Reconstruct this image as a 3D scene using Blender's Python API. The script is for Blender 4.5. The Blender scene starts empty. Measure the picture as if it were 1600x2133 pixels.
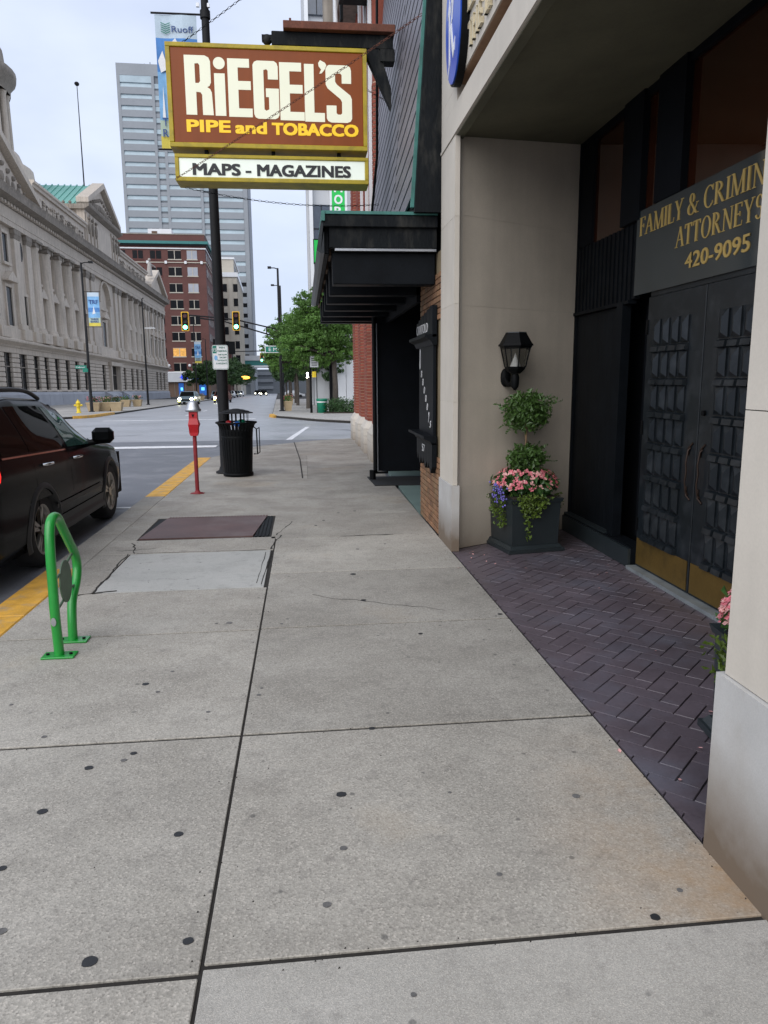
import bpy, math, random
from mathutils import Matrix, Vector
rnd = random.Random(7)
PI = math.pi
scene = bpy.context.scene

# ------------------------------------------------------------------ camera
cam_d = bpy.data.cameras.new('camera'); cam = bpy.data.objects.new('camera', cam_d)
scene.collection.objects.link(cam); scene.camera = cam
cam_d.sensor_fit = 'HORIZONTAL'; cam_d.sensor_width = 36.0
cam_d.lens = 36.0 * 1540.0 / 1600.0
cam_d.clip_start = 0.05; cam_d.clip_end = 4000
EX, EY, FW = (Vector(v) for v in ((0.9942477, -0.1067603, -0.0085878), (0.0273671, 0.1757096, 0.9840616), (0.1035497, 0.9786360, -0.1776206)))
cam.matrix_world = Matrix(((EX[0], EY[0], -FW[0], 0), (EX[1], EY[1], -FW[1], 0), (EX[2], EY[2], -FW[2], 1.7), (0, 0, 0, 1)))

# ------------------------------------------------------------------ sky and sun
SUN_EL, SUN_AZ = math.radians(38), math.radians(212)      # behind thick cloud, from the open street side
world = bpy.data.worlds.new('World'); scene.world = world; world.use_nodes = True
nt = world.node_tree; nt.nodes.clear()
wo = nt.nodes.new('ShaderNodeOutputWorld'); bg = nt.nodes.new('ShaderNodeBackground')
sky = nt.nodes.new('ShaderNodeTexSky'); sky.sky_type = 'NISHITA'; sky.sun_disc = False
sky.sun_elevation = SUN_EL; sky.sun_rotation = SUN_AZ
tc = nt.nodes.new('ShaderNodeTexCoord'); mp = nt.nodes.new('ShaderNodeMapping'); mp.inputs['Scale'].default_value = (1.0, 1.0, 2.4)
nz = nt.nodes.new('ShaderNodeTexNoise'); nz.inputs['Scale'].default_value = 2.6; nz.inputs['Detail'].default_value = 5; nz.inputs['Roughness'].default_value = 0.5
cr = nt.nodes.new('ShaderNodeValToRGB'); cr.color_ramp.elements[0].position = 0.36; cr.color_ramp.elements[1].position = 0.66
cr.color_ramp.elements[0].color = (4.7, 5.3, 6.7, 1); cr.color_ramp.elements[1].color = (6.2, 6.75, 7.95, 1)
mx = nt.nodes.new('ShaderNodeMix'); mx.data_type = 'RGBA'; mx.inputs['Factor'].default_value = 0.9
nt.links.new(tc.outputs['Generated'], mp.inputs['Vector']); nt.links.new(mp.outputs['Vector'], nz.inputs['Vector'])
nt.links.new(nz.outputs['Fac'], cr.inputs['Fac']); nt.links.new(sky.outputs['Color'], mx.inputs['A']); nt.links.new(cr.outputs['Color'], mx.inputs['B'])
nt.links.new(mx.outputs['Result'], bg.inputs['Color']); bg.inputs['Strength'].default_value = 0.1
nt.links.new(bg.outputs['Background'], wo.inputs['Surface'])
sd = bpy.data.lights.new('sun', 'SUN'); sd.energy = 1.5; sd.angle = math.radians(70); sd.color = (1.0, 0.97, 0.93)
sun = bpy.data.objects.new('sun', sd); scene.collection.objects.link(sun)
sun.rotation_euler = Vector((-math.sin(SUN_AZ) * math.cos(SUN_EL), -math.cos(SUN_AZ) * math.cos(SUN_EL), -math.sin(SUN_EL))).to_track_quat('-Z', 'Y').to_euler()
vs = scene.view_settings
scene.display_settings.display_device = 'sRGB'; vs.view_transform = 'Standard'; vs.look = 'None'; vs.exposure = 0.60; vs.gamma = 1.0; vs.use_curve_mapping = False
scene.cycles.max_bounces = 8; scene.cycles.diffuse_bounces = 4; scene.cycles.transparent_max_bounces = 12

# ------------------------------------------------------------------ materials
def srgb(r, g, b):
    f = lambda c: (c / 255 / 12.92) if c / 255 <= 0.04045 else ((c / 255 + 0.055) / 1.055) ** 2.4
    return (f(r), f(g), f(b))
def M(name, col, rough=0.7, metal=0.0, var=0.12, scale=3.0, grain=0.06, gscale=60.0, bump=0.0, rnd_v=0.0, emit=0.0, ecol=None, coat=0.0, spec=0.5,
      streak=0.0, base_dirt=0.0, stain=None, trans=0.0, dist=0.01, rvar=0.0, mscale=(1, 1, 1)):
    m = bpy.data.materials.new(name); m.use_nodes = True; t = m.node_tree; n = t.nodes; L = t.links
    b = n['Principled BSDF']; geo = n.new('ShaderNodeNewGeometry'); mpn = n.new('ShaderNodeMapping'); mpn.inputs['Scale'].default_value = mscale
    L.new(geo.outputs['Position'], mpn.inputs['Vector']); vec = mpn.outputs['Vector']
    a = n.new('ShaderNodeTexNoise'); a.inputs['Scale'].default_value = scale; a.inputs['Detail'].default_value = 6; a.inputs['Roughness'].default_value = 0.6
    L.new(vec, a.inputs['Vector'])
    mr = n.new('ShaderNodeMapRange'); mr.inputs['From Min'].default_value = 0.3; mr.inputs['From Max'].default_value = 0.7
    mr.inputs['To Min'].default_value = 1 - var; mr.inputs['To Max'].default_value = 1 + var; L.new(a.outputs['Fac'], mr.inputs['Value'])
    val = mr.outputs['Result']
    def mul(x, y):
        k = n.new('ShaderNodeMath'); k.operation = 'MULTIPLY'; L.new(x, k.inputs[0]); L.new(y, k.inputs[1]); return k.outputs[0]
    g = n.new('ShaderNodeTexNoise'); g.inputs['Scale'].default_value = gscale; g.inputs['Detail'].default_value = 3; L.new(vec, g.inputs['Vector'])
    if grain:
        r2 = n.new('ShaderNodeMapRange'); r2.inputs['From Min'].default_value = 0.3; r2.inputs['From Max'].default_value = 0.7
        r2.inputs['To Min'].default_value = 1 - grain; r2.inputs['To Max'].default_value = 1 + grain
        L.new(g.outputs['Fac'], r2.inputs['Value']); val = mul(val, r2.outputs['Result'])
    if rnd_v:
        oi = n.new('ShaderNodeObjectInfo'); r3 = n.new('ShaderNodeMapRange'); r3.inputs['To Min'].default_value = 1 - rnd_v; r3.inputs['To Max'].default_value = 1 + rnd_v
        L.new(oi.outputs['Random'], r3.inputs['Value']); val = mul(val, r3.outputs['Result'])
    if streak:
        mp2 = n.new('ShaderNodeMapping'); mp2.inputs['Scale'].default_value = (3.5, 3.5, 0.25); L.new(geo.outputs['Position'], mp2.inputs['Vector'])
        s = n.new('ShaderNodeTexNoise'); s.inputs['Scale'].default_value = 2.0; s.inputs['Detail'].default_value = 5; L.new(mp2.outputs['Vector'], s.inputs['Vector'])
        r4 = n.new('ShaderNodeMapRange'); r4.inputs['From Min'].default_value = 0.35; r4.inputs['From Max'].default_value = 0.7
        r4.inputs['To Min'].default_value = 1; r4.inputs['To Max'].default_value = 1 - streak; L.new(s.outputs['Fac'], r4.inputs['Value']); val = mul(val, r4.outputs['Result'])
    mixc = n.new('ShaderNodeVectorMath'); mixc.operation = 'SCALE'; mixc.inputs[0].default_value = col[:3]; L.new(val, mixc.inputs['Scale'])
    cout = mixc.outputs['Vector']
    if stain:
        scol, samt, sscale = stain[:3]
        s = n.new('ShaderNodeTexNoise'); s.inputs['Scale'].default_value = sscale; s.inputs['Detail'].default_value = 7; s.inputs['Roughness'].default_value = 0.65; L.new(vec, s.inputs['Vector'])
        r5 = n.new('ShaderNodeMapRange'); r5.inputs['From Min'].default_value = 0.5; r5.inputs['From Max'].default_value = 0.75
        r5.inputs['To Min'].default_value = 0; r5.inputs['To Max'].default_value = samt; L.new(s.outputs['Fac'], r5.inputs['Value'])
        q = n.new('ShaderNodeMix'); q.data_type = 'RGBA'; L.new(r5.outputs['Result'], q.inputs['Factor']); L.new(cout, q.inputs['A']); q.inputs['B'].default_value = (*scol, 1)
        cout = q.outputs['Result']
    if base_dirt:      # splash-back grime on the lowest half metre
        sx = n.new('ShaderNodeSeparateXYZ'); L.new(geo.outputs['Position'], sx.inputs['Vector'])
        r7 = n.new('ShaderNodeMapRange'); r7.inputs['From Min'].default_value = 0.45; r7.inputs['From Max'].default_value = 0.0; r7.inputs['To Max'].default_value = base_dirt; L.new(sx.outputs['Z'], r7.inputs['Value'])
        q = n.new('ShaderNodeMix'); q.data_type = 'RGBA'; L.new(mul(r7.outputs['Result'], a.outputs['Fac']), q.inputs['Factor']); L.new(cout, q.inputs['A']); q.inputs['B'].default_value = (0.16, 0.12, 0.085, 1)
        cout = q.outputs['Result']
    L.new(cout, b.inputs['Base Color'])
    b.inputs['Roughness'].default_value = rough; b.inputs['Metallic'].default_value = metal; b.inputs['Specular IOR Level'].default_value = spec
    if rvar:
        r6 = n.new('ShaderNodeMapRange'); r6.inputs['From Min'].default_value = 0.3; r6.inputs['From Max'].default_value = 0.7
        r6.inputs['To Min'].default_value = max(0.02, rough - rvar); r6.inputs['To Max'].default_value = min(1, rough + rvar)
        L.new(a.outputs['Fac'], r6.inputs['Value']); L.new(r6.outputs['Result'], b.inputs['Roughness'])
    if coat: b.inputs['Coat Weight'].default_value = coat; b.inputs['Coat Roughness'].default_value = 0.03
    if bump:
        bp = n.new('ShaderNodeBump'); bp.inputs['Strength'].default_value = bump; bp.inputs['Distance'].default_value = dist
        L.new(g.outputs['Fac'], bp.inputs['Height']); L.new(bp.outputs['Normal'], b.inputs['Normal'])
    if emit:
        b.inputs['Emission Color'].default_value = (*(ecol or col)[:3], 1); b.inputs['Emission Strength'].default_value = emit
    if trans:
        tr = n.new('ShaderNodeBsdfTranslucent'); L.new(cout, tr.inputs['Color']); ms = n.new('ShaderNodeMixShader'); ms.inputs[0].default_value = trans
        L.new(b.outputs['BSDF'], ms.inputs[1]); L.new(tr.outputs['BSDF'], ms.inputs[2]); L.new(ms.outputs[0], n['Material Output'].inputs['Surface'])
    return m

def concrete(name, c1, c2, agg, stainc=(0.30, 0.21, 0.11), stain=0.5, speck=0.26, rust=False):
    """weathered exposed-aggregate concrete: pebbles of several tones, broad dirt, rusty washes, dark specks"""
    m = bpy.data.materials.new(name); m.use_nodes = True; t = m.node_tree; n = t.nodes; L = t.links; b = n['Principled BSDF']
    geo = n.new('ShaderNodeNewGeometry'); P = geo.outputs['Position']; oi = n.new('ShaderNodeObjectInfo')
    def noise(s, d=5, r=0.6):
        k = n.new('ShaderNodeTexNoise'); k.inputs['Scale'].default_value = s; k.inputs['Detail'].default_value = d; k.inputs['Roughness'].default_value = r; L.new(P, k.inputs['Vector']); return k.outputs['Fac']
    def rng(x, a, b_, c=0, d=1):
        k = n.new('ShaderNodeMapRange'); k.inputs['From Min'].default_value = a; k.inputs['From Max'].default_value = b_; k.inputs['To Min'].default_value = c; k.inputs['To Max'].default_value = d; L.new(x, k.inputs['Value']); return k.outputs['Result']
    def mix(f, a, b_, mode='MIX'):
        k = n.new('ShaderNodeMix'); k.data_type = 'RGBA'; k.blend_type = mode; k.clamp_factor = True
        if hasattr(f, 'links') or not isinstance(f, (int, float)): L.new(f, k.inputs['Factor'])
        else: k.inputs['Factor'].default_value = f
        for s, v in (('A', a), ('B', b_)):
            if isinstance(v, tuple): k.inputs[s].default_value = (*v, 1)
            else: L.new(v, k.inputs[s])
        return k.outputs['Result']
    base = mix(rng(noise(1.1, 7, 0.62), 0.34, 0.66), c1, c2)
    vo = n.new('ShaderNodeTexVoronoi'); vo.inputs['Scale'].default_value = agg; L.new(P, vo.inputs['Vector'])
    sep = n.new('ShaderNodeSeparateColor'); L.new(vo.outputs['Color'], sep.inputs['Color'])
    base = mix(rng(sep.outputs['Red'], 0, 1, 0.72, 1.0), (0.0, 0.0, 0.0), base)
    base = mix(rng(sep.outputs['Green'], 0.84, 0.88, 0, speck), base, (0.08, 0.07, 0.06))
    base = mix(rng(sep.outputs['Blue'], 0.86, 0.90, 0, 0.27), base, (0.68, 0.62, 0.54))
    base = mix(rng(noise(9, 4, 0.7), 0.54, 0.72, 0, 0.34), base, (0.12, 0.11, 0.10))
    base = mix(rng(noise(2.3, 6, 0.65), 0.52, 0.74, 0, 0.30), base, (0.17, 0.155, 0.135))
    base = mix(rng(noise(0.55, 5, 0.6), 0.58, 0.75, 0, stain), base, stainc)
    v2 = n.new('ShaderNodeTexVoronoi'); v2.inputs['Scale'].default_value = 5.5; L.new(P, v2.inputs['Vector'])
    base = mix(rng(v2.outputs['Distance'], 0.05, 0.075, 0.55, 0.0), base, (0.05, 0.05, 0.05))
    if rust:      # rusty wash on the slab beside the near pier
        sx = n.new('ShaderNodeSeparateXYZ'); L.new(P, sx.inputs['Vector'])
        mm = lambda x, y: (lambda k: (setattr(k, 'operation', 'MULTIPLY'), L.new(x, k.inputs[0]), L.new(y, k.inputs[1]), k.outputs[0])[-1])(n.new('ShaderNodeMath'))
        mask = mm(mm(rng(sx.outputs['X'], 0.75, 1.4), rng(sx.outputs['Y'], 3.4, 2.3)), rng(noise(2.2, 6), 0.35, 0.6))
        base = mix(mm(mask, rng(noise(14), 0.2, 0.8, 0.3, 0.9)), base, (0.33, 0.20, 0.09))
        mask2 = mm(rng(sx.outputs['Y'], 7.2, 9.5), rng(noise(1.6, 6), 0.45, 0.65)); base = mix(mm(mask2, rng(sx.outputs['X'], -2, -1.2, .5, .5)), base, (0.20, 0.175, 0.15))
    rv = rng(oi.outputs['Random'], 0, 1, 0.86, 1.08)
    sc = n.new('ShaderNodeVectorMath'); sc.operation = 'SCALE'; L.new(base, sc.inputs[0]); L.new(rv, sc.inputs['Scale'])
    L.new(sc.outputs['Vector'], b.inputs['Base Color']); L.new(rng(noise(2.5), 0.35, 0.65, 0.62, 0.85), b.inputs['Roughness'])
    b.inputs['Specular IOR Level'].default_value = 0.35
    bp = n.new('ShaderNodeBump'); bp.inputs['Strength'].default_value = 0.35; bp.inputs['Distance'].default_value = 0.0025
    L.new(vo.outputs['Distance'], bp.inputs['Height']); L.new(bp.outputs['Normal'], b.inputs['Normal'])
    return m

def glassy(name, col, rough=0.04, spec=1.0):
    m = M(name, col, rough=rough, var=0.15, grain=0, spec=spec); m.node_tree.nodes['Principled BSDF'].inputs['IOR'].default_value = 1.6 if spec > .5 else 1.4; return m

MT = {}
MT['slab'] = concrete('slab_concrete', (0.335, 0.31, 0.268), (0.47, 0.44, 0.385), 150, rust=True)
MT['slab_smooth'] = concrete('patched_concrete', (0.385, 0.365, 0.325), (0.49, 0.465, 0.42), 300, stain=0.2, speck=0.12)
MT['patch'] = concrete('pale_patch_concrete', (0.46, 0.46, 0.435), (0.54, 0.535, 0.505), 420, stain=0.15, speck=0.10)
MT['slab_far'] = concrete('far_concrete', (0.36, 0.345, 0.32), (0.46, 0.44, 0.41), 60, stain=0.3)
MT['joint'] = M('joint_dirt', (0.022, 0.019, 0.016), 0.95, var=0.4, scale=20)
MT['asphalt'] = M('asphalt', (0.135, 0.14, 0.155), 0.55, var=0.22, scale=0.8, grain=0.2, gscale=90, bump=0.3, dist=0.004, stain=((0.30, 0.30, 0.31), 0.45, 1.6), rvar=0.15)
MT['road'] = M('worn_road_concrete', (0.33, 0.335, 0.35), 0.45, var=0.14, scale=0.35, grain=0.1, gscale=70, bump=0.15, dist=0.004, stain=((0.17, 0.17, 0.18), 0.5, 0.7), rvar=0.15)
MT['line'] = M('road_paint', (0.72, 0.72, 0.72), 0.6, var=0.15, scale=6, stain=((0.35, 0.35, 0.36), 0.8, 9))
MT['yellow_curb'] = M('yellow_curb_paint', (0.62, 0.33, 0.04), 0.7, var=0.25, scale=5, stain=((0.30, 0.26, 0.20), 1.0, 5.5), bump=0.3)
MT['curb'] = concrete('curb_concrete', (0.31, 0.29, 0.26), (0.40, 0.375, 0.335), 140)
MT['limestone'] = M('limestone', (0.57, 0.52, 0.445), 0.75, base_dirt=1.5, var=0.10, scale=1.2, grain=0.03, gscale=120, rnd_v=0.03, bump=0.06, dist=0.003, streak=0.06)
MT['limestone_in'] = M('limestone_recess', (0.60, 0.53, 0.435), 0.75, base_dirt=1.5, var=0.10, scale=1.5, grain=0.04, gscale=90, rnd_v=0.03, bump=0.06, dist=0.003, streak=0.08)
MT['plinth'] = M('pale_granite', (0.48, 0.47, 0.45), 0.6, base_dirt=2.4, var=0.08, scale=2.5, grain=0.06, gscale=200, bump=0.05, dist=0.002, stain=((0.30, 0.25, 0.19), 0.55, 1.3))
MT['paver'] = M('paver_brick', (0.112, 0.090, 0.104), 0.38, var=0.30, scale=1.3, grain=0.10, gscale=45, rnd_v=0.06, bump=0.25, dist=0.004, stain=((0.15, 0.16, 0.20), 0.7, 1.1), rvar=0.1)
MT['paver_joint'] = M('paver_joint', (0.018, 0.016, 0.018), 0.9, var=0.3)
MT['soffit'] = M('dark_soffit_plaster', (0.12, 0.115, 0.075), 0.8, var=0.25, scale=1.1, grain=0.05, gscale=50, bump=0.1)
MT['black_paint'] = M('black_painted_wood', (0.0055, 0.007, 0.009), 0.5, var=0.3, scale=4, grain=0.15, gscale=80, bump=0.12, dist=0.003, spec=0.1)
MT['door_paint'] = M('black_door_paint', (0.009, 0.0125, 0.0155), 0.34, spec=0.38, var=0.22, scale=3, grain=0.08, gscale=70, bump=0.08, dist=0.002, stain=((0.05, 0.055, 0.06), 0.5, 6))
MT['black_worn'] = M('weathered_black_board', (0.0045, 0.006, 0.0075), 0.6, spec=0.15, var=0.3, scale=3, grain=0.2, gscale=40, bump=0.3, stain=((0.05, 0.048, 0.042), 0.7, 7), mscale=(1, 1, 0.35))
MT['black_deep'] = M('black_boarding', (0.003, 0.004, 0.006), 0.8, var=0.3, scale=3, spec=0.15)
MT['black_metal'] = M('black_metal', (0.004, 0.0045, 0.005), 0.55, metal=0.0, var=0.2, scale=8, bump=0.05, spec=0.12)
MT['dark_glass'] = glassy('dark_glass', (0.035, 0.010, 0.004), 0.02)
MT['sign_glass'] = glassy('grey_sign_panel', (0.030, 0.040, 0.044), 0.09, 0.9)
MT['gold'] = M('gold_lettering', (0.58, 0.40, 0.12), 0.4, metal=0.3, var=0.1, grain=0)
MT['brass'] = M('brass_kick_plate', (0.27, 0.17, 0.045), 0.42, metal=0.75, var=0.18, scale=3, grain=0.05, stain=((0.08, 0.06, 0.03), 0.5, 5))
MT['handle_iron'] = M('brown_iron_handle', (0.045, 0.025, 0.016), 0.5, metal=0.4, var=0.2)
MT['letter_pale'] = M('pale_brass_letter', (0.58, 0.50, 0.34), 0.5, var=0.06)
MT['groove'] = M('brown_limestone', (0.27, 0.17, 0.105), 0.8, var=0.25, scale=2, stain=((0.14, 0.06, 0.03), 0.7, 3))  # brown limestone with darker brown blotches, for the header groove
MT['stone_mortar'] = M('pale_stone_mortar', (0.56, 0.51, 0.43), 0.9, var=0.05)
MT['sill'] = M('grey_door_sill', (0.20, 0.22, 0.225), 0.6, var=0.25, scale=6, stain=((0.05, 0.05, 0.05), 0.6, 12))
MT['brickA'] = M('buff_brick', (0.215, 0.11, 0.055), 0.8, var=0.25, scale=7, grain=0.12, gscale=60, rnd_v=0.32, bump=0.3, dist=0.004, stain=((0.17, 0.16, 0.08), 0.5, 3))
MT['mortar'] = M('mortar', (0.20, 0.155, 0.09), 0.9, var=0.2)
MT['brickR'] = M('red_brick', (0.235, 0.052, 0.028), 0.8, var=0.15, scale=5, grain=0.1, gscale=50, rnd_v=0.22)
MT['mortarR'] = M('pale_mortar', (0.42, 0.25, 0.17), 0.9, var=0.15)
MT['slate'] = M('grey_cladding_board', (0.155, 0.15, 0.175), 0.5, var=0.14, scale=2, grain=0.08, gscale=50, rnd_v=0.10, mscale=(1, 0.25, 2), streak=0.15)
MT['copper'] = M('green_copper', (0.045, 0.175, 0.15), 0.6, var=0.25, scale=6, stain=((0.03, 0.07, 0.06), 0.6, 5))
MT['rust'] = M('rusty_steel', (0.135, 0.045, 0.025), 0.8, var=0.3, scale=6, grain=0.2, gscale=60)
MT['hatch'] = M('rusty_hatch_plate', (0.115, 0.062, 0.055), 0.5, metal=0.2, var=0.25, scale=1.8, grain=0.15, gscale=120, bump=0.2, dist=0.002, stain=((0.20, 0.16, 0.15), 0.6, 1.5))
MT['mustard'] = M('mustard_sign_frame', (0.42, 0.31, 0.010), 0.5, var=0.15, scale=6, grain=0.05, stain=((0.12, 0.10, 0.02), 0.6, 5))
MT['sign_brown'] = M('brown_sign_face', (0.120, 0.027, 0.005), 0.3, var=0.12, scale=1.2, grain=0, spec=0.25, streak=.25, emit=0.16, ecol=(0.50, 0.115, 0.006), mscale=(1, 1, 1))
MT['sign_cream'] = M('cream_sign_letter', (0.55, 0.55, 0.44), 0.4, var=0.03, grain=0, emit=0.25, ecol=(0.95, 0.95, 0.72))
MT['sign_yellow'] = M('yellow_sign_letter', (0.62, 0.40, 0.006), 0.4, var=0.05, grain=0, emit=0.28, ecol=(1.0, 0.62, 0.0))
MT['sign_white'] = M('white_sign_face', (0.74, 0.78, 0.70), 0.35, var=0.05, scale=3, grain=0, emit=0.16, ecol=(0.9, 1, 0.85))
MT['ink'] = M('black_ink', (0.012, 0.012, 0.014), 0.5, var=0, grain=0)
MT['white'] = M('white_paint', (0.74, 0.74, 0.74), 0.5, var=0.06)
MT['green_rack'] = M('green_enamel', (0.012, 0.27, 0.035), 0.28, var=0.12, scale=4, grain=0.03, coat=0.3, stain=((0.02, 0.12, 0.03), 0.35, 6))
MT['green_plate'] = M('green_plate', (0.085, 0.14, 0.085), 0.5, var=0.25, scale=9)
MT['red_meter'] = M('red_meter_paint', (0.46, 0.010, 0.016), 0.4, var=0.15, scale=8, stain=((0.20, 0.02, 0.02), 0.4, 9))
MT['red_pole'] = M('dull_red_pole', (0.24, 0.018, 0.022), 0.6, var=0.2, scale=9)
MT['steel'] = M('brushed_steel', (0.42, 0.43, 0.45), 0.35, metal=0.8, var=0.1)
MT['pole'] = M('dark_lamp_pole', (0.012, 0.012, 0.013), 0.6, var=0.2, scale=4, spec=0.2)
MT['sign_green'] = M('green_road_sign', (0.0, 0.17, 0.115), 0.4, var=0.06, grain=0)
MT['car'] = M('black_car_paint', (0.004, 0.0045, 0.005), 0.2, var=0.05, grain=0, coat=0.05, spec=0.12)
MT['car_trim'] = M('dark_plastic_trim', (0.018, 0.019, 0.021), 0.5, var=0.1)
MT['car_glass'] = glassy('tinted_car_glass', (0.005, 0.0055, 0.005), 0.02, 0.12)
MT['car_glass_f'] = glassy('green_car_glass', (0.030, 0.070, 0.058), 0.02, 0.4)
for k_, v_ in (('car', 1.28), ('car_glass', 1.22), ('car_glass_f', 1.3)): MT[k_].node_tree.nodes['Principled BSDF'].inputs['IOR'].default_value = v_
MT['tyre'] = M('tyre_rubber', (0.012, 0.012, 0.013), 0.8, var=0.2, scale=20)
MT['alloy'] = M('alloy_rim', (0.36, 0.34, 0.31), 0.3, metal=0.85, var=0.08)
MT['chrome'] = M('chrome', (0.7, 0.7, 0.7), 0.08, metal=1.0, var=0.02, grain=0)
MT['taillight'] = M('lit_tail_lamp', (0.5, 0.005, 0.003), 0.2, var=0.1, emit=1.2, ecol=(0.9, 0.01, 0.005))
MT['leaf_top'] = M('topiary_leaf', (0.065, 0.13, 0.028), 0.4, var=0.35, scale=25, trans=0.2)
MT['leaf_vine'] = M('vine_leaf', (0.11, 0.17, 0.025), 0.45, var=0.35, scale=25, trans=0.25)
MT['leaf_beg'] = M('begonia_leaf', (0.05, 0.12, 0.03), 0.35, var=0.3, scale=25, trans=0.15)
MT['petal'] = M('pink_petal', (0.74, 0.20, 0.24), 0.5, var=0.35, scale=30, trans=0.2)
MT['petal_pale'] = M('pale_pink_petal', (0.86, 0.46, 0.43), 0.5, var=0.2, scale=30, trans=0.2)
MT['petal_blue'] = M('violet_petal', (0.20, 0.17, 0.55), 0.5, var=0.25, scale=30, trans=0.2)
MT['soil'] = M('potting_soil', (0.03, 0.02, 0.013), 0.95, var=0.4, scale=30)
MT['stem'] = M('woody_stem', (0.20, 0.13, 0.07), 0.8, var=0.2, scale=20)
MT['pot'] = M('dark_planter', (0.020, 0.027, 0.030), 0.42, var=0.12, scale=3, bump=0.04)
MT['lamp_glass'] = M('lantern_glass', (0.5, 0.5, 0.47), 0.08, var=0.02, grain=0); _b = MT['lamp_glass'].node_tree.nodes['Principled BSDF']; _b.inputs['Transmission Weight'].default_value = 0.96; _b.inputs['IOR'].default_value = 1.05
MT['blue_oval'] = M('blue_logo_enamel', (0.015, 0.08, 0.50), 0.3, var=0.1, scale=3, grain=0, spec=0.3)
MT['mat'] = M('black_rubber_mat', (0.012, 0.013, 0.014), 0.8, var=0.2, scale=15)
MT['teal_floor'] = M('teal_entry_floor', (0.17, 0.235, 0.215), 0.5, var=0.12, scale=2)
MT['gum_old'] = M('faded_gum', (0.12, 0.115, 0.11), 0.7, var=0.3, scale=30)
MT['gum'] = M('old_gum', (0.018, 0.019, 0.021), 0.6, var=0.2, scale=20)
# far things
MT['court'] = M('weathered_court_limestone', (0.56, 0.49, 0.41), 0.85, var=0.10, scale=0.35, grain=0.06, gscale=5, rnd_v=0.05, streak=0.28)
MT['court_dark'] = M('dark_limestone', (0.27, 0.235, 0.195), 0.9, var=0.2, scale=0.5, grain=0.1, gscale=4, streak=0.35)  # darker, streaked tone of the courthouse limestone
MT['court_plinth'] = M('grey_plinth_granite', (0.34, 0.355, 0.39), 0.8, var=0.08, scale=0.6, rnd_v=0.05)
MT['court_glass'] = glassy('dark_window_glass', (0.010, 0.011, 0.013), 0.25, 0.15)
MT['roof_green'] = M('green_metal_roof', (0.16, 0.40, 0.335), 0.55, var=0.1, scale=0.6)
MT['redb'] = M('far_red_brick', (0.112, 0.046, 0.038), 0.85, var=0.12, scale=0.4, grain=0.08, gscale=6)
MT['redb2'] = M('far_red_brick_trim', (0.12, 0.042, 0.034), 0.85, var=0.12, scale=0.4, grain=0.08, gscale=6)  # slightly redder brick tone for window trim and the small cornice
MT['teal'] = M('teal_cornice', (0.03, 0.17, 0.16), 0.6, var=0.15)
MT['towerc'] = M('tower_concrete', (0.255, 0.27, 0.285), 0.8, var=0.05, scale=0.1, grain=0.03, gscale=1)
MT['towerd'] = M('tower_groove', (0.17, 0.185, 0.20), 0.8, var=0.05)
MT['towerg'] = M('tower_glass_sky_tint', (0.31, 0.385, 0.42), 0.35, var=0.12, scale=0.3, grain=0, rnd_v=0.05)  # the sky's reflection is put into this pale blue base colour
MT['cream'] = M('cream_stone', (0.46, 0.42, 0.35), 0.8, var=0.08, scale=0.3)
MT['paleg'] = M('pale_grey_panel', (0.50, 0.51, 0.52), 0.6, var=0.05, scale=0.5)
MT['whitem'] = M('white_metal_panel', (0.70, 0.71, 0.72), 0.5, var=0.04, scale=0.5)
MT['blueglass'] = glassy('slate_blue_glass', (0.045, 0.06, 0.085), 0.15, 0.6)
MT['brownw'] = M('brown_boarding', (0.12, 0.075, 0.05), 0.8, var=0.15, scale=0.5)
MT['bank_blue'] = M('bank_blue', (0.02, 0.05, 0.75), 0.5, var=0.02, emit=0.35, ecol=(0.03, 0.07, 0.95))
MT['atm_blue'] = M('blue_atm_panel', (0.02, 0.12, 0.45), 0.4, var=0.1, emit=0.12)
MT['screen'] = M('lit_screen', (0.1, 0.5, 0.9), 0.4, emit=0.9, ecol=(0.15, 0.55, 1.0))
MT['warm'] = M('lit_window', (0.7, 0.35, 0.08), 0.5, var=0.4, scale=1.5, emit=0.15, ecol=(1.0, 0.5, 0.1))
MT['trunk'] = M('tree_bark', (0.075, 0.062, 0.05), 0.9, var=0.3, scale=3, grain=0.2, gscale=20, mscale=(1, 1, 0.3))
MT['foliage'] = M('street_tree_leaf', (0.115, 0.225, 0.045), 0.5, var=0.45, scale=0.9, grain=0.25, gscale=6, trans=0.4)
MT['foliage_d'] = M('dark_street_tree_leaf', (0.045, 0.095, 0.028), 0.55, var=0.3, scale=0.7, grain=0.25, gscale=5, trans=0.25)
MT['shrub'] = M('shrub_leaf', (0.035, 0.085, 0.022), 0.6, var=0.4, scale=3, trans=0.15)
MT['sig_yellow'] = M('signal_yellow', (0.78, 0.42, 0.01), 0.45, var=0.06)
MT['sig_green'] = M('lit_green_lens', (0.0, 0.5, 0.32), 0.3, emit=9, ecol=(0.12, 1.0, 0.60), grain=0)
MT['lens_dark'] = M('unlit_lens', (0.10, 0.012, 0.012), 0.3, grain=0)
MT['head'] = M('lit_headlight', (0.9, 0.9, 0.8), 0.3, emit=14, ecol=(1.0, 0.97, 0.75), grain=0)
MT['head_y'] = M('lit_yellow_lamp', (0.9, 0.8, 0.2), 0.3, emit=5, ecol=(0.95, 1.0, 0.25), grain=0)
MT['orange_lit'] = M('lit_orange_lamp', (0.9, 0.4, 0.05), 0.3, emit=2.5, ecol=(1.0, 0.42, 0.05), grain=0)
MT['hydrant'] = M('yellow_hydrant', (0.72, 0.52, 0.02), 0.5, var=0.1)
MT['tan'] = M('tan_planter_box', (0.42, 0.32, 0.19), 0.8, var=0.1, scale=3)
MT['bin_green'] = M('green_bin', (0.0, 0.16, 0.085), 0.45, var=0.12, scale=4)
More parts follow.
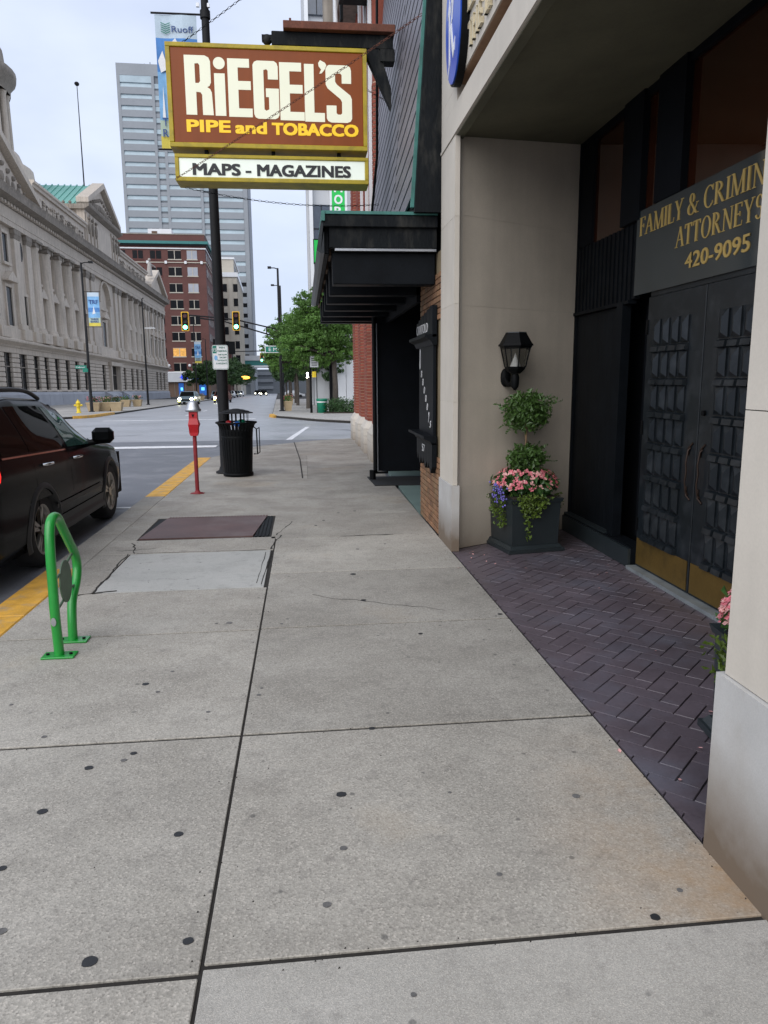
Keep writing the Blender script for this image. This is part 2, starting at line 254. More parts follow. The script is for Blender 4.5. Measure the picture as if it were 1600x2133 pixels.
MT['steelcar'] = M('silver_blue_car', (0.16, 0.22, 0.25), 0.3, var=0.05, coat=0.6)
MT['vert'] = M('bright_green_sign', (0.0, 0.36, 0.05), 0.4, var=0.04, emit=0.12, ecol=(0, 0.7, 0.1))
MT['ban_white'] = M('banner_pale', (0.50, 0.60, 0.68), 0.7, var=0.06, scale=4)
MT['ban_blue'] = M('banner_blue', (0.07, 0.22, 0.52), 0.7, var=0.2, scale=5)
MT['ban_sky'] = M('banner_sky_blue', (0.20, 0.42, 0.68), 0.7, var=0.2, scale=4)
MT['ban_yellow'] = M('banner_yellow', (0.66, 0.55, 0.08), 0.7, var=0.08)
MT['ban_mid'] = M('banner_pale_green', (0.42, 0.52, 0.42), 0.7, var=0.1)
MT['navy'] = M('navy_ink', (0.02, 0.06, 0.22), 0.6, var=0)
MT['statue'] = M('statue_stone', (0.40, 0.37, 0.34), 0.85, var=0.1)
MT['sticker'] = M('yellow_sticker', (0.40, 0.40, 0.18), 0.5)

# ------------------------------------------------------------------ mesh and object helpers
FARM = Matrix(((0.9994486, -0.0332013, -0.0004674, 0.0), (0.0332046, 0.9993496, 0.0140688, 22.0), (-0.0000000, -0.0140766, 0.9999009, 0.0), (0, 0, 0, 1)))
NEAR = Matrix.Identity(4)
COURT = FARM @ Matrix.Translation((-26.25, 60, 0)) @ Matrix.Rotation(-math.radians(1.2), 4, 'Z') @ Matrix.Translation((0, -60, 0))
FR = [NEAR]
ORG = {}
class MB:
    def __init__(s): s.v = []; s.f = []; s.sm = []
    def add(s, vs_, fs_, smooth=False):
        o = len(s.v); s.v += [tuple(v) for v in vs_]; s.f += [tuple(i + o for i in f) for f in fs_]; s.sm += [smooth] * len(fs_); return s
    def box(s, x0, x1, y0, y1, z0, z1):
        return s.add([(x0, y0, z0), (x1, y0, z0), (x1, y1, z0), (x0, y1, z0), (x0, y0, z1), (x1, y0, z1), (x1, y1, z1), (x0, y1, z1)],
                     [(0, 3, 2, 1), (4, 5, 6, 7), (0, 1, 5, 4), (1, 2, 6, 5), (2, 3, 7, 6), (3, 0, 4, 7)])
    def cbox(s, x0, x1, y0, y1, z0, z1, b=0.004):
        """box with chamfered edges"""
        V = []; idx = {}
        for i in (0, 1):
            for j in (0, 1):
                for k in (0, 1):
                    x, y, z = (x0, x1)[i], (y0, y1)[j], (z0, z1)[k]; dx, dy, dz = (b, -b)[i], (b, -b)[j], (b, -b)[k]
                    idx[i, j, k, 0] = len(V); V.append((x, y + dy, z + dz)); idx[i, j, k, 1] = len(V); V.append((x + dx, y, z + dz)); idx[i, j, k, 2] = len(V); V.append((x + dx, y + dy, z))
        F = []
        for i in (0, 1):
            q = [idx[i, 0, 0, 0], idx[i, 1, 0, 0], idx[i, 1, 1, 0], idx[i, 0, 1, 0]]; F.append(q if i else q[::-1])
            q = [idx[0, i, 0, 1], idx[1, i, 0, 1], idx[1, i, 1, 1], idx[0, i, 1, 1]]; F.append(q[::-1] if i else q)
            q = [idx[0, 0, i, 2], idx[1, 0, i, 2], idx[1, 1, i, 2], idx[0, 1, i, 2]]; F.append(q if i else q[::-1])
        for i in (0, 1):
            for j in (0, 1):
                q = [idx[i, j, 0, 0], idx[i, j, 1, 0], idx[i, j, 1, 1], idx[i, j, 0, 1]]; F.append(q if i != j else q[::-1])
                q = [idx[i, 0, j, 0], idx[i, 1, j, 0], idx[i, 1, j, 2], idx[i, 0, j, 2]]; F.append(q if i == j else q[::-1])
                q = [idx[0, i, j, 1], idx[1, i, j, 1], idx[1, i, j, 2], idx[0, i, j, 2]]; F.append(q if i != j else q[::-1])
                for k in (0, 1):
                    q = [idx[i, j, k, 0], idx[i, j, k, 1], idx[i, j, k, 2]]; F.append(q if (i + j + k) % 2 else q[::-1])
        return s.add(V, F)
    def prism(s, pts, a, b, axis=2):
        """extrude a 2-D polygon along an axis; pts are the other two coordinates in x,y,z order"""
        n = len(pts)
        def mk(p, h): return {0: (h, p[0], p[1]), 1: (p[0], h, p[1]), 2: (p[0], p[1], h)}[axis]
        return s.add([mk(p, a) for p in pts] + [mk(p, b) for p in pts], [tuple(range(n))[::-1], tuple(range(n, 2 * n))] + [(i, (i + 1) % n, n + (i + 1) % n, n + i) for i in range(n)])
    def lathe(s, prof, cx=0, cy=0, n=20, smooth=True, a0=0.0):
        o = []; F = []; k = len(prof)
        for j in range(n):
            a = a0 + 2 * PI * j / n
            for r, z in prof: o.append((cx + r * math.cos(a), cy + r * math.sin(a), z))
        for j in range(n):
            for i in range(k - 1): F.append((j * k + i, ((j + 1) % n) * k + i, ((j + 1) % n) * k + i + 1, j * k + i + 1))
        s.add(o, F, smooth)
        s.add([(cx + prof[-1][0] * math.cos(a0 + 2 * PI * j / n), cy + prof[-1][0] * math.sin(a0 + 2 * PI * j / n), prof[-1][1]) for j in range(n)], [tuple(range(n))])
        return s
    def tube(s, path, r, n=8, smooth=True, caps=True):
        P = [Vector(p) for p in path]; rs = r if isinstance(r, (list, tuple)) else [r] * len(P)
        rings = []; up = None
        for i, p in enumerate(P):
            d = (P[min(i + 1, len(P) - 1)] - P[max(i - 1, 0)]).normalized()
            if up is None: up = Vector((0, 0, 1)) if abs(d.z) < 0.9 else Vector((1, 0, 0))
            a = d.cross(up).normalized(); b = a.cross(d).normalized(); up = b
            rings.append([p + (a * math.cos(2 * PI * j / n) + b * math.sin(2 * PI * j / n)) * rs[i] for j in range(n)])
        V = [v for g in rings for v in g]
        F = [(i * n + j, i * n + (j + 1) % n, (i + 1) * n + (j + 1) % n, (i + 1) * n + j) for i in range(len(P) - 1) for j in range(n)]
        s.add(V, F, smooth)
        if caps: s.add(rings[0], [tuple(range(n))]); s.add(rings[-1], [tuple(range(n))[::-1]])
        return s
    def quad(s, a, b, c, d): return s.add([a, b, c, d], [(0, 1, 2, 3)])
    def sphere(s, c, r, n=12, m=8, sc=(1, 1, 1)):
        V = []; F = []
        for i in range(m + 1):
            t = PI * i / m
            for j in range(n): V.append((c[0] + r * sc[0] * math.sin(t) * math.cos(2 * PI * j / n), c[1] + r * sc[1] * math.sin(t) * math.sin(2 * PI * j / n), c[2] + r * sc[2] * math.cos(t)))
        for i in range(m):
            for j in range(n): F.append((i * n + j, (i + 1) * n + j, (i + 1) * n + (j + 1) % n, i * n + (j + 1) % n))
        return s.add(V, F, True)
    def mesh(s, name, mat, off=(0, 0, 0)):
        me = bpy.data.meshes.new(name); me.from_pydata([(v[0] - off[0], v[1] - off[1], v[2] - off[2]) for v in s.v], [], s.f)
        me.polygons.foreach_set('use_smooth', s.sm); me.materials.append(mat); me.update(); return me
    def build(s, name, mat, parent=None, kind=None, label=None):
        """part of a thing (parent given; coordinates are those of the frame) or a top-level mesh"""
        m = MT[mat] if isinstance(mat, str) else mat
        off = ORG.get(parent.name, (0, 0, 0)) if parent else (0, 0, 0)
        o = bpy.data.objects.new(name, s.mesh(name, m, off)); scene.collection.objects.link(o)
        if parent: o.parent = parent; ORG[o.name] = off
        else: o.matrix_world = FR[0]; ORG[o.name] = (0, 0, 0)
        if kind: o['kind'] = kind
        if label: o['label'] = label
        return o
def tag(o, label, cat=None, group=None, kind=None):
    o['label'] = label
    if cat: o['category'] = cat
    if group: o['group'] = group
    if kind: o['kind'] = kind
    return o
def thing(name, label, cat, loc=(0, 0, 0), rz=0.0, group=None):
    o = bpy.data.objects.new(name, None); scene.collection.objects.link(o); o.empty_display_size = 0.1
    o.matrix_world = FR[0] @ Matrix.Translation(loc) @ Matrix.Rotation(rz, 4, 'Z'); ORG[o.name] = tuple(loc) if rz == 0 else (0, 0, 0)
    return tag(o, label, cat, group)
def piece(name, me, parent, loc=(0, 0, 0), rot=None):
    """a repeated piece sharing its mesh; loc in frame coordinates"""
    o = bpy.data.objects.new(name, me); scene.collection.objects.link(o); o.parent = parent
    of = ORG.get(parent.name, (0, 0, 0)); o.location = (loc[0] - of[0], loc[1] - of[1], loc[2] - of[2])
    if rot: o.rotation_euler = rot
    ORG[o.name] = loc
    return o
def dup(root, loc, rz=0.0, label=None, group=None, sc=1.0):
    r = root.copy(); scene.collection.objects.link(r); r.matrix_world = FR[0] @ Matrix.Translation(loc) @ Matrix.Rotation(rz, 4, 'Z') @ Matrix.Scale(sc, 4)
    if label: r['label'] = label
    if group: r['group'] = group
    for ch in list(root.children):
        c = ch.copy(); scene.collection.objects.link(c); c.parent = r
        for g in ch.children:
            d = g.copy(); scene.collection.objects.link(d); d.parent = c
    return r
def on_plane(me_verts, o, R_, U_, N_, su, sv, sd_):
    o, R_, U_, N_ = Vector(o), Vector(R_), Vector(U_), Vector(N_)
    return [o + R_ * (v[0] * su) + U_ * (v[1] * sv) + N_ * (v[2] * sd_) for v in me_verts]
GLYPHS = {}
def text(mb, s, o, R_, U_, h, width=None, bold=0.0, depth=0.004, align='LEFT', shear=0.0):
    if bold > 0:      # thicken by overprinting, each layer a hair prouder
        b = bold * h * 1.1; w_ = (width - 2 * b) if width else None
        for k, (dx, dz) in enumerate(((0, 0), (b, b * .6), (-b, b * .6), (b, -b * .6), (-b, -b * .6), (b, 0), (-b, 0))):
            text(mb, s, Vector(o) + Vector(R_) * (dx + (b if align == 'LEFT' else 0)) + Vector(U_) * dz, R_, U_, h - b, w_, 0, depth + k * .0004, align, shear)
        return mb
    """add lettering to mb: baseline start o, cap height h, optional forced width, extruded along RxU"""
    if (s, bold, shear) not in GLYPHS:
        cu = bpy.data.curves.new('t', 'FONT'); cu.body = s; cu.size = 1.0; cu.offset = bold; cu.extrude = 0.5; cu.resolution_u = 3; cu.shear = shear
        ob = bpy.data.objects.new('t', cu); scene.collection.objects.link(ob)
        dg = bpy.context.evaluated_depsgraph_get(); me = bpy.data.meshes.new_from_object(ob.evaluated_get(dg))
        GLYPHS[s, bold, shear] = ([v.co.copy() for v in me.vertices], [tuple(p.vertices) for p in me.polygons])
        bpy.data.objects.remove(ob); bpy.data.curves.remove(cu); bpy.data.meshes.remove(me)
    vs_, fs_ = GLYPHS[s, bold, shear]
    x0 = min(v.x for v in vs_); x1 = max(v.x for v in vs_); k = h / 0.73
    su = (width / (x1 - x0)) if width else k
    W = (x1 - x0) * su; sh = {'LEFT': 0, 'CENTER': -W / 2, 'RIGHT': -W}[align]
    N_ = Vector(R_).cross(Vector(U_))
    pts = [Vector(o) + Vector(R_) * ((v.x - x0) * su + sh) + Vector(U_) * (v.y * k) + N_ * ((v.z + 0.5) * depth) for v in vs_]
    mb.add(pts, fs_); return mb
def shape(mb, splines, o, R_, U_, sx, sy, depth=0.004):
    """filled 2-D outline with holes"""
    cu = bpy.data.curves.new('t', 'CURVE'); cu.dimensions = '2D'; cu.fill_mode = 'BOTH'; cu.extrude = 0.5
    for sp in splines:
        q = cu.splines.new('POLY'); q.points.add(len(sp) - 1); q.use_cyclic_u = True
        for i, p in enumerate(sp): q.points[i].co = (p[0], p[1], 0, 1)
    ob = bpy.data.objects.new('t', cu); scene.collection.objects.link(ob)
    dg = bpy.context.evaluated_depsgraph_get(); me = bpy.data.meshes.new_from_object(ob.evaluated_get(dg))
    vs_ = [v.co.copy() for v in me.vertices]; fs_ = [tuple(p.vertices) for p in me.polygons]
    bpy.data.objects.remove(ob); bpy.data.curves.remove(cu); bpy.data.meshes.remove(me)
    N_ = Vector(R_).cross(Vector(U_))
    mb.add([Vector(o) + Vector(R_) * (v.x * sx) + Vector(U_) * (v.y * sy) + N_ * ((v.z + 0.5) * depth) for v in vs_], fs_); return mb
def leaves(mb, c, rad, n, size, shell=0.5, rs=rnd, droop=0.0, flat=0.0):
    for _ in range(n):
        while True:
            d = Vector((rs.uniform(-1, 1), rs.uniform(-1, 1), rs.uniform(-1, 1)))
            if 0.05 < d.length < 1: break
        d = d.normalized() * (shell + (1 - shell) * rs.random()) * (0.9 + 0.2 * rs.random())
        p = Vector((c[0] + d.x * rad[0], c[1] + d.y * rad[1], c[2] + d.z * rad[2]))
        a = Vector((rs.gauss(0, 1), rs.gauss(0, 1), rs.gauss(0, 1) * (1 - flat) - droop)).normalized(); b = a.cross(Vector((rs.gauss(0, 1), rs.gauss(0, 1), rs.gauss(0, 1)))).normalized()
        s_ = size * rs.uniform(0.6, 1.3); w = s_ * 0.45; nn = a.cross(b) * s_ * 0.12
        mb.add([p - a * s_ * 0.5, p + b * w * 0.6 + nn, p + a * s_ * 0.5, p - b * w * 0.6 + nn], [(0, 1, 2), (0, 2, 3)])
    return mb

# ================================================================== NEAR GROUND
def clip(poly, a, b):
    """keep the part of poly on the left of a->b"""
    out = []; n = len(poly); s = lambda p: (b[0] - a[0]) * (p[1] - a[1]) - (b[1] - a[1]) * (p[0] - a[0])
    for i in range(n):
        p, q = poly[i], poly[(i + 1) % n]; sp, sq = s(p), s(q)
        if sp >= 0: out.append(p)
        if (sp > 0 > sq) or (sp < 0 < sq): t = sp / (sp - sq); out.append((p[0] + t * (q[0] - p[0]), p[1] + t * (q[1] - p[1])))
    return out
FR[0] = NEAR
e = -0.0332
mb = MB(); mb.add([(-90, -30, -.05), (3, -30, -.05), (3, 22 + 3 * e * -1 * -1, -.05), (-90, 22 + 90 * .0332, -.05)], [(0, 1, 2, 3)])
tag(mb.build('road', 'asphalt', kind='structure'), 'dark grey asphalt of the kerbside parking lane and near road')
# intersection and far road are pale worn concrete
FR[0] = FARM
mb = MB(); mb.add([(-120, -1.6, -.062), (1.2, -1.6, -.062), (1.2, 0, -.110), (-120, 0, -.110)], [(0, 1, 2, 3)])
mb.add([(-250, 0, -.126), (250, 0, -.126), (250, 34, -.126), (-250, 34, -.126)], [(0, 1, 2, 3)])
mb.add([(-16, 34, -.126), (2, 34, -.126), (2, 400, -.126), (-16, 400, -.126)], [(0, 1, 2, 3)])
tag(mb.build('intersection_road', 'road', kind='structure'), 'pale worn concrete of the crossing and the street beyond')
mb = MB(); mb.quad((-1500, -20, -.9), (1500, -20, -.9), (1500, 2500, -.9), (-1500, 2500, -.9))
tag(mb.build('ground', 'court_plinth', kind='structure'), 'grey ground of the city running to the horizon')
FR[0] = NEAR
sw = MB(); sw.box(-2.095, 1.425, -1.2, 16.8, -.13, -.008); sidewalk = sw.build('sidewalk', 'joint', kind='structure'); sidewalk['label'] = 'concrete sidewalk in large weathered slabs'
def slab(x0, x1, y0, y1, mat='slab', g=.005, top=0.0):
    gx = min(g, .0062); m = MB(); m.cbox(x0 + gx, x1 - gx, y0 + g, y1 - g, -.10, top, .0025)
    return m.build('concrete_slab', mat, sidewalk)
RY = [-1.2, .42, 1.95, 3.40, 4.97, 6.45, 7.95]
for a, b in zip(RY, RY[1:]): slab(-.345, 1.425, a, b, 'slab_smooth' if b < 2 else 'slab', .009 if b < 2.5 else (.012 if b < 5.2 else .009))
LY = [-1.2, .42, 1.92, 3.40, 4.95, 6.02]
for a, b in zip(LY, LY[1:]): slab(-2.095, -.345, a, b, 'slab', .009 if b < 2.5 else (.012 if b < 5.2 else .009))
slab(-2.095, -1.76, 6.02, 7.4, 'slab', .006); slab(-1.76, -.37, 6.02, 7.4, 'patch', .010); slab(-2.095, -.345, 7.4, 8.04, 'slab', .006)
slab(-2.095, -1.84, 8.04, 9.34, 'slab', .002); slab(-.40, 1.425, 7.95, 9.34, 'slab', .003)
YY = [9.34, 11.0, 12.8]
for a, b in zip(YY, YY[1:]): slab(-2.095, 1.425, a, b, 'slab', .0015)
for a, b in [(12.8, 14.8), (14.8, 16.8)]: slab(-2.095, .03, a, b, 'slab', .0015); slab(.03, 1.425, a, b, 'slab', .0015)
# flush dropped corner
mb = MB(); mb.add([(-2.095, 16.8, .0), (1.46, 16.8, 0), (1.46, 21.6, -.0), (1.3, 22.2, -.10), (-.6, 22.0, -.115), (-1.5, 20.8, -.115), (-2.3, 18.6, -.115), (-2.4, 16.8, -.10), (-1.2, 19.6, -.02), (.2, 21.0, -.02)],
    [(0, 1, 9, 8), (1, 2, 9), (2, 3, 4, 9), (9, 4, 5, 8), (8, 5, 6), (8, 6, 7, 0)])
mb.build('corner_ramp', 'slab', sidewalk)
mb = MB(); mb.tube([(-.06, 12.9, .001), (-.12, 16, .001), (-.30, 20.6, -.014)], .012, 4, False)
mb.build('expansion_joint', 'joint', sidewalk)
for k, (y0, y1) in enumerate([(-1, .5), (.5, 2.2), (2.2, 3.9), (3.9, 5.5), (5.5, 6.9), (6.9, 8.5), (8.5, 10), (10, 11.2), (11.2, 12.8), (12.8, 14.8), (14.8, 16.8)]):
    m = MB(); m.cbox(-2.40, -2.097, y0 + .002, y1 - .002, -.2, .0, .010); m.build('curb_stone', 'yellow_curb' if (y1 < 7 or y0 > 11) else 'slab', sidewalk)
# cracks round the hatch and patch (thin grooves filled with dirt)
def crack(pts, w=.006, parent=sidewalk, mat='joint', z=.0012):
    m = MB(); pr = None
    for i, p in enumerate(pts):
        d = Vector(pts[min(i + 1, len(pts) - 1)]) - Vector(pts[max(i - 1, 0)]); nrm = Vector((-d.y, d.x)).normalized() * w * rnd.uniform(.4, 1.3)
        q = ((p[0] + nrm.x, p[1] + nrm.y, z), (p[0] - nrm.x, p[1] - nrm.y, z))
        if pr: m.quad(pr[0], pr[1], q[1], q[0])
        pr = q
    return m.build('crack', mat, parent)
def jag(a, b, n, amp): return [(a[0] + (b[0] - a[0]) * i / n + rnd.uniform(-amp, amp), a[1] + (b[1] - a[1]) * i / n + rnd.uniform(-amp, amp)) for i in range(n + 1)]
crack(jag((-1.78, 7.42), (-1.75, 6.02), 16, .016), .009); crack(jag((-1.84, 7.92), (-1.73, 7.42), 6, .03), .008); crack(jag((-1.95, 7.55), (-1.55, 7.62), 7, .03), .007)
crack(jag((-1.92, 5.98), (-1.6, 6.06), 7, .03), .014); crack(jag((-.40, 6.1), (-.36, 7.35), 8, .004), .006); crack(jag((-.44, 6.15), (-.42, 7.3), 8, .004), .003)
crack(jag((-.38, 7.42), (-.30, 8.1), 6, .012), .010); crack(jag((-.36, 8.1), (-.18, 8.9), 8, .02), .006); crack(jag((.35, 7.95), (.95, 7.97), 8, .008), .012)
crack(jag((.0, 5.75), (1.0, 5.2), 14, .03), .0035); crack(jag((-1.7, 7.42), (-.42, 7.41), 14, .006), .006)
GUM = [(-1.0, 3.17, .022), (-.86, 3.22, .017), (-.83, 3.28, .018), (-1.09, 2.84, .024), (-.52, 2.62, .020), (-1.11, 2.49, .018), (-.99, 2.17, .018), (-.68, 2.01, .026), (-.4, 2.06, .019), (.11, 2.82, .024), (1.07, 2.69, .019),
       (.56, 2.78, .008), (.63, 2.25, .012), (1.07, 1.99, .018), (1.21, 2.1, .012), (-.94, 4.09, .022), (-.85, 3.97, .014), (-.54, 3.68, .013), (-.57, 5.12, .026), (.29, 3.39, .018), (.39, 6.33, .03), (1.38, 5.06, .02), (.26, 1.78, .01),
       (.1, 2.46, .016), (.03, 2.17, .017), (-.28, 3.95, .01), (-.2, 5.05, .013), (.42, 5.54, .024), (.74, 4.72, .017), (-.29, 3.86, .014), (-.66, 5.12, .012), (-.82, 4.26, .013), (.5, 7.3, .02), (.1, 8.6, .02), (.4, 9.4, .022), (.62, 9.5, .02), (.2, 8.9, .018), (.8, 7.5, .014), (-1.3, 3.5, .015), (-1.6, 3.9, .012)]
for x, y, r in GUM:
    m = MB(); k = 14; ph = rnd.random() * 6; rr = [r * .9 * rnd.uniform(.92, 1.06) for _ in range(k)]
    c = [(x + rr[i] * math.cos(ph + 2 * PI * i / k), y + .9 * rr[i] * math.sin(ph + 2 * PI * i / k)) for i in range(k)]
    m.prism(c, .0003, .0022); m.build('gum_spot', 'gum' if r > .0165 and rnd.random() < .75 else 'gum_old', sidewalk)
# parking bay tick, stop line, lane line
def paint(name, q, z, label, mat='line'):
    m = MB(); m.prism(q, z - .002, z + .003); return tag(m.build(name, mat, kind='structure'), label)
paint('parking_line', [(-4.4, 10.45), (-2.42, 10.45), (-2.42, 10.55), (-4.4, 10.55)], -.045, 'white parking bay tick across the asphalt')
paint('stop_line', [(-14, 19.95), (-2.35, 19.85), (-2.35, 20.4), (-14, 20.55)], -.042, 'wide white stop line before the crossing')
FR[0] = FARM
paint('lane_line', [(-.72, -.3), (-.52, -.3), (.50, 9.0), (.34, 9.0)], -.122, 'white slanting line on the crossing road')
for k, (x0, x1, y0, y1) in enumerate([(-10, -2, 19, 19.4), (-6.6, -6.48, 26, 29), (-6.5, -6.38, 36, 39), (-6.4, -6.28, 48, 52)]): paint('road_marking', [(x0, y0), (x1, y0), (x1, y1), (x0, y1)], -.122, 'faint white marking on the far street')
for pts in ([(1.6, 6.4), (2.0, 5.7), (1.9, 4.8), (2.3, 4.1), (2.5, 3.3)], [(1.3, 6.6), (1.9, 6.3)], [(-8.5, 8), (-6.6, 8.6), (-5.2, 9.0)], [(-9.5, 3.0), (-7.5, 3.8), (-5.6, 5.4)]):
    m = MB(); pr = None
    for i, p in enumerate(pts):
        w = .10 * rnd.uniform(.5, 1); q = ((p[0] - w, p[1], -.1225), (p[0] + w, p[1] + .02, -.1225))
        if pr: m.quad(pr[0], pr[1], q[1], q[0])
        pr = q
    tag(m.build('tar_seam', 'asphalt', kind='structure'), 'dark tar seam in the pale road')
FR[0] = NEAR

# rusty pavement hatch
t = thing('pavement_hatch', 'rusty ribbed steel hatch plate set in the sidewalk beyond the pale patch', 'hatch', (-1.1, 8.7, 0))
m = MB(); m.box(-1.83, -.42, 8.055, 9.325, -.08, -.006); m.build('frame', 'black_metal', t)
m = MB(); m.prism([(-1.82, 8.07), (-.60, 8.07), (-.50, 9.29), (-1.72, 9.31)], -.006, .012); m.build('cover_plate', 'hatch', t)
m = MB()
for i in range(34): m.box(-1.70 + i * .036, -1.685 + i * .036, 9.27, 9.312, .012, .018)
m.build('hinge_rib', 'hatch', t, kind='stuff')
for i in range(4): m = MB(); m.box(-.575 + i * .04, -.553 + i * .04, 8.08, 9.30, -.006, .004); m.build('edge_bar', 'black_metal', t)

# stamped brick floor of the entry, herringbone turned 45 degrees
m = MB(); m.prism([(1.43, .9), (2.95, .9), (2.95, 8.0), (1.43, 7.2)], -.10, -.012); pav = m.build('entry_paving', 'paver_joint', kind='structure'); pav['label'] = 'dark purple brown herringbone brick paving of the entry'
POLY = [((1.432, 8.2), (1.432, .5)), ((1.43, .9), (3.0, .9)), ((2.94, 0), (2.94, 9)), ((2.95, 7.99), (1.43, 7.12))]
w = .1075; gap = .0045; cells = []
ca, sa = math.cos(PI / 4), math.sin(PI / 4)
for i in range(-10, 90):
    for j in range(-60, 60):
        k = (i - j) % 4
        if k == 0: q = [(i, j), (i + 2, j), (i + 2, j + 1), (i, j + 1)]
        elif k == 3: q = [(i, j), (i + 1, j), (i + 1, j + 2), (i, j + 2)]
        else: continue
        cx, cy = sum(p[0] for p in q) / 4, sum(p[1] for p in q) / 4
        gx, gy = (.0012, .0036) if k == 0 else (.0016, .0012)
        q = [(p[0] * w + (gx if p[0] < cx else -gx), p[1] * w + (gy if p[1] < cy else -gy)) for p in q]
        q = [(1.0 + p[0] * ca - p[1] * sa, .4 + p[0] * sa + p[1] * ca) for p in q]
        full = True; c = q
        for a, b in POLY:
            c2 = clip(c, a, b)
            if len(c2) != len(c) or any(abs(x[0] - y[0]) + abs(x[1] - y[1]) > 1e-6 for x, y in zip(c, c2)): full = False
            c = c2
            if len(c) < 3: break
        if len(c) < 3: continue
        ar = abs(sum(c[n][0] * c[(n + 1) % len(c)][1] - c[(n + 1) % len(c)][0] * c[n][1] for n in range(len(c)))) / 2
        if ar < .00008: continue
        my = sum(p[1] for p in c) / len(c); mx_ = sum(p[0] for p in c) / len(c); cells.append((my if my > 1.9 else 99, mx_, c, k, full, my))
def paver(mb, c, dz):
    n = len(c); cx = sum(p[0] for p in c) / n; cy = sum(p[1] for p in c) / n; b = .025
    top = [(p[0] + (cx - p[0]) * b, p[1] + (cy - p[1]) * b, dz) for p in c]; lo = [(p[0], p[1], dz - .006) for p in c]; bt = [(p[0], p[1], -.03) for p in c]
    F = [tuple(range(n))] + [(n + i, n + (i + 1) % n, (i + 1) % n, i) for i in range(n)] + [(2 * n + i, 2 * n + (i + 1) % n, n + (i + 1) % n, n + i) for i in range(n)]
    mb.add(top + lo + bt, F)
cells.sort(key=lambda q: q[0]); proto = {}; rest = MB()
for n_, (ky, mx_, c, k, full, my) in enumerate(cells):
    dz = rnd.uniform(-.002, .0005)
    if n_ < 300:
        if full:
            if k not in proto:
                t_ = MB(); paver(t_, [(p[0] - mx_, p[1] - my) for p in c], 0); proto[k] = t_.mesh('brick', MT['paver'])
            piece('brick', proto[k], pav, (mx_, my, dz))
        else: t_ = MB(); paver(t_, c, dz); t_.build('brick', 'paver', pav)
    else: paver(rest, c, dz)
rest.build('brick_remainder', 'paver', pav, kind='stuff')

# ================================================================== LAW OFFICE BUILDING (right)
bld = thing('law_office_building', 'beige limestone office front with deep dark entry bay and gold lettering', 'building', (2, 4, 0))
def block(pts, z0, z1, mat='limestone', name='stone_block', g=.0018, parent=None):
    m = MB(); m.prism(pts, z0 + g, z1 - g); return m.build(name, mat, parent or bld)
ZL = [.66, 1.47, 2.39, 3.17, 3.87]
PI_FAR = [(1.43, 7.08), (1.475, 7.08), (1.475, 7.15), (1.8, 7.36), (1.8, 7.77), (1.43, 7.77)]
block([(1.415, 7.05), (1.492, 7.05), (1.492, 7.155), (1.56, 7.25), (1.56, 7.76), (1.415, 7.76)], 0, .66, 'plinth', 'plinth_block')
for a, b in zip(ZL, ZL[1:]): block(PI_FAR, a, b)
ZJ = [0, .62, 1.48, 2.38, 3.2, 4.2]
for a, b in zip(ZJ, ZJ[1:]): block([(1.477, 7.155), (2.95, 8.0), (2.95, 8.3), (1.802, 7.7), (1.802, 7.36)], a, b, 'limestone_in')
m = MB(); m.prism([(1.479, 7.1585), (2.95, 8.0035), (2.95, 8.28), (1.81, 7.68)], .01, 4.19); m.prism([(1.432, 7.09), (1.473, 7.082), (1.473, 7.2), (1.78, 7.4), (1.78, 7.76), (1.432, 7.76)], .05, 3.86); m.build('mortar_core', 'stone_mortar', bld)
PI_NEAR = [(1.43, -1.2), (2.2, -1.2), (2.2, 1.85), (1.50, 2.29), (1.43, 2.29)]
ZN = [.68, 1.59, 2.5, 3.2, 3.87]
block([(1.412, -1.2), (2.2, -1.2), (2.2, 1.88), (1.50, 2.315), (1.412, 2.315)], -.01, .68, 'plinth', 'plinth_block')
for a, b in zip(ZN, ZN[1:]): block(PI_NEAR, a, b)
block([(2.2, -1.2), (2.95, -1.2), (2.95, 1.40), (2.2, 1.86)], 0, 3.97, 'limestone_in', 'inner_wall')
# header: lower course, groove with its soffit, lettered frieze
m = MB(); m.box(1.43, 1.52, -1.2, 7.77, 3.872, 4.13); m.box(1.42, 1.43, -1.2, 7.77, 3.875, 3.90); m.build('header_course', 'limestone', bld)
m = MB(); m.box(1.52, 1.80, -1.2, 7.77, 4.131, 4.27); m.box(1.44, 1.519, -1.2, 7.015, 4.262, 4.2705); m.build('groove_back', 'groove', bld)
m = MB(); m.box(1.43, 1.519, 7.02, 7.77, 4.131, 4.27); m.build('groove_end', 'limestone', bld)
for a, b in [(7.02, 7.77), (4.6, 7.02), (2.2, 4.6), (-1.2, 2.2)]:
    m = MB(); m.box(1.43, 1.8, a + .0015, b - .0015, 4.272, 5.6); m.build('frieze_block', 'limestone', bld)
    m = MB(); m.box(1.43, 1.8, a + .0015, b - .0015, 5.603, 8.5); m.build('frieze_block', 'limestone', bld)
m = MB(); m.box(1.8, 9, -1.2, 8.3, 4.25, 8.5); m.build('upper_wall', 'limestone', bld)
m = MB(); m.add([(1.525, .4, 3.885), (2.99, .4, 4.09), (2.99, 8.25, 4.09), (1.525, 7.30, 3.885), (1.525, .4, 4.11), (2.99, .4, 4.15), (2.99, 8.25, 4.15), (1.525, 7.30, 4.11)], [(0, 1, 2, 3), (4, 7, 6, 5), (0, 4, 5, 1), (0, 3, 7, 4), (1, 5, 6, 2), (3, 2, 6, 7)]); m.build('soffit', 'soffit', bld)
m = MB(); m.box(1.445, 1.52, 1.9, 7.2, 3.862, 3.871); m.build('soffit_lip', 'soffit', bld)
m = MB(); m.box(3.22, 9, .4, 8.3, -.1, 4.2); m.build('interior_mass', 'black_deep', bld)
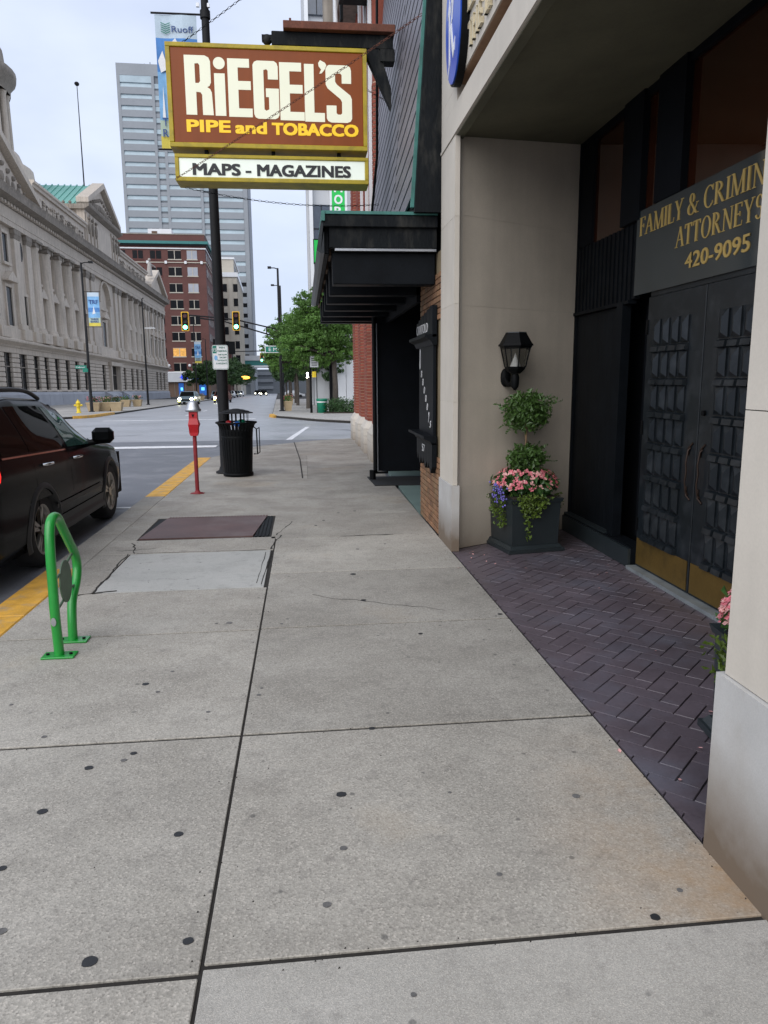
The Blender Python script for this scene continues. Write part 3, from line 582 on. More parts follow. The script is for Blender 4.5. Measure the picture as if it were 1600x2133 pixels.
# back wall of the bay
X0 = 2.95
m = MB(); m.box(X0 - .06, X0 + .1, 6.22, 8.0, -.01, .185); m.build('black_kerb', 'black_paint', bld)
m = MB(); m.box(X0 - .085, X0 - .0605, 6.22, 7.98, .0, .17); m.box(X0 - .06, X0 + .02, 6.86, 7.97, .186, .20); m.build('kerb_face', 'pot', bld)
for i in range(12):
    y0 = 6.84 + i * .0945
    m = MB(); m.cbox(X0 + .015, X0 + .06, y0, y0 + .0935, .187, 2.34, .0012); m.build('wall_board', 'black_paint', bld)
m = MB(); m.box(X0 - .035, X0 + .05, 6.70, 6.83, .187, 2.36); m.box(X0 - .01, X0 + .04, 7.965, 8.01, .2, 4.12); m.build('door_post', 'black_paint', bld)
m = MB(); m.box(X0 + .20, X0 + .24, 6.21, 6.71, .187, 2.34); m.build('dark_sidelight', 'black_deep', bld)
m = MB(); m.box(X0 + .192, X0 + .199, 6.30, 6.40, 1.53, 1.60); m.build('sticker', 'sticker', bld)
m = MB(); m.box(X0 - .03, X0 + .05, 6.60, 7.98, 2.345, 2.375); m.build('band_rail', 'black_paint', bld)
for i in range(30):
    y0 = 6.53 + i * .0487
    m = MB(); m.box(X0 - .005 + .012 * (i % 2), X0 + .05, y0, y0 + .044, 2.38, 3.03 if True else 3); m.build('corrugated_strip', 'black_paint', bld)
m = MB(); m.box(X0 - .02, X0 + .04, 1.42, 6.51, 2.40, 3.10); m.build('sign_panel', 'sign_glass', bld)
m = MB(); m.box(X0 + .0, X0 + .06, 1.42, 6.21, 2.362, 2.399); m.build('door_head', 'door_paint', bld)
m = MB(); m.box(X0 + .03, X0 + .05, 1.42, 7.96, 3.04, 4.09); m.build('transom_glass', 'dark_glass', bld)
for a, b in [(7.62, 7.96), (6.47, 6.86), (5.76, 6.20), (3.2, 3.5)]: m = MB(); m.box(X0 - (.03 if a < 7 else -.001), X0 + .029, a, b, 3.105 if a < 6.4 else 3.04, 4.088); m.build('mullion', 'black_deep', bld)
m = MB(); m.box(X0 - .001, X0 + .029, 1.42, 7.96, 4.02, 4.092); m.build('transom_head', 'black_deep', bld)
m = MB(); m.box(X0 - .11, X0 + .0, 2.2, 6.2, -.01, .028); m.build('door_sill', 'sill', bld)
m = MB(); m.box(X0 + .02, X0 + .07, 1.42, 4.30, .03, 2.36); m.build('side_panel', 'door_paint', bld)
# the two panelled doors
pyr = MB(); a_, b_ = .056, .098
pyr.add([(0, -a_, -b_), (0, a_, -b_), (0, a_, b_), (0, -a_, b_), (-.012, -a_, -b_), (-.012, a_, -b_), (-.012, a_, b_), (-.012, -a_, b_), (-.034, -.005, b_ * -.65), (-.034, .005, b_ * -.65), (-.034, .005, b_ * .42), (-.034, -.005, b_ * .42)],
        [(0, 1, 5, 4), (1, 2, 6, 5), (2, 3, 7, 6), (3, 0, 4, 7), (4, 5, 9, 8), (5, 6, 10, 9), (6, 7, 11, 10), (7, 4, 8, 11), (8, 9, 10, 11)])
pyr = pyr.mesh('raised_panel', MT['door_paint'])
led = MB(); led.add([(0, -.066, -.03), (0, .066, -.03), (0, .066, .03), (0, -.066, .03), (-.038, -.058, -.022), (-.038, .058, -.022), (-.030, .058, .018), (-.030, -.058, .018)],
        [(0, 1, 5, 4), (1, 2, 6, 5), (2, 3, 7, 6), (3, 0, 4, 7), (4, 5, 6, 7)]); led = led.mesh('ledge_block', MT['door_paint'])
for di, (ya, yb) in enumerate([(5.275, 6.195), (4.335, 5.262)]):
    m = MB(); m.cbox(X0 - .025, X0 + .03, ya, yb, .03, 2.355, .004); d = m.build('door', 'door_paint', bld, label=('left' if di == 0 else 'right') + ' leaf of the black panelled double door')
    m = MB(); m.box(X0 - .031, X0 - .0255, ya + .02, yb - .02, .05, .285); m.build('kick_plate', 'brass', d)
    c0 = (ya + yb) / 2
    for r in range(7):
        z = 2.06 - r * .268
        for c in range(4):
            y = c0 + .225 - c * .152 + (.04 if di == 0 else -.02)
            piece('raised_panel', pyr, d, (X0 - .0255, y, z)); piece('ledge_block', led, d, (X0 - .0255, y, z - .138))
    hy = ya + .075 if di == 0 else yb - .085
    m = MB(); m.tube([(X0 - .03, hy, 1.16), (X0 - .05, hy, 1.14), (X0 - .06, hy + .004, 1.04), (X0 - .055, hy - .004, .98), (X0 - .06, hy + .004, .9), (X0 - .05, hy, .82), (X0 - .03, hy, .80)], .006, 6)
    m.tube([(X0 - .028, hy - .03, 1.2), (X0 - .034, hy + .02, 1.16), (X0 - .028, hy + .03, 1.1)], .008, 5); m.tube([(X0 - .028, hy - .03, .76), (X0 - .034, hy + .02, .79), (X0 - .028, hy + .03, .86)], .008, 5)
    m.build('handle', 'handle_iron', d)
    for hz in (.35, 1.2, 2.05): m = MB(); m.box(X0 - .035, X0 - .0255, (yb if di == 0 else ya) - .02, (yb if di == 0 else ya) + .012, hz, hz + .12); m.build('hinge', 'black_metal', d)
m = MB(); m.tube([(X0 - .045, 5.19, 1.43), (X0 - .02, 5.19, 1.43)], .020, 10); m.build('lock', 'black_metal', bld)
# gold serif lettering, each stroke a hair prouder than the last
SER = {}
def arc(cx, cy, rx, ry, a0, a1, w0, w1, n=10):
    o = []; i_ = []
    for k in range(n + 1):
        t_ = k / n; a = math.radians(a0 + (a1 - a0) * t_); w_ = w0 + (w1 - w0) * abs(math.cos(a))
        o.append((cx + rx * math.cos(a), cy + ry * math.sin(a))); i_.append((cx + (rx - w_) * math.cos(a), cy + (ry - w_ * .8) * math.sin(a)))
    return o + i_[::-1]
def st(x0, y0, x1, y1, w_): return [(x0 - w_ / 2, y0), (x0 + w_ / 2, y0), (x1 + w_ / 2, y1), (x1 - w_ / 2, y1)]
def sf(x, y, w_=.22, h=.035): return [(x - w_ / 2, y), (x + w_ / 2, y), (x + w_ / 2, y + h), (x - w_ / 2, y + h)]
K, T_ = .12, .045
SER['F'] = (.52, [st(.12, 0, .12, 1, K), sf(.12, 0), [(.04, .955), (.48, .955), (.48, 1), (.04, 1)], [(.45, .80), (.48, .80), (.48, .955), (.46, .955)], [(.18, .50), (.38, .50), (.38, .545), (.18, .545)], [(.36, .42), (.39, .42), (.39, .62), (.36, .62)]])
SER['E'] = (.56, SER['F'][1][:1] + [[(.04, .955), (.48, .955), (.48, 1), (.04, 1)], [(.45, .80), (.48, .80), (.48, .955), (.46, .955)], [(.18, .50), (.38, .50), (.38, .545), (.18, .545)], [(.36, .42), (.39, .42), (.39, .62), (.36, .62)], [(.04, 0), (.50, 0), (.50, .045), (.04, .045)], [(.48, .045), (.50, .045), (.53, .22), (.50, .22)]])
SER['L'] = (.50, [st(.12, 0, .12, 1, K), sf(.12, .965), [(.04, 0), (.46, 0), (.46, .045), (.04, .045)], [(.44, .045), (.46, .045), (.50, .24), (.47, .24)]])
SER['A'] = (.66, [st(.06, .03, .33, 1, T_), st(.58, .03, .33, 1, K), sf(.06, 0, .2), sf(.58, 0, .24), [(.15, .34), (.50, .34), (.50, .38), (.15, .38)]])
SER['M'] = (.86, [st(.10, 0, .13, 1, T_), st(.42, .0, .13, 1, K), st(.42, .0, .70, 1, T_), st(.74, 0, .71, 1, K), sf(.10, 0), sf(.74, 0, .24), sf(.10, .965, .16), sf(.76, .965, .16)])
SER['I'] = (.26, [st(.13, 0, .13, 1, K), sf(.13, 0), sf(.13, .965)])
SER['Y'] = (.62, [st(.31, 0, .31, .46, K), st(.31, .45, .08, 1, K), st(.31, .45, .54, 1, T_), sf(.31, 0), sf(.08, .965, .2), sf(.54, .965, .18)])
SER['N'] = (.72, [st(.12, 0, .12, 1, T_), st(.60, 0, .12, 1, K), st(.60, 0, .60, 1, T_), sf(.12, 0, .18), sf(.09, .965, .16), sf(.60, .965, .18)])
SER['T'] = (.60, [st(.30, 0, .30, 1, K), sf(.30, 0), [(.03, .95), (.57, .95), (.57, 1), (.03, 1)], [(.03, .80), (.06, .80), (.09, .95), (.03, .95)], [(.57, .80), (.54, .80), (.51, .95), (.57, .95)]])
SER['O'] = (.74, [arc(.37, .5, .34, .52, 0, 180, .045, .12), arc(.37, .5, .34, .52, 180, 360, .045, .12)])
SER['C'] = (.66, [arc(.37, .5, .34, .52, 50, 310, .045, .12, 16), [(.56, .74), (.60, .74), (.61, 1.0), (.57, .98)], [(.57, .10), (.61, .14), (.61, .26), (.58, .24)]])
SER['R'] = (.66, [st(.13, 0, .13, 1, K), sf(.13, 0), arc(.18, .75, .32, .25, -90, 90, .04, .11), sf(.12, .965, .16), st(.58, .02, .30, .5, K), sf(.60, 0, .16)])
SER['S'] = (.52, [arc(.26, .74, .20, .27, 20, 270, .045, .1, 14), arc(.26, .27, .21, .27, -160, 90, .045, .1, 14)])
SER['W'] = (.95, [st(.28, 0, .08, 1, K), st(.28, 0, .48, .95, T_), st(.68, 0, .48, .95, K), st(.68, 0, .88, 1, T_), sf(.08, .965, .2), sf(.48, .965, .2), sf(.88, .965, .18)])
SER['H'] = (.74, [st(.12, 0, .12, 1, K), st(.60, 0, .60, 1, K), sf(.12, 0), sf(.12, .965), sf(.60, 0), sf(.60, .965), [(.18, .48), (.54, .48), (.54, .525), (.18, .525)]])
SER['&'] = (.80, [arc(.33, .77, .18, .24, -60, 250, .045, .1, 14), arc(.32, .27, .28, .29, 110, 350, .045, .12, 14), st(.68, 0, .22, .66, K), st(.50, .12, .70, .5, T_), sf(.70, .49, .18), sf(.72, 0, .16)])
def serif(mb, s, o, R_, U_, h, width=None, depth=.008):
    R_, U_ = Vector(R_), Vector(U_); N_ = R_.cross(U_); tot = sum(SER[c][0] if c != ' ' else .28 for c in s) + .04 * len(s); k = (width / tot) if width else h; x = 0; z = 0
    for c in s:
        if c == ' ': x += .28; continue
        for q in SER[c][1]:
            z = (z + 1) % 12; d = depth + z * .00035
            pts = [Vector(o) + R_ * ((x + p[0]) * k) + U_ * (p[1] * h) for p in q]; n = len(pts)
            F = [tuple(range(n, 2 * n))] + [(i, (i + 1) % n, n + (i + 1) % n, n + i) for i in range(n)]
            if len(q) > 8:
                hN = n // 2; F = [(n + i, n + i + 1, n + n - 2 - i, n + n - 1 - i) for i in range(hN - 1)] + F[1:]
            mb.add(pts + [p + N_ * d for p in pts], F)
        x += SER[c][0] + .04
    return mb
RW, UW = (0, -1, 0), (0, 0, 1)
xs = X0 - .0202
serif(MB(), 'FAMILY & CRIMINAL', (xs, 6.45, 2.89), RW, UW, .150, 2.07, .004).build('lettering', 'gold', bld, label='gold serif words FAMILY & CRIMINAL')
serif(MB(), 'ATTORNEYS', (xs, 5.79, 2.685), RW, UW, .150, 1.14, .004).build('lettering', 'gold', bld, label='gold serif word ATTORNEYS')
text(MB(), '420-9095', (xs, 5.62, 2.505), RW, UW, .120, .84, .022, .004).build('lettering', 'gold', bld, label='gold phone number 420-9095')
# blue oval logo and raised letters on the frieze
t = thing('logo_sign', 'blue oval logo disc with pale letter R on the limestone frieze', 'sign', (1.40, 6.86, 4.70))
n = 40; el = [(6.85 + .335 * math.cos(2 * PI * i / n), 4.72 + .53 * math.sin(2 * PI * i / n)) for i in range(n)]; e2 = [(6.85 + .315 * math.cos(2 * PI * i / n), 4.72 + .51 * math.sin(2 * PI * i / n)) for i in range(n)]
MB().prism(el, 1.365, 1.429, 0).build('rim', 'black_metal', t); MB().prism(e2, 1.352, 1.364, 0).build('face', 'blue_oval', t)
m = MB(); xr = 1.352
for k, q in enumerate([[(.09, -.27), (.14, -.27), (.155, .22), (.12, .25)], [(.20, .13), (.14, .24), (.12, .30), (.13, .18)], [(.09, .16), (.02, .26), (-.05, .20), (.0, .06), (.08, .0), (.08, .03), (.03, .09), (.0, .18), (.02, .22), (.08, .12)],
                        [(.08, .02), (.03, .04), (-.06, -.20), (-.12, -.12), (-.10, -.22), (-.04, -.26), (.0, -.18)], [(.17, -.36), (.07, -.24), (.10, -.27), (.14, -.27)]]):
    pts = [(6.86 + p[0], 4.66 + p[1]) for p in q]; d = .004 + .0006 * k
    shape(m, [[(-p[0], p[1]) for p in pts]], (xr, 0, 0), (0, -1, 0), (0, 0, 1), 1, 1, d)
m.build('letter', 'white', t)
t = thing('frieze_lettering', 'raised pale letters on the limestone frieze beside the blue logo', 'sign', (1.42, 5.9, 4.5))
for w_, o_, h_, wd in [('THE LAW', (1.4285, 6.50, 4.34), .185, 1.12), ('LO', (1.4285, 6.58, 4.62), .42, .75)]: serif(MB(), w_, o_, RW, UW, h_, wd, .022).build('lettering', 'mustard' if False else 'gold' if False else 'letter_pale', t)

# ================================================================== TOBACCO SHOP FRONT
shop = thing('tobacco_shop_front', 'dark shop front with black canopy, grey board cladding and buff brick strip', 'building', (1.6, 10, 0))
m = MB(); m.box(1.445, 1.75, 7.775, 9.14, 0, 3.0); m.build('mortar_wall', 'mortar', shop)
bk = MB(); bk.cbox(-.0, .02, -.094, .094, -.0255, .0255, .003); bk = bk.mesh('brick', MT['brickA'])
bh = MB(); bh.cbox(-.0, .02, -.042, .042, -.0255, .0255, .003); bh = bh.mesh('brick', MT['brickA'])
for r in range(46):
    z = .035 + r * .0605
    if .86 < z < 2.30: continue
    y = 7.785
    half = r % 2
    if half: piece('brick', bh, shop, (1.428 + rnd.uniform(-.002, .002), y + .047, z)); y += .103
    while y + .19 < 9.14: piece('brick', bk, shop, (1.428 + rnd.uniform(-.003, .002), y + .0985, z)); y += .2065
    if y + .095 < 9.14: piece('brick', bh, shop, (1.428, y + .047, z))
# side wall of the brick strip towards the shop entry and the recess behind it
m = MB(); m.box(1.46, 1.75, 9.141, 9.16, 0, 3.0); m.build('reveal', 'black_deep', shop)
m = MB(); m.box(1.70, 3.6, 9.17, 9.25, 0, 3.0); m.box(3.5, 3.6, 9.25, 13.6, -.1, 3.0); m.box(1.50, 3.5, 13.6, 13.7, .0, 3.0); m.build('recess_wall', 'black_deep', shop)
m = MB(); m.prism([(1.43, 9.17), (3.5, 9.17), (3.5, 13.6), (1.52, 13.6)], -.05, .001); m.build('entry_floor', 'teal_floor', shop)
m = MB(); m.box(1.20, 2.3, 12.55, 12.75, .14, 3.1); m.build('dark_screen_wall', 'black_deep', shop)
m = MB(); m.box(1.215, 1.235, 12.535, 12.549, .1, 2.6); m.build('edge_strip', 'steel', shop)
m = MB(); m.tube([(1.18, 12.50, .12), (1.18, 12.50, 3.0)], .035, 8); m.tube([(1.13, 12.45, 0), (1.13, 12.45, .17)], .055, 10); m.tube([(1.13, 12.48, .12), (1.40, 12.5, .12)], .02, 6); m.build('corner_pipe', 'black_metal', shop)
m = MB(); m.box(1.46, 3, 13.7, 14.6, 0, 3.3); m.build('end_wall', 'black_deep', shop)
# black plaque on the brick strip
t = thing('wall_plaque', 'tall black wooden plaque with shelf mouldings and thin white script on the brick strip', 'sign', (1.4, 8.55, 1.5))
m = MB(); m.cbox(1.39, 1.426, 7.99, 8.97, 1.06, 2.08, .006); m.build('board', 'black_paint', t)
for k, (a, b, z) in enumerate([(7.95, 8.14, 2.46), (8.145, 8.32, 2.44), (8.325, 8.52, 2.42), (8.525, 8.72, 2.40), (8.725, 8.90, 2.37), (8.905, 9.04, 2.34)]):
    m = MB(); m.cbox(1.372, 1.425, a, b, 2.13, z, .004); m.build('top_board', 'black_paint', t)
    zc = [.66, .70, .68, .71, .69, .73][k]
    m = MB(); m.prism([(a, 1.0), (b, 1.0), (b, zc + .08), ((a + b) / 2, zc), (a, zc + .08)], 1.372, 1.425, 0); m.build('lower_board', 'black_paint', t)
m = MB(); m.prism([(1.425, 2.05), (1.38, 2.05), (1.35, 2.10), (1.29, 2.13), (1.29, 2.16), (1.425, 2.16)], 7.95, 9.12, 1); m.build('upper_shelf', 'black_paint', t)
m = MB(); m.prism([(1.425, .985), (1.37, .985), (1.35, 1.02), (1.28, 1.05), (1.28, 1.08), (1.425, 1.08)], 7.95, 9.13, 1); m.build('lower_shelf', 'black_paint', t)
m = MB()
for k, c in enumerate('Onnonoys'): text(m, c, (1.3895, 8.92 - k * .105, 1.80 - k * .092), RW, UW, .26 if k == 0 else .13, .075, -.012, .003, shear=.3)
m.build('script', 'white', t, label='thin pale script running diagonally down the plaque')
m = MB(); text(m, 'CAVITOLO', (1.3715, 9.02, 2.20), RW, UW, .11, .78, -.012, .003); m.build('lettering', 'white', t)
m = MB(); text(m, '57', (1.3715, 8.62, .86), RW, UW, .09, .18, -.012, .003); m.build('number', 'white', t)
tag(MB().prism([(1.06, 12.80), (1.10, 11.72), (1.98, 11.68), (2.1, 12.75)], .002, .014).build('door_mat', 'mat'), 'black rubber mat at the dark shop entrance', 'mat')
# canopy
can = thing('shop_canopy', 'black timber canopy with exposed beams and green copper edge over the shop entry', 'canopy', (.9, 10.2, 3))
m = MB(); m.cbox(.30, 1.425, 7.98, 8.05, 3.03, 3.265, .006); m.build('front_fascia', 'black_worn', can)
m = MB(); m.cbox(.24, 1.425, 7.93, 7.975, 3.23, 3.345, .006); m.build('top_board', 'black_worn', can)
m = MB(); m.box(.235, 1.425, 7.92, 14.0, 3.35, 3.38); m.box(.225, .26, 7.90, 14.0, 3.28, 3.375); m.build('copper_edge', 'copper', can)
m = MB(); m.cbox(.25, .30, 8.055, 13.55, 2.98, 3.30, .005); m.build('side_fascia', 'black_worn', can)
m = MB(); m.prism([(.27, 3.30), (.22, 3.28), (.17, 3.0), (.21, 2.97), (.249, 2.97), (.249, 3.30)], 7.94, 13.58, 1); m.build('drip_board', 'door_paint', can)
m = MB(); m.box(.36, 1.42, 7.995, 8.045, 3.005, 3.035); m.build('light_batten', 'white', can) if False else m.build('light_batten', 'steel', can)
m = MB(); m.box(.305, 1.425, 8.06, 13.55, 3.20, 3.36); m.build('deck', 'black_deep', can)
for k, y in enumerate([8.08, 9.1, 10.1, 11.1, 12.1, 13.1, 13.6]):
    m = MB(); m.cbox(.335 if y < 12.5 else .335, 1.425, y, y + .20, 2.68, 3.0, .008); m.build('beam', 'black_paint', can)
    m = MB(); m.box(.31, .334, y + .205, y + .60, 3.0, 3.195); m.build('soffit_block', 'brownw', can)
m = MB(); m.box(1.38, 1.43, 9.1, 13.5, 2.6, 3.0); m.build('wall_plate', 'black_deep', can)
# grey board cladding above, leaning back slightly, with a black end board
lean = lambda z: 1.17 + .065 * (z - 3.4)
clad = shop
for r in range(30):
    for a, b, tl in ((8.03, 10.22, .06), (10.23, 14.9, .06)):
        z = 3.30 + r * .212; m = MB(); sp = lambda y: (y - 8) * .022
        def cr_(y, zz, d): return (lean(zz) + sp(y) + d, y, zz)
        za, zb = z + .30 - tl * (a - 8.03 if a < 9 else 0), z + .30 - tl * (b - (8.03 if a < 9 else 10.23))
        lo_a, lo_b, hi_a, hi_b = max(za, 3.37), max(zb, 3.37), za + .187, zb + .187
        if hi_b < 3.40: hi_b = 3.40
        m.add([cr_(a, lo_a, -.004), cr_(b, lo_b, -.004), cr_(b, hi_b, 0), cr_(a, hi_a, 0), cr_(a, lo_a, .018), cr_(b, lo_b, .018), cr_(b, hi_b, .018), cr_(a, hi_a, .018)], [(0, 1, 2, 3), (0, 4, 5, 1), (1, 5, 6, 2), (3, 7, 4, 0), (4, 7, 6, 5), (2, 6, 7, 3)])
        m.build('cladding_board', 'slate', clad)
m = MB(); m.add([(1.20, 8.0, 3.42), (1.6, 8.0, 3.42), (1.6, 14.9, 3.42), (1.42, 14.9, 3.42), (1.62, 8.0, 9.1), (1.9, 8.0, 9.1), (1.9, 14.9, 9.1), (1.82, 14.9, 9.1)], [(0, 3, 7, 4), (0, 1, 5, 4), (3, 2, 6, 7), (4, 5, 6, 7)]); m.build('cladding_backing', 'black_deep', shop)
m = MB(); m.add([(1.185, 7.90, 3.36), (1.428, 7.90, 3.36), (1.428, 7.90, 9.1), (1.54 - .02, 7.90, 9.1), (1.185, 7.96, 3.36), (1.428, 7.96, 3.36), (1.428, 7.96, 9.1), (1.52, 7.96, 9.1)], [(0, 1, 2, 3), (4, 7, 6, 5), (0, 4, 5, 1), (0, 3, 7, 4), (1, 5, 6, 2)])
m = MB(); m.prism([(lean(3.36) - .0, 3.36), (1.80, 3.36), (1.80, 9.1), (lean(9.1), 9.1)], 7.83, 7.90, 1); m.build('end_board', 'black_worn', shop)
m = MB(); m.prism([(lean(3.42) - .035, 3.42), (lean(3.42) - .001, 3.42), (lean(9.1) - .001, 9.1), (lean(9.1) - .018, 9.1)], 7.90, 7.945, 1); m.build('copper_corner', 'copper', shop)
m = MB(); m.prism([(lean(3.42) - .012, 3.42), (lean(3.42) + .03, 3.42), (lean(9.1) + .03, 9.1), (lean(9.1) - .012, 9.1)], 7.95, 8.02, 1); m.build('corner_trim', 'black_worn', shop)
m = MB(); m.box(1.9, 6, 8.32, 15, 3.4, 9.1); m.box(3.62, 6, 9.2, 14.6, 0, 3.4); m.build('upper_mass', 'black_deep', shop)
m = MB(); m.tube([(1.10, 12.1, 3.42), (1.12, 12.0, 4.2), (1.20, 11.9, 5.0), (1.22, 11.85, 7.6)], .022, 6); m.box(1.0, 1.22, 11.95, 12.15, 3.412, 3.47); m.build('conduit', 'black_metal', shop)

# ------------------------------------------------------------------ hanging shop sign
YS = 10.85
sg = thing('hanging_shop_sign', "large brown lit sign reading RiEGEL'S PIPE and TOBACCO in a mustard frame", 'sign', (-.36, 11, 5.4))
SH = -.018        # the boxes hang a touch out of plumb
def sbox(x0, x1, z0, z1, y0, y1, nm, mt, bev=.006): m = MB(); m.cbox(x0, x1, y0, y1, z0, z1, bev); return m.build(nm, mt, sg)
X_0, X_1, Z0, Z1 = -1.685, .965, 4.775, 6.06
sbox(X_0 + .02, X_1 - .02, Z0 + .02, Z1 - .02, YS + .012, YS + .30, 'cabinet', 'mustard')
for q in [(X_0, X_1, Z1 - .055, Z1), (X_0, X_1, Z0, Z0 + .06), (X_0, X_0 + .06, Z0 + .0605, Z1 - .0555), (X_1 - .055, X_1, Z0 + .0605, Z1 - .0555)]: sbox(q[0], q[1], q[2], q[3], YS - .025, YS + .34, 'frame_bar', 'mustard')
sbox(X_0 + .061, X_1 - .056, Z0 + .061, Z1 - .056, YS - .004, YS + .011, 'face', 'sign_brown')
Y0_, Y1_, = 4.345, 4.69
sbox(X_0 + .09, X_1 - .01, Y0_ + .02, Y1_ - .02, YS + .012, YS + .32, 'lower_cabinet', 'mustard')
for q in [(X_0 + .05, X_1 + .01, Y1_ - .045, Y1_), (X_0 + .05, X_1 + .01, Y0_, Y0_ + .055), (X_0 + .05, X_0 + .10, Y0_ + .0555, Y1_ - .0455), (X_1 - .04, X_1 + .01, Y0_ + .0555, Y1_ - .0455)]: sbox(q[0], q[1], q[2], q[3], YS - .025, YS + .36, 'frame_bar', 'mustard')
sbox(X_0 + .101, X_1 - .041, Y0_ + .056, Y1_ - .046, YS - .004, YS + .011, 'lower_face', 'sign_white')
for x in (-1.25, -.35, .55): sbox(x, x + .05, Y1_ + .001, Z0 - .001, YS + .08, YS + .22, 'bracket', 'black_metal')
kx = 2.53 / 392.0; kz = 1.165 / 197.0; OX, OZ = X_0 + .065, Z0 + .06
LT = {
 'R': (28, 59, [[(0, 0), (0, 123), (42, 123), (50, 119), (53, 111), (53, 68), (50, 61), (45, 58), (51, 54), (54, 47), (56, 0), (34, 0), (34, 42), (31, 47), (22, 48), (22, 0)], [(21, 66), (21, 106), (28, 107), (31, 103), (31, 70), (28, 66)]]),
 'i': (86, 59, [[(2, 0), (2, 88), (24, 88), (24, 0)], [(13 + 12 * math.cos(a * PI / 12), 109 + 12.5 * math.sin(a * PI / 12)) for a in range(24)]]),
 'E': (116, 58, [[(0, 0), (0, 121), (45, 121), (45, 103), (21, 103), (21, 75), (47, 75), (47, 57), (21, 57), (21, 18), (49, 18), (49, 0)]]),
 'G': (168, 56, [[(0, 10), (0, 112), (3, 118), (9, 121), (44, 121), (50, 117), (52, 110), (52, 83), (31, 83), (31, 101), (28, 104), (22, 102), (22, 20), (26, 17), (32, 20), (32, 46), (26, 46), (26, 64), (53, 64), (53, 9), (50, 3), (44, 0), (9, 0), (3, 3)]]),
 'E2': (223, 55, [[(0, 0), (0, 121), (46, 121), (46, 103), (21, 103), (21, 75), (48, 75), (48, 57), (21, 57), (21, 18), (51, 18), (51, 0)]]),
 'L': (275, 54, [[(0, 0), (0, 121), (20, 121), (20, 19), (42, 19), (42, 0)]]),
 'q': (305, 156, [[(2, 0), (6, 9), (1, 15), (0, 22), (4, 28), (14, 23), (17, 18), (14, 10), (7, 1)]]),
 'S': (320, 54, [[(7, 121), (46, 121), (52, 117), (54, 110), (54, 83), (34, 83), (34, 101), (31, 104), (23, 104), (20, 101), (20, 86), (24, 80), (52, 58), (55, 50), (55, 9), (52, 3), (45, 0), (11, 0), (4, 3), (1, 9), (1, 36), (22, 36), (22, 20), (25, 17), (31, 17), (34, 20), (34, 44), (31, 50), (4, 72), (0, 80), (0, 112), (3, 118)]])}
m = MB()
for k, (lx, ly, sp) in LT.items(): shape(m, sp, (OX + (lx - 1) * kx * .985, YS - .005, OZ + ly * kz - (lx * .012) * kz), (1, 0, 0), (0, 0, 1), kx * .985, kz, .008)
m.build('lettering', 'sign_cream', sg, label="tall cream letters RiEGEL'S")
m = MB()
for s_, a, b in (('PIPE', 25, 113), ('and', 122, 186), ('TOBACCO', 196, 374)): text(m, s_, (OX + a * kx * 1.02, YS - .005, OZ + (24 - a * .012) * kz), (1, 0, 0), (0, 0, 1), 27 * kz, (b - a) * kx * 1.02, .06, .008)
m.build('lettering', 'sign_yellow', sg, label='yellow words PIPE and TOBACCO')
m = MB()
for s_, a, b in (('MAPS', 25, 124), ('-', 134, 146), ('MAGAZINES', 158, 356)): text(m, s_, (OX + (a + 8) * kx, YS - .005, Y0_ + .09), (1, 0, 0), (0, 0, 1), 26.5 * kz, (b - a) * kx, .055 if s_ != '-' else .03, .007)
m.build('lettering', 'ink', sg, label='black words MAPS - MAGAZINES')
arm = thing('sign_bracket', 'black steel beam with rusty cap and diagonal brace carrying the shop sign', 'bracket', (.5, 11, 6.2))
m = MB(); m.cbox(-.30, 1.34, 10.95, 11.10, 6.11, 6.29, .01); m.build('beam', 'black_worn', arm)
m = MB(); m.cbox(-.14, 1.36, 10.86, 11.2, 6.29, 6.385, .006); m.box(-.06, -.03, 10.95, 11.0, 6.385, 6.45); m.build('cap_plate', 'rust', arm)
m = MB(); m.sphere((-.36, 11.02, 6.20), .07, 8, 6, (1, .8, 1)); m.box(-.43, -.30, 10.98, 11.06, 6.18, 6.25); m.build('end_knob', 'black_worn', arm)
m = MB(); m.prism([(.93, 6.11), (1.15, 6.11), (1.31, 5.62), (1.31, 5.36)], 10.96, 11.09, 1); m.build('brace', 'black_worn', arm)
m = MB(); m.cbox(1.16, 1.36, 10.93, 11.12, 5.95, 6.11, .006); m.build('wall_shoe', 'black_worn', arm)
def chain(a, b, label, sag=0.0, pitch=.05, r=.012, wire=.0035):
    A, B = Vector(a), Vector(b); n = int((B - A).length / pitch); m = MB(); d = (B - A).normalized(); s0 = d.cross(Vector((0, 0, 1))).normalized(); u0 = s0.cross(d)
    for i in range(n):
        t_ = (i + .5) / n; c = A.lerp(B, t_) - Vector((0, 0, sag * 4 * t_ * (1 - t_))); w_ = s0 if i % 2 else u0; V = []
        ring = [c + d * (pitch * .62 * math.cos(k * PI / 4)) + w_ * (r * math.sin(k * PI / 4)) for k in range(8)]
        ot = w_.cross(d).normalized()
        for p in ring:
            rad = (p - c).normalized()
            V += [p + rad * wire, p + ot * wire, p - rad * wire, p - ot * wire]
        m.add(V, [(k * 4 + j, k * 4 + (j + 1) % 4, ((k + 1) % 8) * 4 + (j + 1) % 4, ((k + 1) % 8) * 4 + j) for k in range(8) for j in range(4)])
    tag(m.build('chain', 'rust' if label.startswith('rusty') else 'black_metal'), label, 'chain')
chain((-1.63, 10.79, 4.36), (1.26, 7.92, 5.22), 'rusty stay chain crossing the face of the brown shop sign', .02)
chain((-1.66, 11.15, 6.07), (1.45, 11.6, 8.6), 'dark stay chain rising from the top left corner of the shop sign', .05)
chain((-1.55, 11.12, 4.33), (1.22, 11.9, 4.32), 'dark chain sagging under the MAPS - MAGAZINES box', .10)
chain((.97, 11.0, 5.62), (1.30, 11.3, 5.58), 'short dark chain from the sign right edge to the cladding', .01)

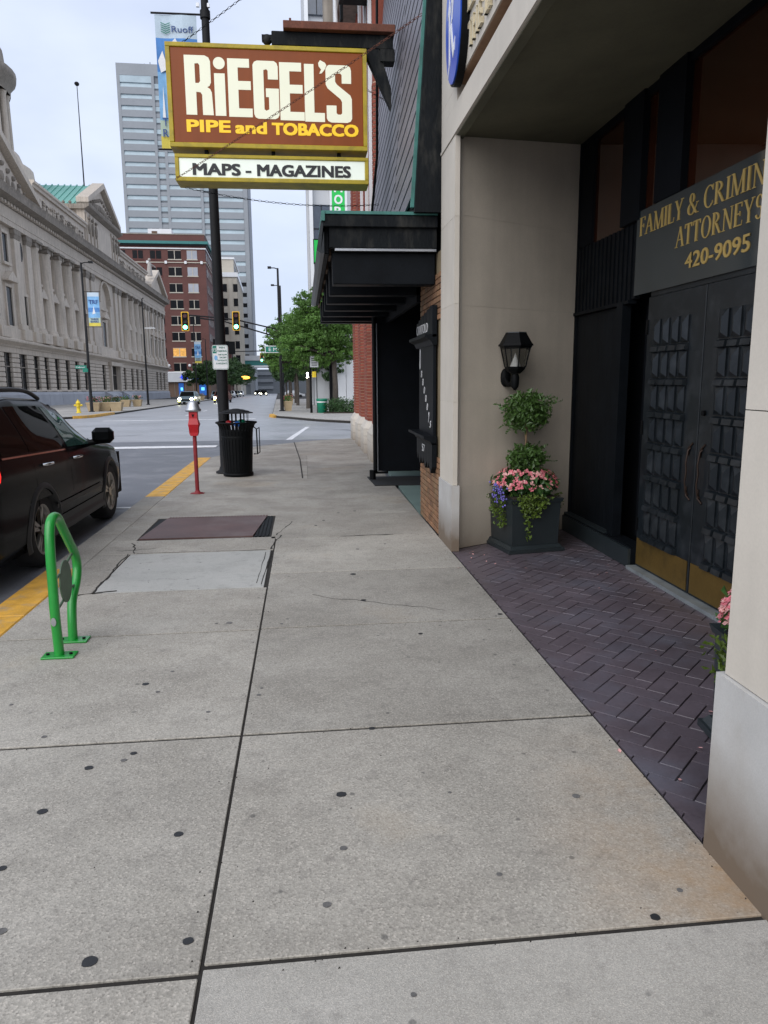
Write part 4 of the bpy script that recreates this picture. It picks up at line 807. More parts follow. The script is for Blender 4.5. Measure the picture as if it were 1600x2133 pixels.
# ================================================================== RED BRICK CORNER BUILDING with ribbed piers
rb = thing('red_brick_corner_building', 'red brick building with ribbed piers on pale stone bases beyond the shop', 'building', (2.5, 19, 0))
m = MB(); m.box(1.76, 8, 15.0, 22.3, 0, 12); m.build('wall', 'brickR', rb)
FY = [15.05, 16.98, 18.90, 20.85]
bF = MB(); bF.cbox(-.048, .048, -.014, 0, -.027, .027, .002); bF = bF.mesh('brick', MT['brickR'])
bS = MB(); bS.cbox(-.012, 0, -.1, .1, -.027, .027, .002); bS = bS.mesh('brick', MT['brickR'])
bC = MB(); bC.add([(-.06, .075, -.027), (.06, -.045, -.027), (.06, -.045, .027), (-.06, .075, .027), (-.068, .067, -.027), (.052, -.053, -.027), (.052, -.053, .027), (-.068, .067, .027)], [(4, 5, 6, 7), (0, 4, 7, 3), (5, 1, 2, 6), (7, 6, 2, 3), (0, 1, 5, 4)])
bC = bC.mesh('brick', MT['brickR']); stuff = MB(); cnt = 0
for k, y in enumerate(FY):
    L_ = 1.10
    pts = [(1.78, y), (1.575, y), (1.46, y + .12), (1.46, y + L_ - .1), (1.575, y + L_), (1.78, y + L_)]
    MB().prism([(p[0] + .006, p[1]) for p in pts], .70, 7.24).build('pier_core', 'mortarR', rb); MB().prism([(p[0] + .003, p[1]) for p in pts], 7.241, 12).build('pier_upper', 'brickR', rb)
    # stone base: three courses, chamfered shoulders
    for z0, z1, gr in ((-.1, .20, .11), (.206, .40, .11), (.406, .56, .11)):
        MB().prism([(1.78, y - gr), (1.575 - gr * .4, y - gr), (1.46 - gr, y + .12 - gr * .4), (1.46 - gr, y + L_ - .1 + gr * .4), (1.575 - gr * .4, y + L_ + gr), (1.78, y + L_ + gr)], z0, z1).build('base_stone', 'limestone', rb)
    lo = [(1.78, y - .11), (1.575 - .044, y - .11), (1.35, y + .076), (1.35, y + L_ - .056), (1.531, y + L_ + .11), (1.78, y + L_ + .11)]; n = len(lo)
    m = MB(); m.add([(p[0], p[1], .566) for p in lo] + [(p[0] - .002, p[1], .74) for p in pts], [(i, (i + 1) % n, n + (i + 1) % n, n + i) for i in range(n)] + [tuple(range(n, 2 * n))]); m.build('base_shoulder', 'limestone', rb)
    for r in range(96):
        z = .775 + r * .0745
        if z > 7.2: break
        vis = (z < 3.45) and cnt < 294
        fb = [1.628, 1.728] if r % 2 else [1.60, 1.70]
        for x in fb:
            if vis and k >= 1 and cnt < 294: piece('brick', bF, rb, (x, y, z)); cnt += 1
            else: stuff.box(x - .048, x + .048, y - .014, y, z - .027, z + .027)
        if vis and k in (1, 2) and cnt < 294: piece('brick', bC, rb, (1.5175, y + .045, z)); cnt += 1
        else: stuff.add([(1.46 - .008, y + .112, z - .027), (1.575 - .008, y - .008, z - .027), (1.575 - .008, y - .008, z + .027), (1.46 - .008, y + .112, z + .027)], [(0, 1, 2, 3)])
        for i in range(4):
            yy = y + .23 + (i + (r % 2) * .5) * .206
            if yy < y + L_ - .12: stuff.box(1.448, 1.459, yy - .1, yy + .1, z - .027, z + .027)
stuff.build('brick_courses', 'brickR', rb, kind='stuff')
for k, z in enumerate([5.0]):
    pass
# pale stripes and oriel high up
for y in (15.3, 16.3, 17.6): m = MB(); m.box(1.40, 1.46, y, y + .18, 4.6, 12); m.build('stone_stripe', 'whitem', rb)
m = MB(); m.box(1.02, 1.76, 16.3, 21.9, 10.1, 14.6); m.build('oriel', 'court_dark', rb)
m = MB(); m.lathe([(.05, 9.8), (.22, 10.1), (.27, 10.4), (.27, 14.6), (.1, 14.7)], 1.05, 21.9, 14); m.build('corner_shaft', 'court_dark', rb)
m = MB(); m.box(.96, 1.02, 19.0, 19.25, 10.0, 14.6); m.box(.96, 1.02, 16.8, 17.0, 9.0, 14.6); m.box(.9, 1.76, 14.9, 16.2, 9.0, 13.6); m.build('pale_mullion', 'whitem', rb) if False else m.build('dark_oriel', 'black_worn', rb)
m = MB(); m.box(1.0, 1.02, 20.4, 20.62, 10.0, 14.6); m.build('pale_mullion', 'whitem', rb)
m = MB(); m.tube([(.93, 17.9, 9.4), (.90, 17.9, 10.6), (.80, 17.9, 12.2), (.76, 17.9, 14)], .045, 6); m.build('white_rod', 'whitem', rb)

# ================================================================== STREET FURNITURE NEAR
t = thing('bicycle_rack', 'bright green bent tube bike rack with a small oval plate, bolted to the sidewalk', 'bike rack', (-1.56, 4.72, 0))
def smooth(pts, n=6):
    o = []; P = [Vector(p) for p in pts]
    for i in range(len(P) - 1):
        a, b, c, d = P[max(i - 1, 0)], P[i], P[i + 1], P[min(i + 2, len(P) - 1)]
        for k in range(n):
            t_ = k / n; o.append(.5 * ((2 * b) + (c - a) * t_ + (2 * a - 5 * b + 4 * c - d) * t_ ** 2 + (3 * b - 3 * c + d - a) * t_ ** 3))
    return o + [P[-1]]
m = MB(); m.tube(smooth([(-1.57, 4.604, 0.005), (-1.57, 4.588, 0.280), (-1.57, 4.597, 0.479), (-1.57, 4.606, 0.677), (-1.57, 4.629, 0.805), (-1.57, 4.671, 0.858), (-1.57, 4.740, 0.868), (-1.57, 4.801, 0.840), (-1.57, 4.861, 0.775), (-1.57, 4.986, 0.641), (-1.57, 5.075, 0.544), (-1.57, 5.095, 0.448), (-1.57, 5.040, 0.354), (-1.57, 4.935, 0.265), (-1.57, 4.895, 0.131), (-1.57, 4.885, 0.005)], 4), .030, 14); m.build('tube', 'green_rack', t)
for x, y in ((-1.57, 4.604), (-1.57, 4.885)):
    m = MB(); m.cbox(x - .10, x + .10, y - .055, y + .055, .0015, .013, .003); p_ = m.build('base_plate', 'green_rack', t)
    for dx in (-.07, .07): MB().tube([(x + dx, y, .013), (x + dx, y, .022)], .011, 6).build('bolt', 'black_metal', p_)
# oval plate with two slots between the tubes
o_, R_, U_ = Vector((-1.573, 4.835, .425)), Vector((0, .995, .10)).normalized(), Vector((.0, -.10, .995)).normalized()
el = [(.105 * math.cos(a * PI / 16) ** 1, .165 * math.sin(a * PI / 16)) for a in range(32)]
slot = lambda cx: [(cx + .016 * math.cos(a * PI / 8), .0 + .085 * math.sin(a * PI / 8)) for a in range(16)]
m = MB(); shape(m, [el], o_, R_, U_, 1.1, .85, .008); m.tube([o_ + R_ * .06 + U_ * .10, o_ + R_ * .19 + U_ * .12], .009, 5); m.tube([o_ + R_ * .07 - U_ * .08, o_ + R_ * .16 - U_ * .09], .009, 5); m.tube([o_ - R_ * .07 + U_ * .08, o_ - R_ * .23 + U_ * .07], .009, 5); m.tube([o_ - R_ * .06 - U_ * .1, o_ - R_ * .24 - U_ * .12], .009, 5); m.build('oval_plate', 'green_plate', t)
m = MB(); m.prism([(-1.572 + .016 * math.cos(a * PI / 6) , .24 + .028 * math.sin(a * PI / 6)) for a in range(12)], 4.5545, 4.558, 1); m.build('sticker', 'steel', t)

t = thing('parking_meter', 'red parking meter with silver dome on a slim red pole by the yellow kerb', 'parking meter', (-1.65, 11.38, 0))
m = MB(); m.tube([(-1.65, 11.38, 0), (-1.65, 11.38, .90)], .030, 12); m.build('pole', 'red_pole', t)
m = MB(); m.lathe([(.085, .002), (.085, .014), (.045, .02), (.034, .05)], -1.65, 11.38, 12); m.box(-1.75, -1.55, 11.33, 11.43, .002, .01); m.build('base_flange', 'red_pole', t)
m = MB(); m.prism([(-.048, .88), (.048, .88), (.064, .92), (.070, 1.0), (.088, 1.05), (.062, 1.13), (.060, 1.25), (-.060, 1.25), (-.062, 1.13), (-.074, 1.05), (-.066, .92)], -.06, .05, 1)
m.add([(-.06, -.06, 1.14), (.06, -.06, 1.14), (.075, -.085, 1.05), (-.075, -.085, 1.05), (-.06, -.06, .93), (.06, -.06, .93)], [(0, 1, 2, 3), (3, 2, 5, 4), (0, 3, 4), (1, 5, 2)])
m.v = [(v[0] - 1.65, v[1] + 11.38, v[2]) for v in m.v]; m.build('housing', 'red_meter', t)
m = MB(); m.prism([(-1.67, 1.20), (-1.63, 1.20), (-1.65, 1.15)], 11.312, 11.318, 1); m.build('coin_slot', 'black_metal', t)
m = MB(); m.lathe([(.02, 1.235), (.112, 1.24), (.120, 1.268), (.100, 1.29), (.088, 1.335), (.068, 1.375), (.038, 1.40), (.01, 1.408)], -1.65, 11.37, 16); m.v = [(v[0], 11.37 + (v[1] - 11.37) * .75, v[2]) for v in m.v]; m.build('dome', 'steel', t)

t = thing('litter_bin', 'black slatted steel litter bin with domed ring lid beside the lamp pole', 'litter bin', (-1.21, 13.45, 0))
cx, cy = -1.21, 13.45
for k in range(30):
    a = 2 * PI * k / 30; ca_, sa_ = math.cos(a), math.sin(a); P = [(.245, .06), (.265, .5), (.272, .72), (.285, .84), (.315, .91), (.345, .945)]; m = MB(); V = []
    for r_, z in P:
        for sgn, dr in ((-1, 0), (1, 0), (1, .007), (-1, .007)):
            V.append((cx + (r_ + dr) * ca_ - sgn * .0235 * sa_, cy + (r_ + dr) * sa_ + sgn * .0235 * ca_, z))
    m.add(V, [(i * 4 + j, i * 4 + (j + 1) % 4, (i + 1) * 4 + (j + 1) % 4, (i + 1) * 4 + j) for i in range(5) for j in range(4)]); m.build('slat', 'black_metal', t)
m = MB()
ring = lambda r_, z, w_: m.tube([(cx + r_ * math.cos(2 * PI * i / 32), cy + r_ * math.sin(2 * PI * i / 32), z) for i in range(33)], w_, 6)
ring(.352, .955, .017); m.build('rim', 'black_metal', t)
m = MB(); m.lathe([(.25, .012), (.27, .02), (.27, .06), (.25, .065)], cx, cy, 28); m.build('base_ring', 'black_metal', t)
m = MB(); m.lathe([(.22, .07), (.235, .80), (.232, .81)], cx, cy, 24); m.build('liner', 'black_deep', t)
m = MB(); m.lathe([(.255, .66), (.274, .66), (.282, .72), (.268, .72)], cx, cy, 28); m.build('hoop', 'black_metal', t)
for k in range(9): a = 2 * PI * (k + .4) / 9; m = MB(); m.box(-.016, .016, -.004, .004, 0, .18); m.v = [(cx + .22 * math.cos(a) - v[0] * math.sin(a), cy + .22 * math.sin(a) + v[0] * math.cos(a), .94 + v[2]) for v in m.v]; m.build('lid_post', 'black_metal', t)
for r_, z in ((.30, 1.13), (.235, 1.155), (.165, 1.175), (.09, 1.188)): m = MB(); m.lathe([(r_ - .045, z), (r_, z - .012), (r_ + .004, z - .004), (r_ - .04, z + .010), (r_ - .045, z)], cx, cy, 28); m.build('lid_ring', 'pole', t)
m = MB(); m.tube([(cx + .29, cy - .12, .90), (cx + .36, cy - .14, .84), (cx + .365, cy - .14, .40), (cx + .30, cy - .12, .40)], .013, 5); m.tube([(cx + .40, cy - .02, .86), (cx + .40, cy - .02, .42), (cx + .365, cy - .14, .40)], .009, 5); m.tube([(cx + .36, cy - .14, .84), (cx + .40, cy - .02, .86)], .009, 5); m.build('side_frame', 'black_metal', t)
for q, c_ in (((cx - .12, cy - .05, .95), 'red_meter'), ((cx + .10, cy - .08, .97), 'bin_green'), ((cx + .03, cy - .12, .93), 'atm_blue')):
    m = MB(); m.sphere(q, .06, 7, 5, (1.2, 1, .8)); tag(m.build('litter', c_), {'red_meter': 'red', 'bin_green': 'green', 'atm_blue': 'blue'}[c_] + ' litter poking above the rim of the black bin', 'litter')

t = thing('lamp_pole', 'thick dark lamp pole behind the black litter bin, carrying a tall banner', 'lamp post', (-1.47, 13.9, 0))
m = MB(); m.lathe([(.115, .0), (.105, .02), (.100, 1.5), (.062, 8.0), (.052, 10.2)], -1.47, 13.9, 16); m.build('pole', 'pole', t)
m = MB(); m.lathe([(.19, .0), (.19, .03), (.13, .06), (.115, .12)], -1.47, 13.9, 16); m.build('base_flange', 'pole', t)
m = MB(); m.tube([(-1.47, 13.9, 10.1), (-1.9, 13.9, 10.2), (-2.4, 13.9, 10.2)], .035, 8); m.box(-3.0, -2.4, 13.78, 14.02, 10.12, 10.24); m.build('lamp_arm', 'pole', t)
for z in (7.72, 5.60): m = MB(); m.tube([(-1.45, 13.9, z), (-2.36, 13.9, z)], .016, 6); m.lathe([(.085, z - .06), (.085, z + .06)], -1.47, 13.9, 12); m.build('banner_bracket', 'pole', t)
m = MB(); m.box(-1.6, -1.55, 13.8, 13.84, 7.80, 7.86); m.box(-1.42, -1.38, 13.8, 13.84, 7.80, 7.86); m.build('band_clip', 'steel', t)
def banner(x0, x1, z0, z1, y, label, cols=(('ban_white', 0, .17), ('ban_blue', .17, .42), ('ban_sky', .42, .78), ('ban_mid', .78, .90), ('ban_yellow', .90, 1.0)), nrm=-1, words=True):
    b = thing('street_banner', label, 'banner', ((x0 + x1) / 2, y, z0)); W, Hh = x1 - x0, z1 - z0
    for mt, a, c in cols:
        m = MB(); nseg = 6
        for i in range(nseg):
            xa, xb = x0 + W * i / nseg, x0 + W * (i + 1) / nseg; f = lambda x: y + .015 * math.sin((x - x0) / W * 7)
            m.add([(xa, f(xa) - .002, z1 - a * Hh), (xb, f(xb) - .002, z1 - a * Hh), (xb, f(xb) - .002, z1 - c * Hh), (xa, f(xa) - .002, z1 - c * Hh), (xa, f(xa) + .002, z1 - a * Hh), (xb, f(xb) + .002, z1 - a * Hh), (xb, f(xb) + .002, z1 - c * Hh), (xa, f(xa) + .002, z1 - c * Hh)], [(0, 1, 2, 3), (7, 6, 5, 4)], True)
        m.build('fabric_panel', mt, b)
    return b
bn = banner(-2.30, -1.62, 5.60, 7.70, 13.9, 'tall blue and yellow banner on the near lamp pole, partly behind the brown sign')
m = MB(); text(m, 'Ruoff', (-2.03, 13.878, 7.43), (1, 0, 0), (0, 0, 1), .10, .36, .004, .002); m.build('lettering', 'navy', bn)
m = MB()
for i in range(5):
    for s_ in (-1, 1): m.quad((-2.13, 13.880, 7.40 + i * .033), (-2.13 + s_ * .075, 13.880, 7.43 + i * .033), (-2.13 + s_ * .075, 13.880, 7.445 + i * .033), (-2.13, 13.880, 7.415 + i * .033))
m.build('logo_leaf', 'sign_green', bn)
m = MB(); m.add([(-2.28, 13.879, 6.98), (-2.20, 13.879, 7.14), (-2.12, 13.879, 6.86), (-2.24, 13.879, 6.80)], [(0, 1, 2, 3)]); m.add([(-2.08, 13.879, 7.24), (-1.98, 13.879, 7.34), (-1.9, 13.879, 7.2), (-1.98, 13.879, 7.1)], [(0, 1, 2, 3)]); m.add([(-2.25, 13.879, 6.1), (-2.22, 13.879, 6.6), (-2.20, 13.879, 6.1)], [(0, 1, 2)]); m.add([(-2.12, 13.879, 6.1), (-2.08, 13.879, 6.5), (-2.04, 13.879, 6.1)], [(0, 1, 2)]); m.build('white_shapes', 'white', bn)
m = MB(); text(m, 'THREE', (-2.26, 13.878, 5.97), (1, 0, 0), (0, 0, 1), .135, .5, .006, .002); text(m, 'RIVERS', (-2.26, 13.878, 5.79), (1, 0, 0), (0, 0, 1), .135, .5, .006, .002); m.build('lettering', 'navy', bn)
t = thing('parking_sign', 'white and green 15 MIN PARKING sign on the near lamp pole', 'sign', (-1.46, 13.77, 2.1))
m = MB(); r_ = .03
def rrect(x0, x1, z0, z1, r_): return [(x0 + r_ + -r_ * math.cos(a), z0 + r_ - r_ * math.sin(a)) for a in (0, PI / 4, PI / 2)] + [(x1 - r_ + r_ * math.sin(a), z0 + r_ - r_ * math.cos(a)) for a in (0, PI / 4, PI / 2)] + [(x1 - r_ + r_ * math.cos(a), z1 - r_ + r_ * math.sin(a)) for a in (0, PI / 4, PI / 2)] + [(x0 + r_ - r_ * math.sin(a), z1 - r_ + r_ * math.cos(a)) for a in (0, PI / 4, PI / 2)]
MB().prism(rrect(-1.61, -1.33, 1.885, 2.315, .03), 13.772, 13.776, 1).build('plate', 'white', t)
MB().prism(rrect(-1.602, -1.338, 1.893, 2.307, .025), 13.7705, 13.7715, 1).build('border', 'sign_green', t)
MB().prism(rrect(-1.596, -1.344, 1.899, 2.301, .02), 13.769, 13.770, 1).build('field', 'white', t)
MB().box(-1.596, -1.53, 13.7675, 13.7685, 2.17, 2.30).build('number_patch', 'sign_green', t)
MB().prism([(-1.548 + .03 * math.cos(a * PI / 8), 2.09 + .045 * math.sin(a * PI / 8)) for a in range(16)], 13.7675, 13.7685, 1).build('symbol', 'ban_sky', t)
m = MB(); text(m, '15', (-1.59, 13.767, 2.20), (1, 0, 0), (0, 0, 1), .065, .055, .01, .001); m.build('number', 'white', t)
m = MB()
for s_, xc, z, wd, h_ in (('MIN', -1.435, 2.255, .10, .035), ('PARKING', -1.435, 2.195, .16, .035), ('9 AM TO 5 PM', -1.43, 2.135, .15, .028), ('EXCEPT', -1.42, 2.085, .12, .028), ('SUNDAYS', -1.44, 2.035, .17, .028), ('& HOLIDAYS', -1.45, 1.98, .19, .03)): text(m, s_, (xc, 13.7675, z), (1, 0, 0), (0, 0, 1), h_, wd, .012, .001, 'CENTER')
m.build('lettering', 'sign_green', t)

# ------------------------------------------------------------------ lantern and topiary planters
t = thing('wall_lantern', 'black hexagonal wall lantern with pale cone bulb above the topiary', 'lantern', (2.09, 7.3, 1.9))
LX, LY = 2.09, 7.28
hx = lambda r0, z0, r1, z1, nm, mt, k=1.0: MB().lathe([(.001, z0), (r0, z0), (r1, z1), (.001, z1)], LX, LY, 6, False, PI / 6).build(nm, mt, t)
hx(.178, 2.005, .172, 2.025, 'roof_rim', 'black_metal'); hx(.165, 2.026, .105, 2.128, 'roof', 'black_metal'); hx(.108, 2.129, .104, 2.137, 'solar_cap', 'pot'); hx(.155, 1.985, .165, 2.004, 'collar', 'black_metal')
hx(.10, 1.785, .108, 1.805, 'floor_ring', 'black_metal'); hx(.05, 1.735, .10, 1.784, 'cup', 'black_metal')
for k in range(6):
    a = PI / 6 + k * PI / 3; m = MB(); m.tube([(LX + .104 * math.cos(a), LY + .104 * math.sin(a), 1.80), (LX + .148 * math.cos(a), LY + .148 * math.sin(a), 1.99)], .007, 5); m.build('cage_bar', 'black_metal', t)
    b = a + PI / 3; MB().quad((LX + .098 * math.cos(a), LY + .098 * math.sin(a), 1.806), (LX + .098 * math.cos(b), LY + .098 * math.sin(b), 1.806), (LX + .142 * math.cos(b), LY + .142 * math.sin(b), 1.984), (LX + .142 * math.cos(a), LY + .142 * math.sin(a), 1.984)).build('pane', 'lamp_glass', t)
m = MB(); m.lathe([(.055, 1.806), (.045, 1.83), (.018, 1.89), (.003, 1.94)], LX, LY, 12); m.build('cone_bulb', 'white', t)
m = MB(); m.lathe([(.035, 1.60), (.042, 1.63), (.045, 1.70), (.035, 1.734)], LX, LY, 10); m.lathe([(.012, 1.575), (.03, 1.60)], LX, LY, 10); m.build('stem', 'black_metal', t)
m = MB(); m.tube(smooth([(LX, LY, 1.66), (LX - .04, LY + .08, 1.63), (LX - .06, LY + .16, 1.70), (LX - .05, LY + .19, 1.76)], 5), .022, 8); m.sphere((LX - .05, LY + .17, 1.70), .055, 10, 8, (1, .5, 1.7)); m.build('wall_bracket', 'black_metal', t)

def planter(name_label, loc, rz, cat_seed, flowers_label, topiary=True, nfl=125):
    rs = random.Random(cat_seed)
    b = thing('planter', name_label, 'planter', loc, rz)
    def fr(h0, h1, z0, z1, nm):
        m = MB(); m.add([(-h0, -h0, z0), (h0, -h0, z0), (h0, h0, z0), (-h0, h0, z0), (-h1, -h1, z1), (h1, -h1, z1), (h1, h1, z1), (-h1, h1, z1)], [(0, 3, 2, 1), (4, 5, 6, 7), (0, 1, 5, 4), (1, 2, 6, 5), (2, 3, 7, 6), (3, 0, 4, 7)]); return m.build(nm, 'pot', b)
    fr(.300, .300, .002, .035, 'foot'); fr(.285, .262, .036, .07, 'foot_moulding'); fr(.248, .262, .071, .49, 'box'); fr(.272, .285, .491, .53, 'rim')
    MB().box(-.23, .23, -.23, .23, .5305, .545).build('soil', 'soil', b)
    p = thing('topiary', flowers_label, 'plant', loc, rz)
    if topiary:
        m = MB(); m.tube([(0, 0, .54), (.01, 0, .9), (-.01, .01, 1.3)], [.017, .014, .01], 7); m.tube([(.02, .01, .54), (-.012, 0, .95), (.01, -.01, 1.3)], [.010, .009, .007], 6); m.build('stem', 'stem', p)
        for c, r_, n_, nm in (((0, 0, 1.37), (.245, .245, .205), 1750, 'upper_ball'), ((.01, 0, .905), (.20, .20, .15), 900, 'lower_ball')):
            m = MB(); leaves(m, c, r_, n_, .056, .3, rs)
            for _ in range(16):   # stray shoots
                d = Vector((rs.gauss(0, 1), rs.gauss(0, 1), rs.gauss(.2, .8))).normalized(); q = [Vector(c) + Vector((d.x * r_[0], d.y * r_[1], d.z * r_[2])) * k_ for k_ in (.8, 1.15, 1.35 + .15 * rs.random())]
                m.tube(q, .0022, 3, False, False)
                for k_ in range(7): leaves(m, q[0].lerp(q[2], .3 + .7 * k_ / 6), (.014, .014, .014), 1, .038, 0, rs)
            m.build('leaf_' + nm.split('_')[1] if False else nm, 'leaf_top', p)
    m = MB(); leaves(m, (0, 0, .65), (.33, .32, .15), 800, .085, .6, rs); m.build('begonia_leaves', 'leaf_beg', p, kind='stuff')
    fl, pale = MB(), MB()
    for _ in range(int(nfl * 1.25)):
        a = rs.uniform(0, 2 * PI); e_ = rs.uniform(-.1, 1.2); q = (.325 * math.cos(a) * math.cos(e_ * .8), .315 * math.sin(a) * math.cos(e_ * .8), .64 + .165 * math.sin(e_))
        tgt = fl if rs.random() < .62 else pale; nrm = Vector((q[0], q[1], .25)).normalized(); s_ = nrm.cross(Vector((0, 0, 1))).normalized(); u_ = s_.cross(nrm)
        for k_ in range(4):
            an = k_ * PI / 2 + rs.random(); d = s_ * math.cos(an) + u_ * math.sin(an); w_ = s_ * -math.sin(an) + u_ * math.cos(an); z_ = rs.uniform(.016, .027); c0 = Vector(q)
            tgt.add([c0, c0 + d * z_ * .8 + w_ * z_ * .55 + nrm * .006, c0 + d * z_ * 1.3 + nrm * .010, c0 + d * z_ * .8 - w_ * z_ * .55 + nrm * .006], [(0, 1, 2), (0, 2, 3)])
    fl.build('pink_flowers', 'petal', p, kind='stuff'); pale.build('pale_flowers', 'petal_pale', p, kind='stuff')
    m = MB()
    for _ in range(60 if nfl < 200 else 3):
        q = (-.335 + rs.gauss(0, .018), rs.uniform(-.26, .02), .59 + rs.gauss(0, .05)); m.sphere(q, .011, 5, 3)
    m.build('violet_flowers', 'petal_blue', p, kind='stuff')
    m = MB()
    for (x, y, z0, z1, n_, sp) in ((-.10, -.30, .58, .14, 55, .025), (-.06, -.30, .58, .36, 170, .085), (-.14, -.30, .56, .40, 100, .06), (.05, -.30, .56, .45, 60, .05), (-.30, -.12, .56, .25, 160, .05), (-.30, .05, .56, .33, 100, .05), (.30, -.1, .55, .40, 60, .05)):
        for k_ in range(n_):
            t_ = rs.random(); leaves(m, (x + rs.gauss(0, sp * (1 - .5 * t_)), y + rs.gauss(0, .015), z0 + (z1 - z0) * t_), (.01, .01, .01), 1, .040, 0, rs, .8)
    m.build('trailing_vine', 'leaf_vine', p, kind='stuff')
    return b, p
planter('dark square planter under the wall lantern, holding the topiary', (2.19, 7.18, 0), .17, 3, 'two-ball topiary over pink begonias and trailing vines, under the lantern')
planter('dark square planter half hidden behind the near limestone pier', (2.155, 2.90, 0), -.12, 9, 'pink begonias and leaves peeking past the near limestone pier', nfl=330)
# grit and crumbs gathered in the joints and against the walls
m = MB(); rg = random.Random(77)
for _ in range(420):
    k_ = rg.random()
    if k_ < .3: x, y = -.345 + rg.gauss(0, .03), rg.uniform(.5, 8)
    elif k_ < .55: x, y = 1.40 + rg.gauss(0, .02), rg.uniform(.4, 7.5)
    elif k_ < .75: x, y = rg.uniform(-2, 1.4), rg.choice([1.94, 3.40, 4.96, 7.95]) + rg.gauss(0, .02)
    else: x, y = rg.uniform(-2.2, 1.4), rg.uniform(1, 11)
    s_ = rg.uniform(.0015, .0042); m.add([(x - s_, y - s_, .0), (x + s_, y - s_ * .6, .0), (x + s_ * .3, y + s_, .0), (x, y, s_ * 1.2)], [(0, 1, 3), (1, 2, 3), (2, 0, 3)])
tag(m.build('grit', 'joint'), 'dark grit gathered in the sidewalk joints', kind='stuff')
# fallen petals
m = MB()
for x, y in [(2.03, 3.35), (1.9, 3.05), (1.78, 3.0), (1.55, 2.75), (1.62, 7.0), (1.7, 6.85), (1.55, 6.75), (1.95, 6.3), (2.3, 6.15), (2.6, 6.05), (2.72, 6.3), (1.6, 6.9), (1.5, 6.6), (1.85, 6.55), (1.72, 6.5), (1.8, 2.65), (2.35, 5.6), (1.40, 3.02), (2.15, 4.2), (1.66, 6.6), (1.58, 6.95), (2.5, 6.0), (1.35, 6.4)]:
    a = rnd.random() * 6; s_ = rnd.uniform(.009, .019); d = Vector((math.cos(a), math.sin(a), 0)) * s_; w_ = Vector((-d.y, d.x, 0)) * .6
    c = Vector((x, y, .004)); m.add([c - d, c + w_ + Vector((0, 0, .004)), c + d + Vector((0, 0, .006)), c - w_ + Vector((0, 0, .004))], [(0, 1, 2, 3)])
tag(m.build('fallen_petals', 'petal_pale'), 'pale pink petals scattered over the entry paving', kind='stuff')

# ================================================================== PARKED SUV
car = thing('parked_suv', 'black suv with roof rails parked at the kerb, tail lamp lit', 'car', (-3.38, 8.3, -.13))
car.scale = (1.05, 1.05, 1.05); car.location = (-3.43, 8.24, -.052)
YR, YF = 5.95, 10.75; XS = -2.46; XC = -3.38; HW = XC * -1 + XS  # half width .92
def cat(pts, y):
    for (a, va), (b, vb) in zip(pts, pts[1:]):
        if y <= b: t_ = (y - a) / (b - a); t_ = t_ * t_ * (3 - 2 * t_) if False else t_; return va + (vb - va) * max(0, t_)
    return pts[-1][1]
BELT = [(5.95, 1.03), (6.6, 1.05), (8.9, .99), (9.4, .93), (10.2, .84), (10.75, .70)]
TOP = [(5.95, 1.03), (6.05, 1.25), (6.25, 1.42), (6.6, 1.505), (7.4, 1.545), (8.2, 1.51), (8.6, 1.42), (9.05, 1.20), (9.45, .98), (10.2, .89), (10.75, .74)]
WID = [(5.95, .80), (6.1, .875), (6.4, .90), (8.0, .92), (9.8, .91), (10.3, .86), (10.75, .70)]
RW_ = [(5.95, .60), (6.4, .64), (7.4, .67), (8.4, .66), (9.2, .70), (9.5, .76), (10.2, .74), (10.75, .62)]
BOT = [(5.95, .30), (6.2, .22), (10.5, .20), (10.75, .28)]
def sect(y):
    w_, bz, tz, rw, bt = cat(WID, y), cat(BELT, y), cat(TOP, y), cat(RW_, y), cat(BOT, y); tz = max(tz, bz + .02)
    P = [(w_ * .55, bt), (w_ * .93, bt), (w_ * .975, bt + .10), (w_, bt + .28), (w_ * 1.0, bt + .42), (w_ * .99, bz - .18), (w_ * .975, bz - .06), (w_ * .955, bz)]
    for k in range(1, 6): t_ = k / 6; P.append((w_ * .955 + (rw - w_ * .955) * t_ ** 1.25, bz + (tz - .045 - bz) * t_ if tz - bz > .1 else bz + (tz - bz) * t_))
    P += [(rw, tz - .04), (rw * .90, tz - .012), (rw * .5, tz + .008), (0, tz + .014)]
    return P
def side_x(y, z):
    P = sect(y)
    for (xa, za), (xb, zb) in zip(P[2:], P[3:]):
        if za <= z <= zb: return xa + (xb - xa) * (z - za) / max(1e-6, zb - za)
    return P[3][0]
GZ = -.13
WY = [(7.34, .345), (9.72, .345)]
ys = [YR + (YF - YR) * i / 96 for i in range(97)]; V = []; F = []; n = len(sect(7.0)) * 2 - 1
for y in ys:
    P = sect(y); ring_ = [(XC + p[0], y, p[1] + GZ) for p in P] + [(XC - p[0], y, p[1] + GZ) for p in P[:-1][::-1]]; V += ring_
def in_arch(y, z): return any((y - wy) ** 2 + (z - .345) ** 2 < .385 ** 2 for wy, _ in WY)
for i in range(96):
    for j in range(n - 1):
        q = [V[i * n + j], V[(i + 1) * n + j], V[(i + 1) * n + j + 1], V[i * n + j + 1]]; my = sum(p[1] for p in q) / 4; mz = sum(p[2] for p in q) / 4 - GZ; mxx = abs(sum(p[0] for p in q) / 4 - XC)
        if mxx > .45 and in_arch(my, mz) and mz < .8: continue
        F.append((i * n + j, i * n + j + 1, (i + 1) * n + j + 1, (i + 1) * n + j))
m = MB(); m.add(V, F, True); m.add([V[k] for k in range(n)], [tuple(range(n))]); m.add([V[96 * n + k] for k in range(n)], [tuple(range(n))[::-1]])
body = m.build('body', 'car', car)
m = MB(); m.box(XC - .80, XC + .80, YR + .15, YF - .15, GZ + .22, GZ + .75); m.build('underbody', 'black_deep', car)
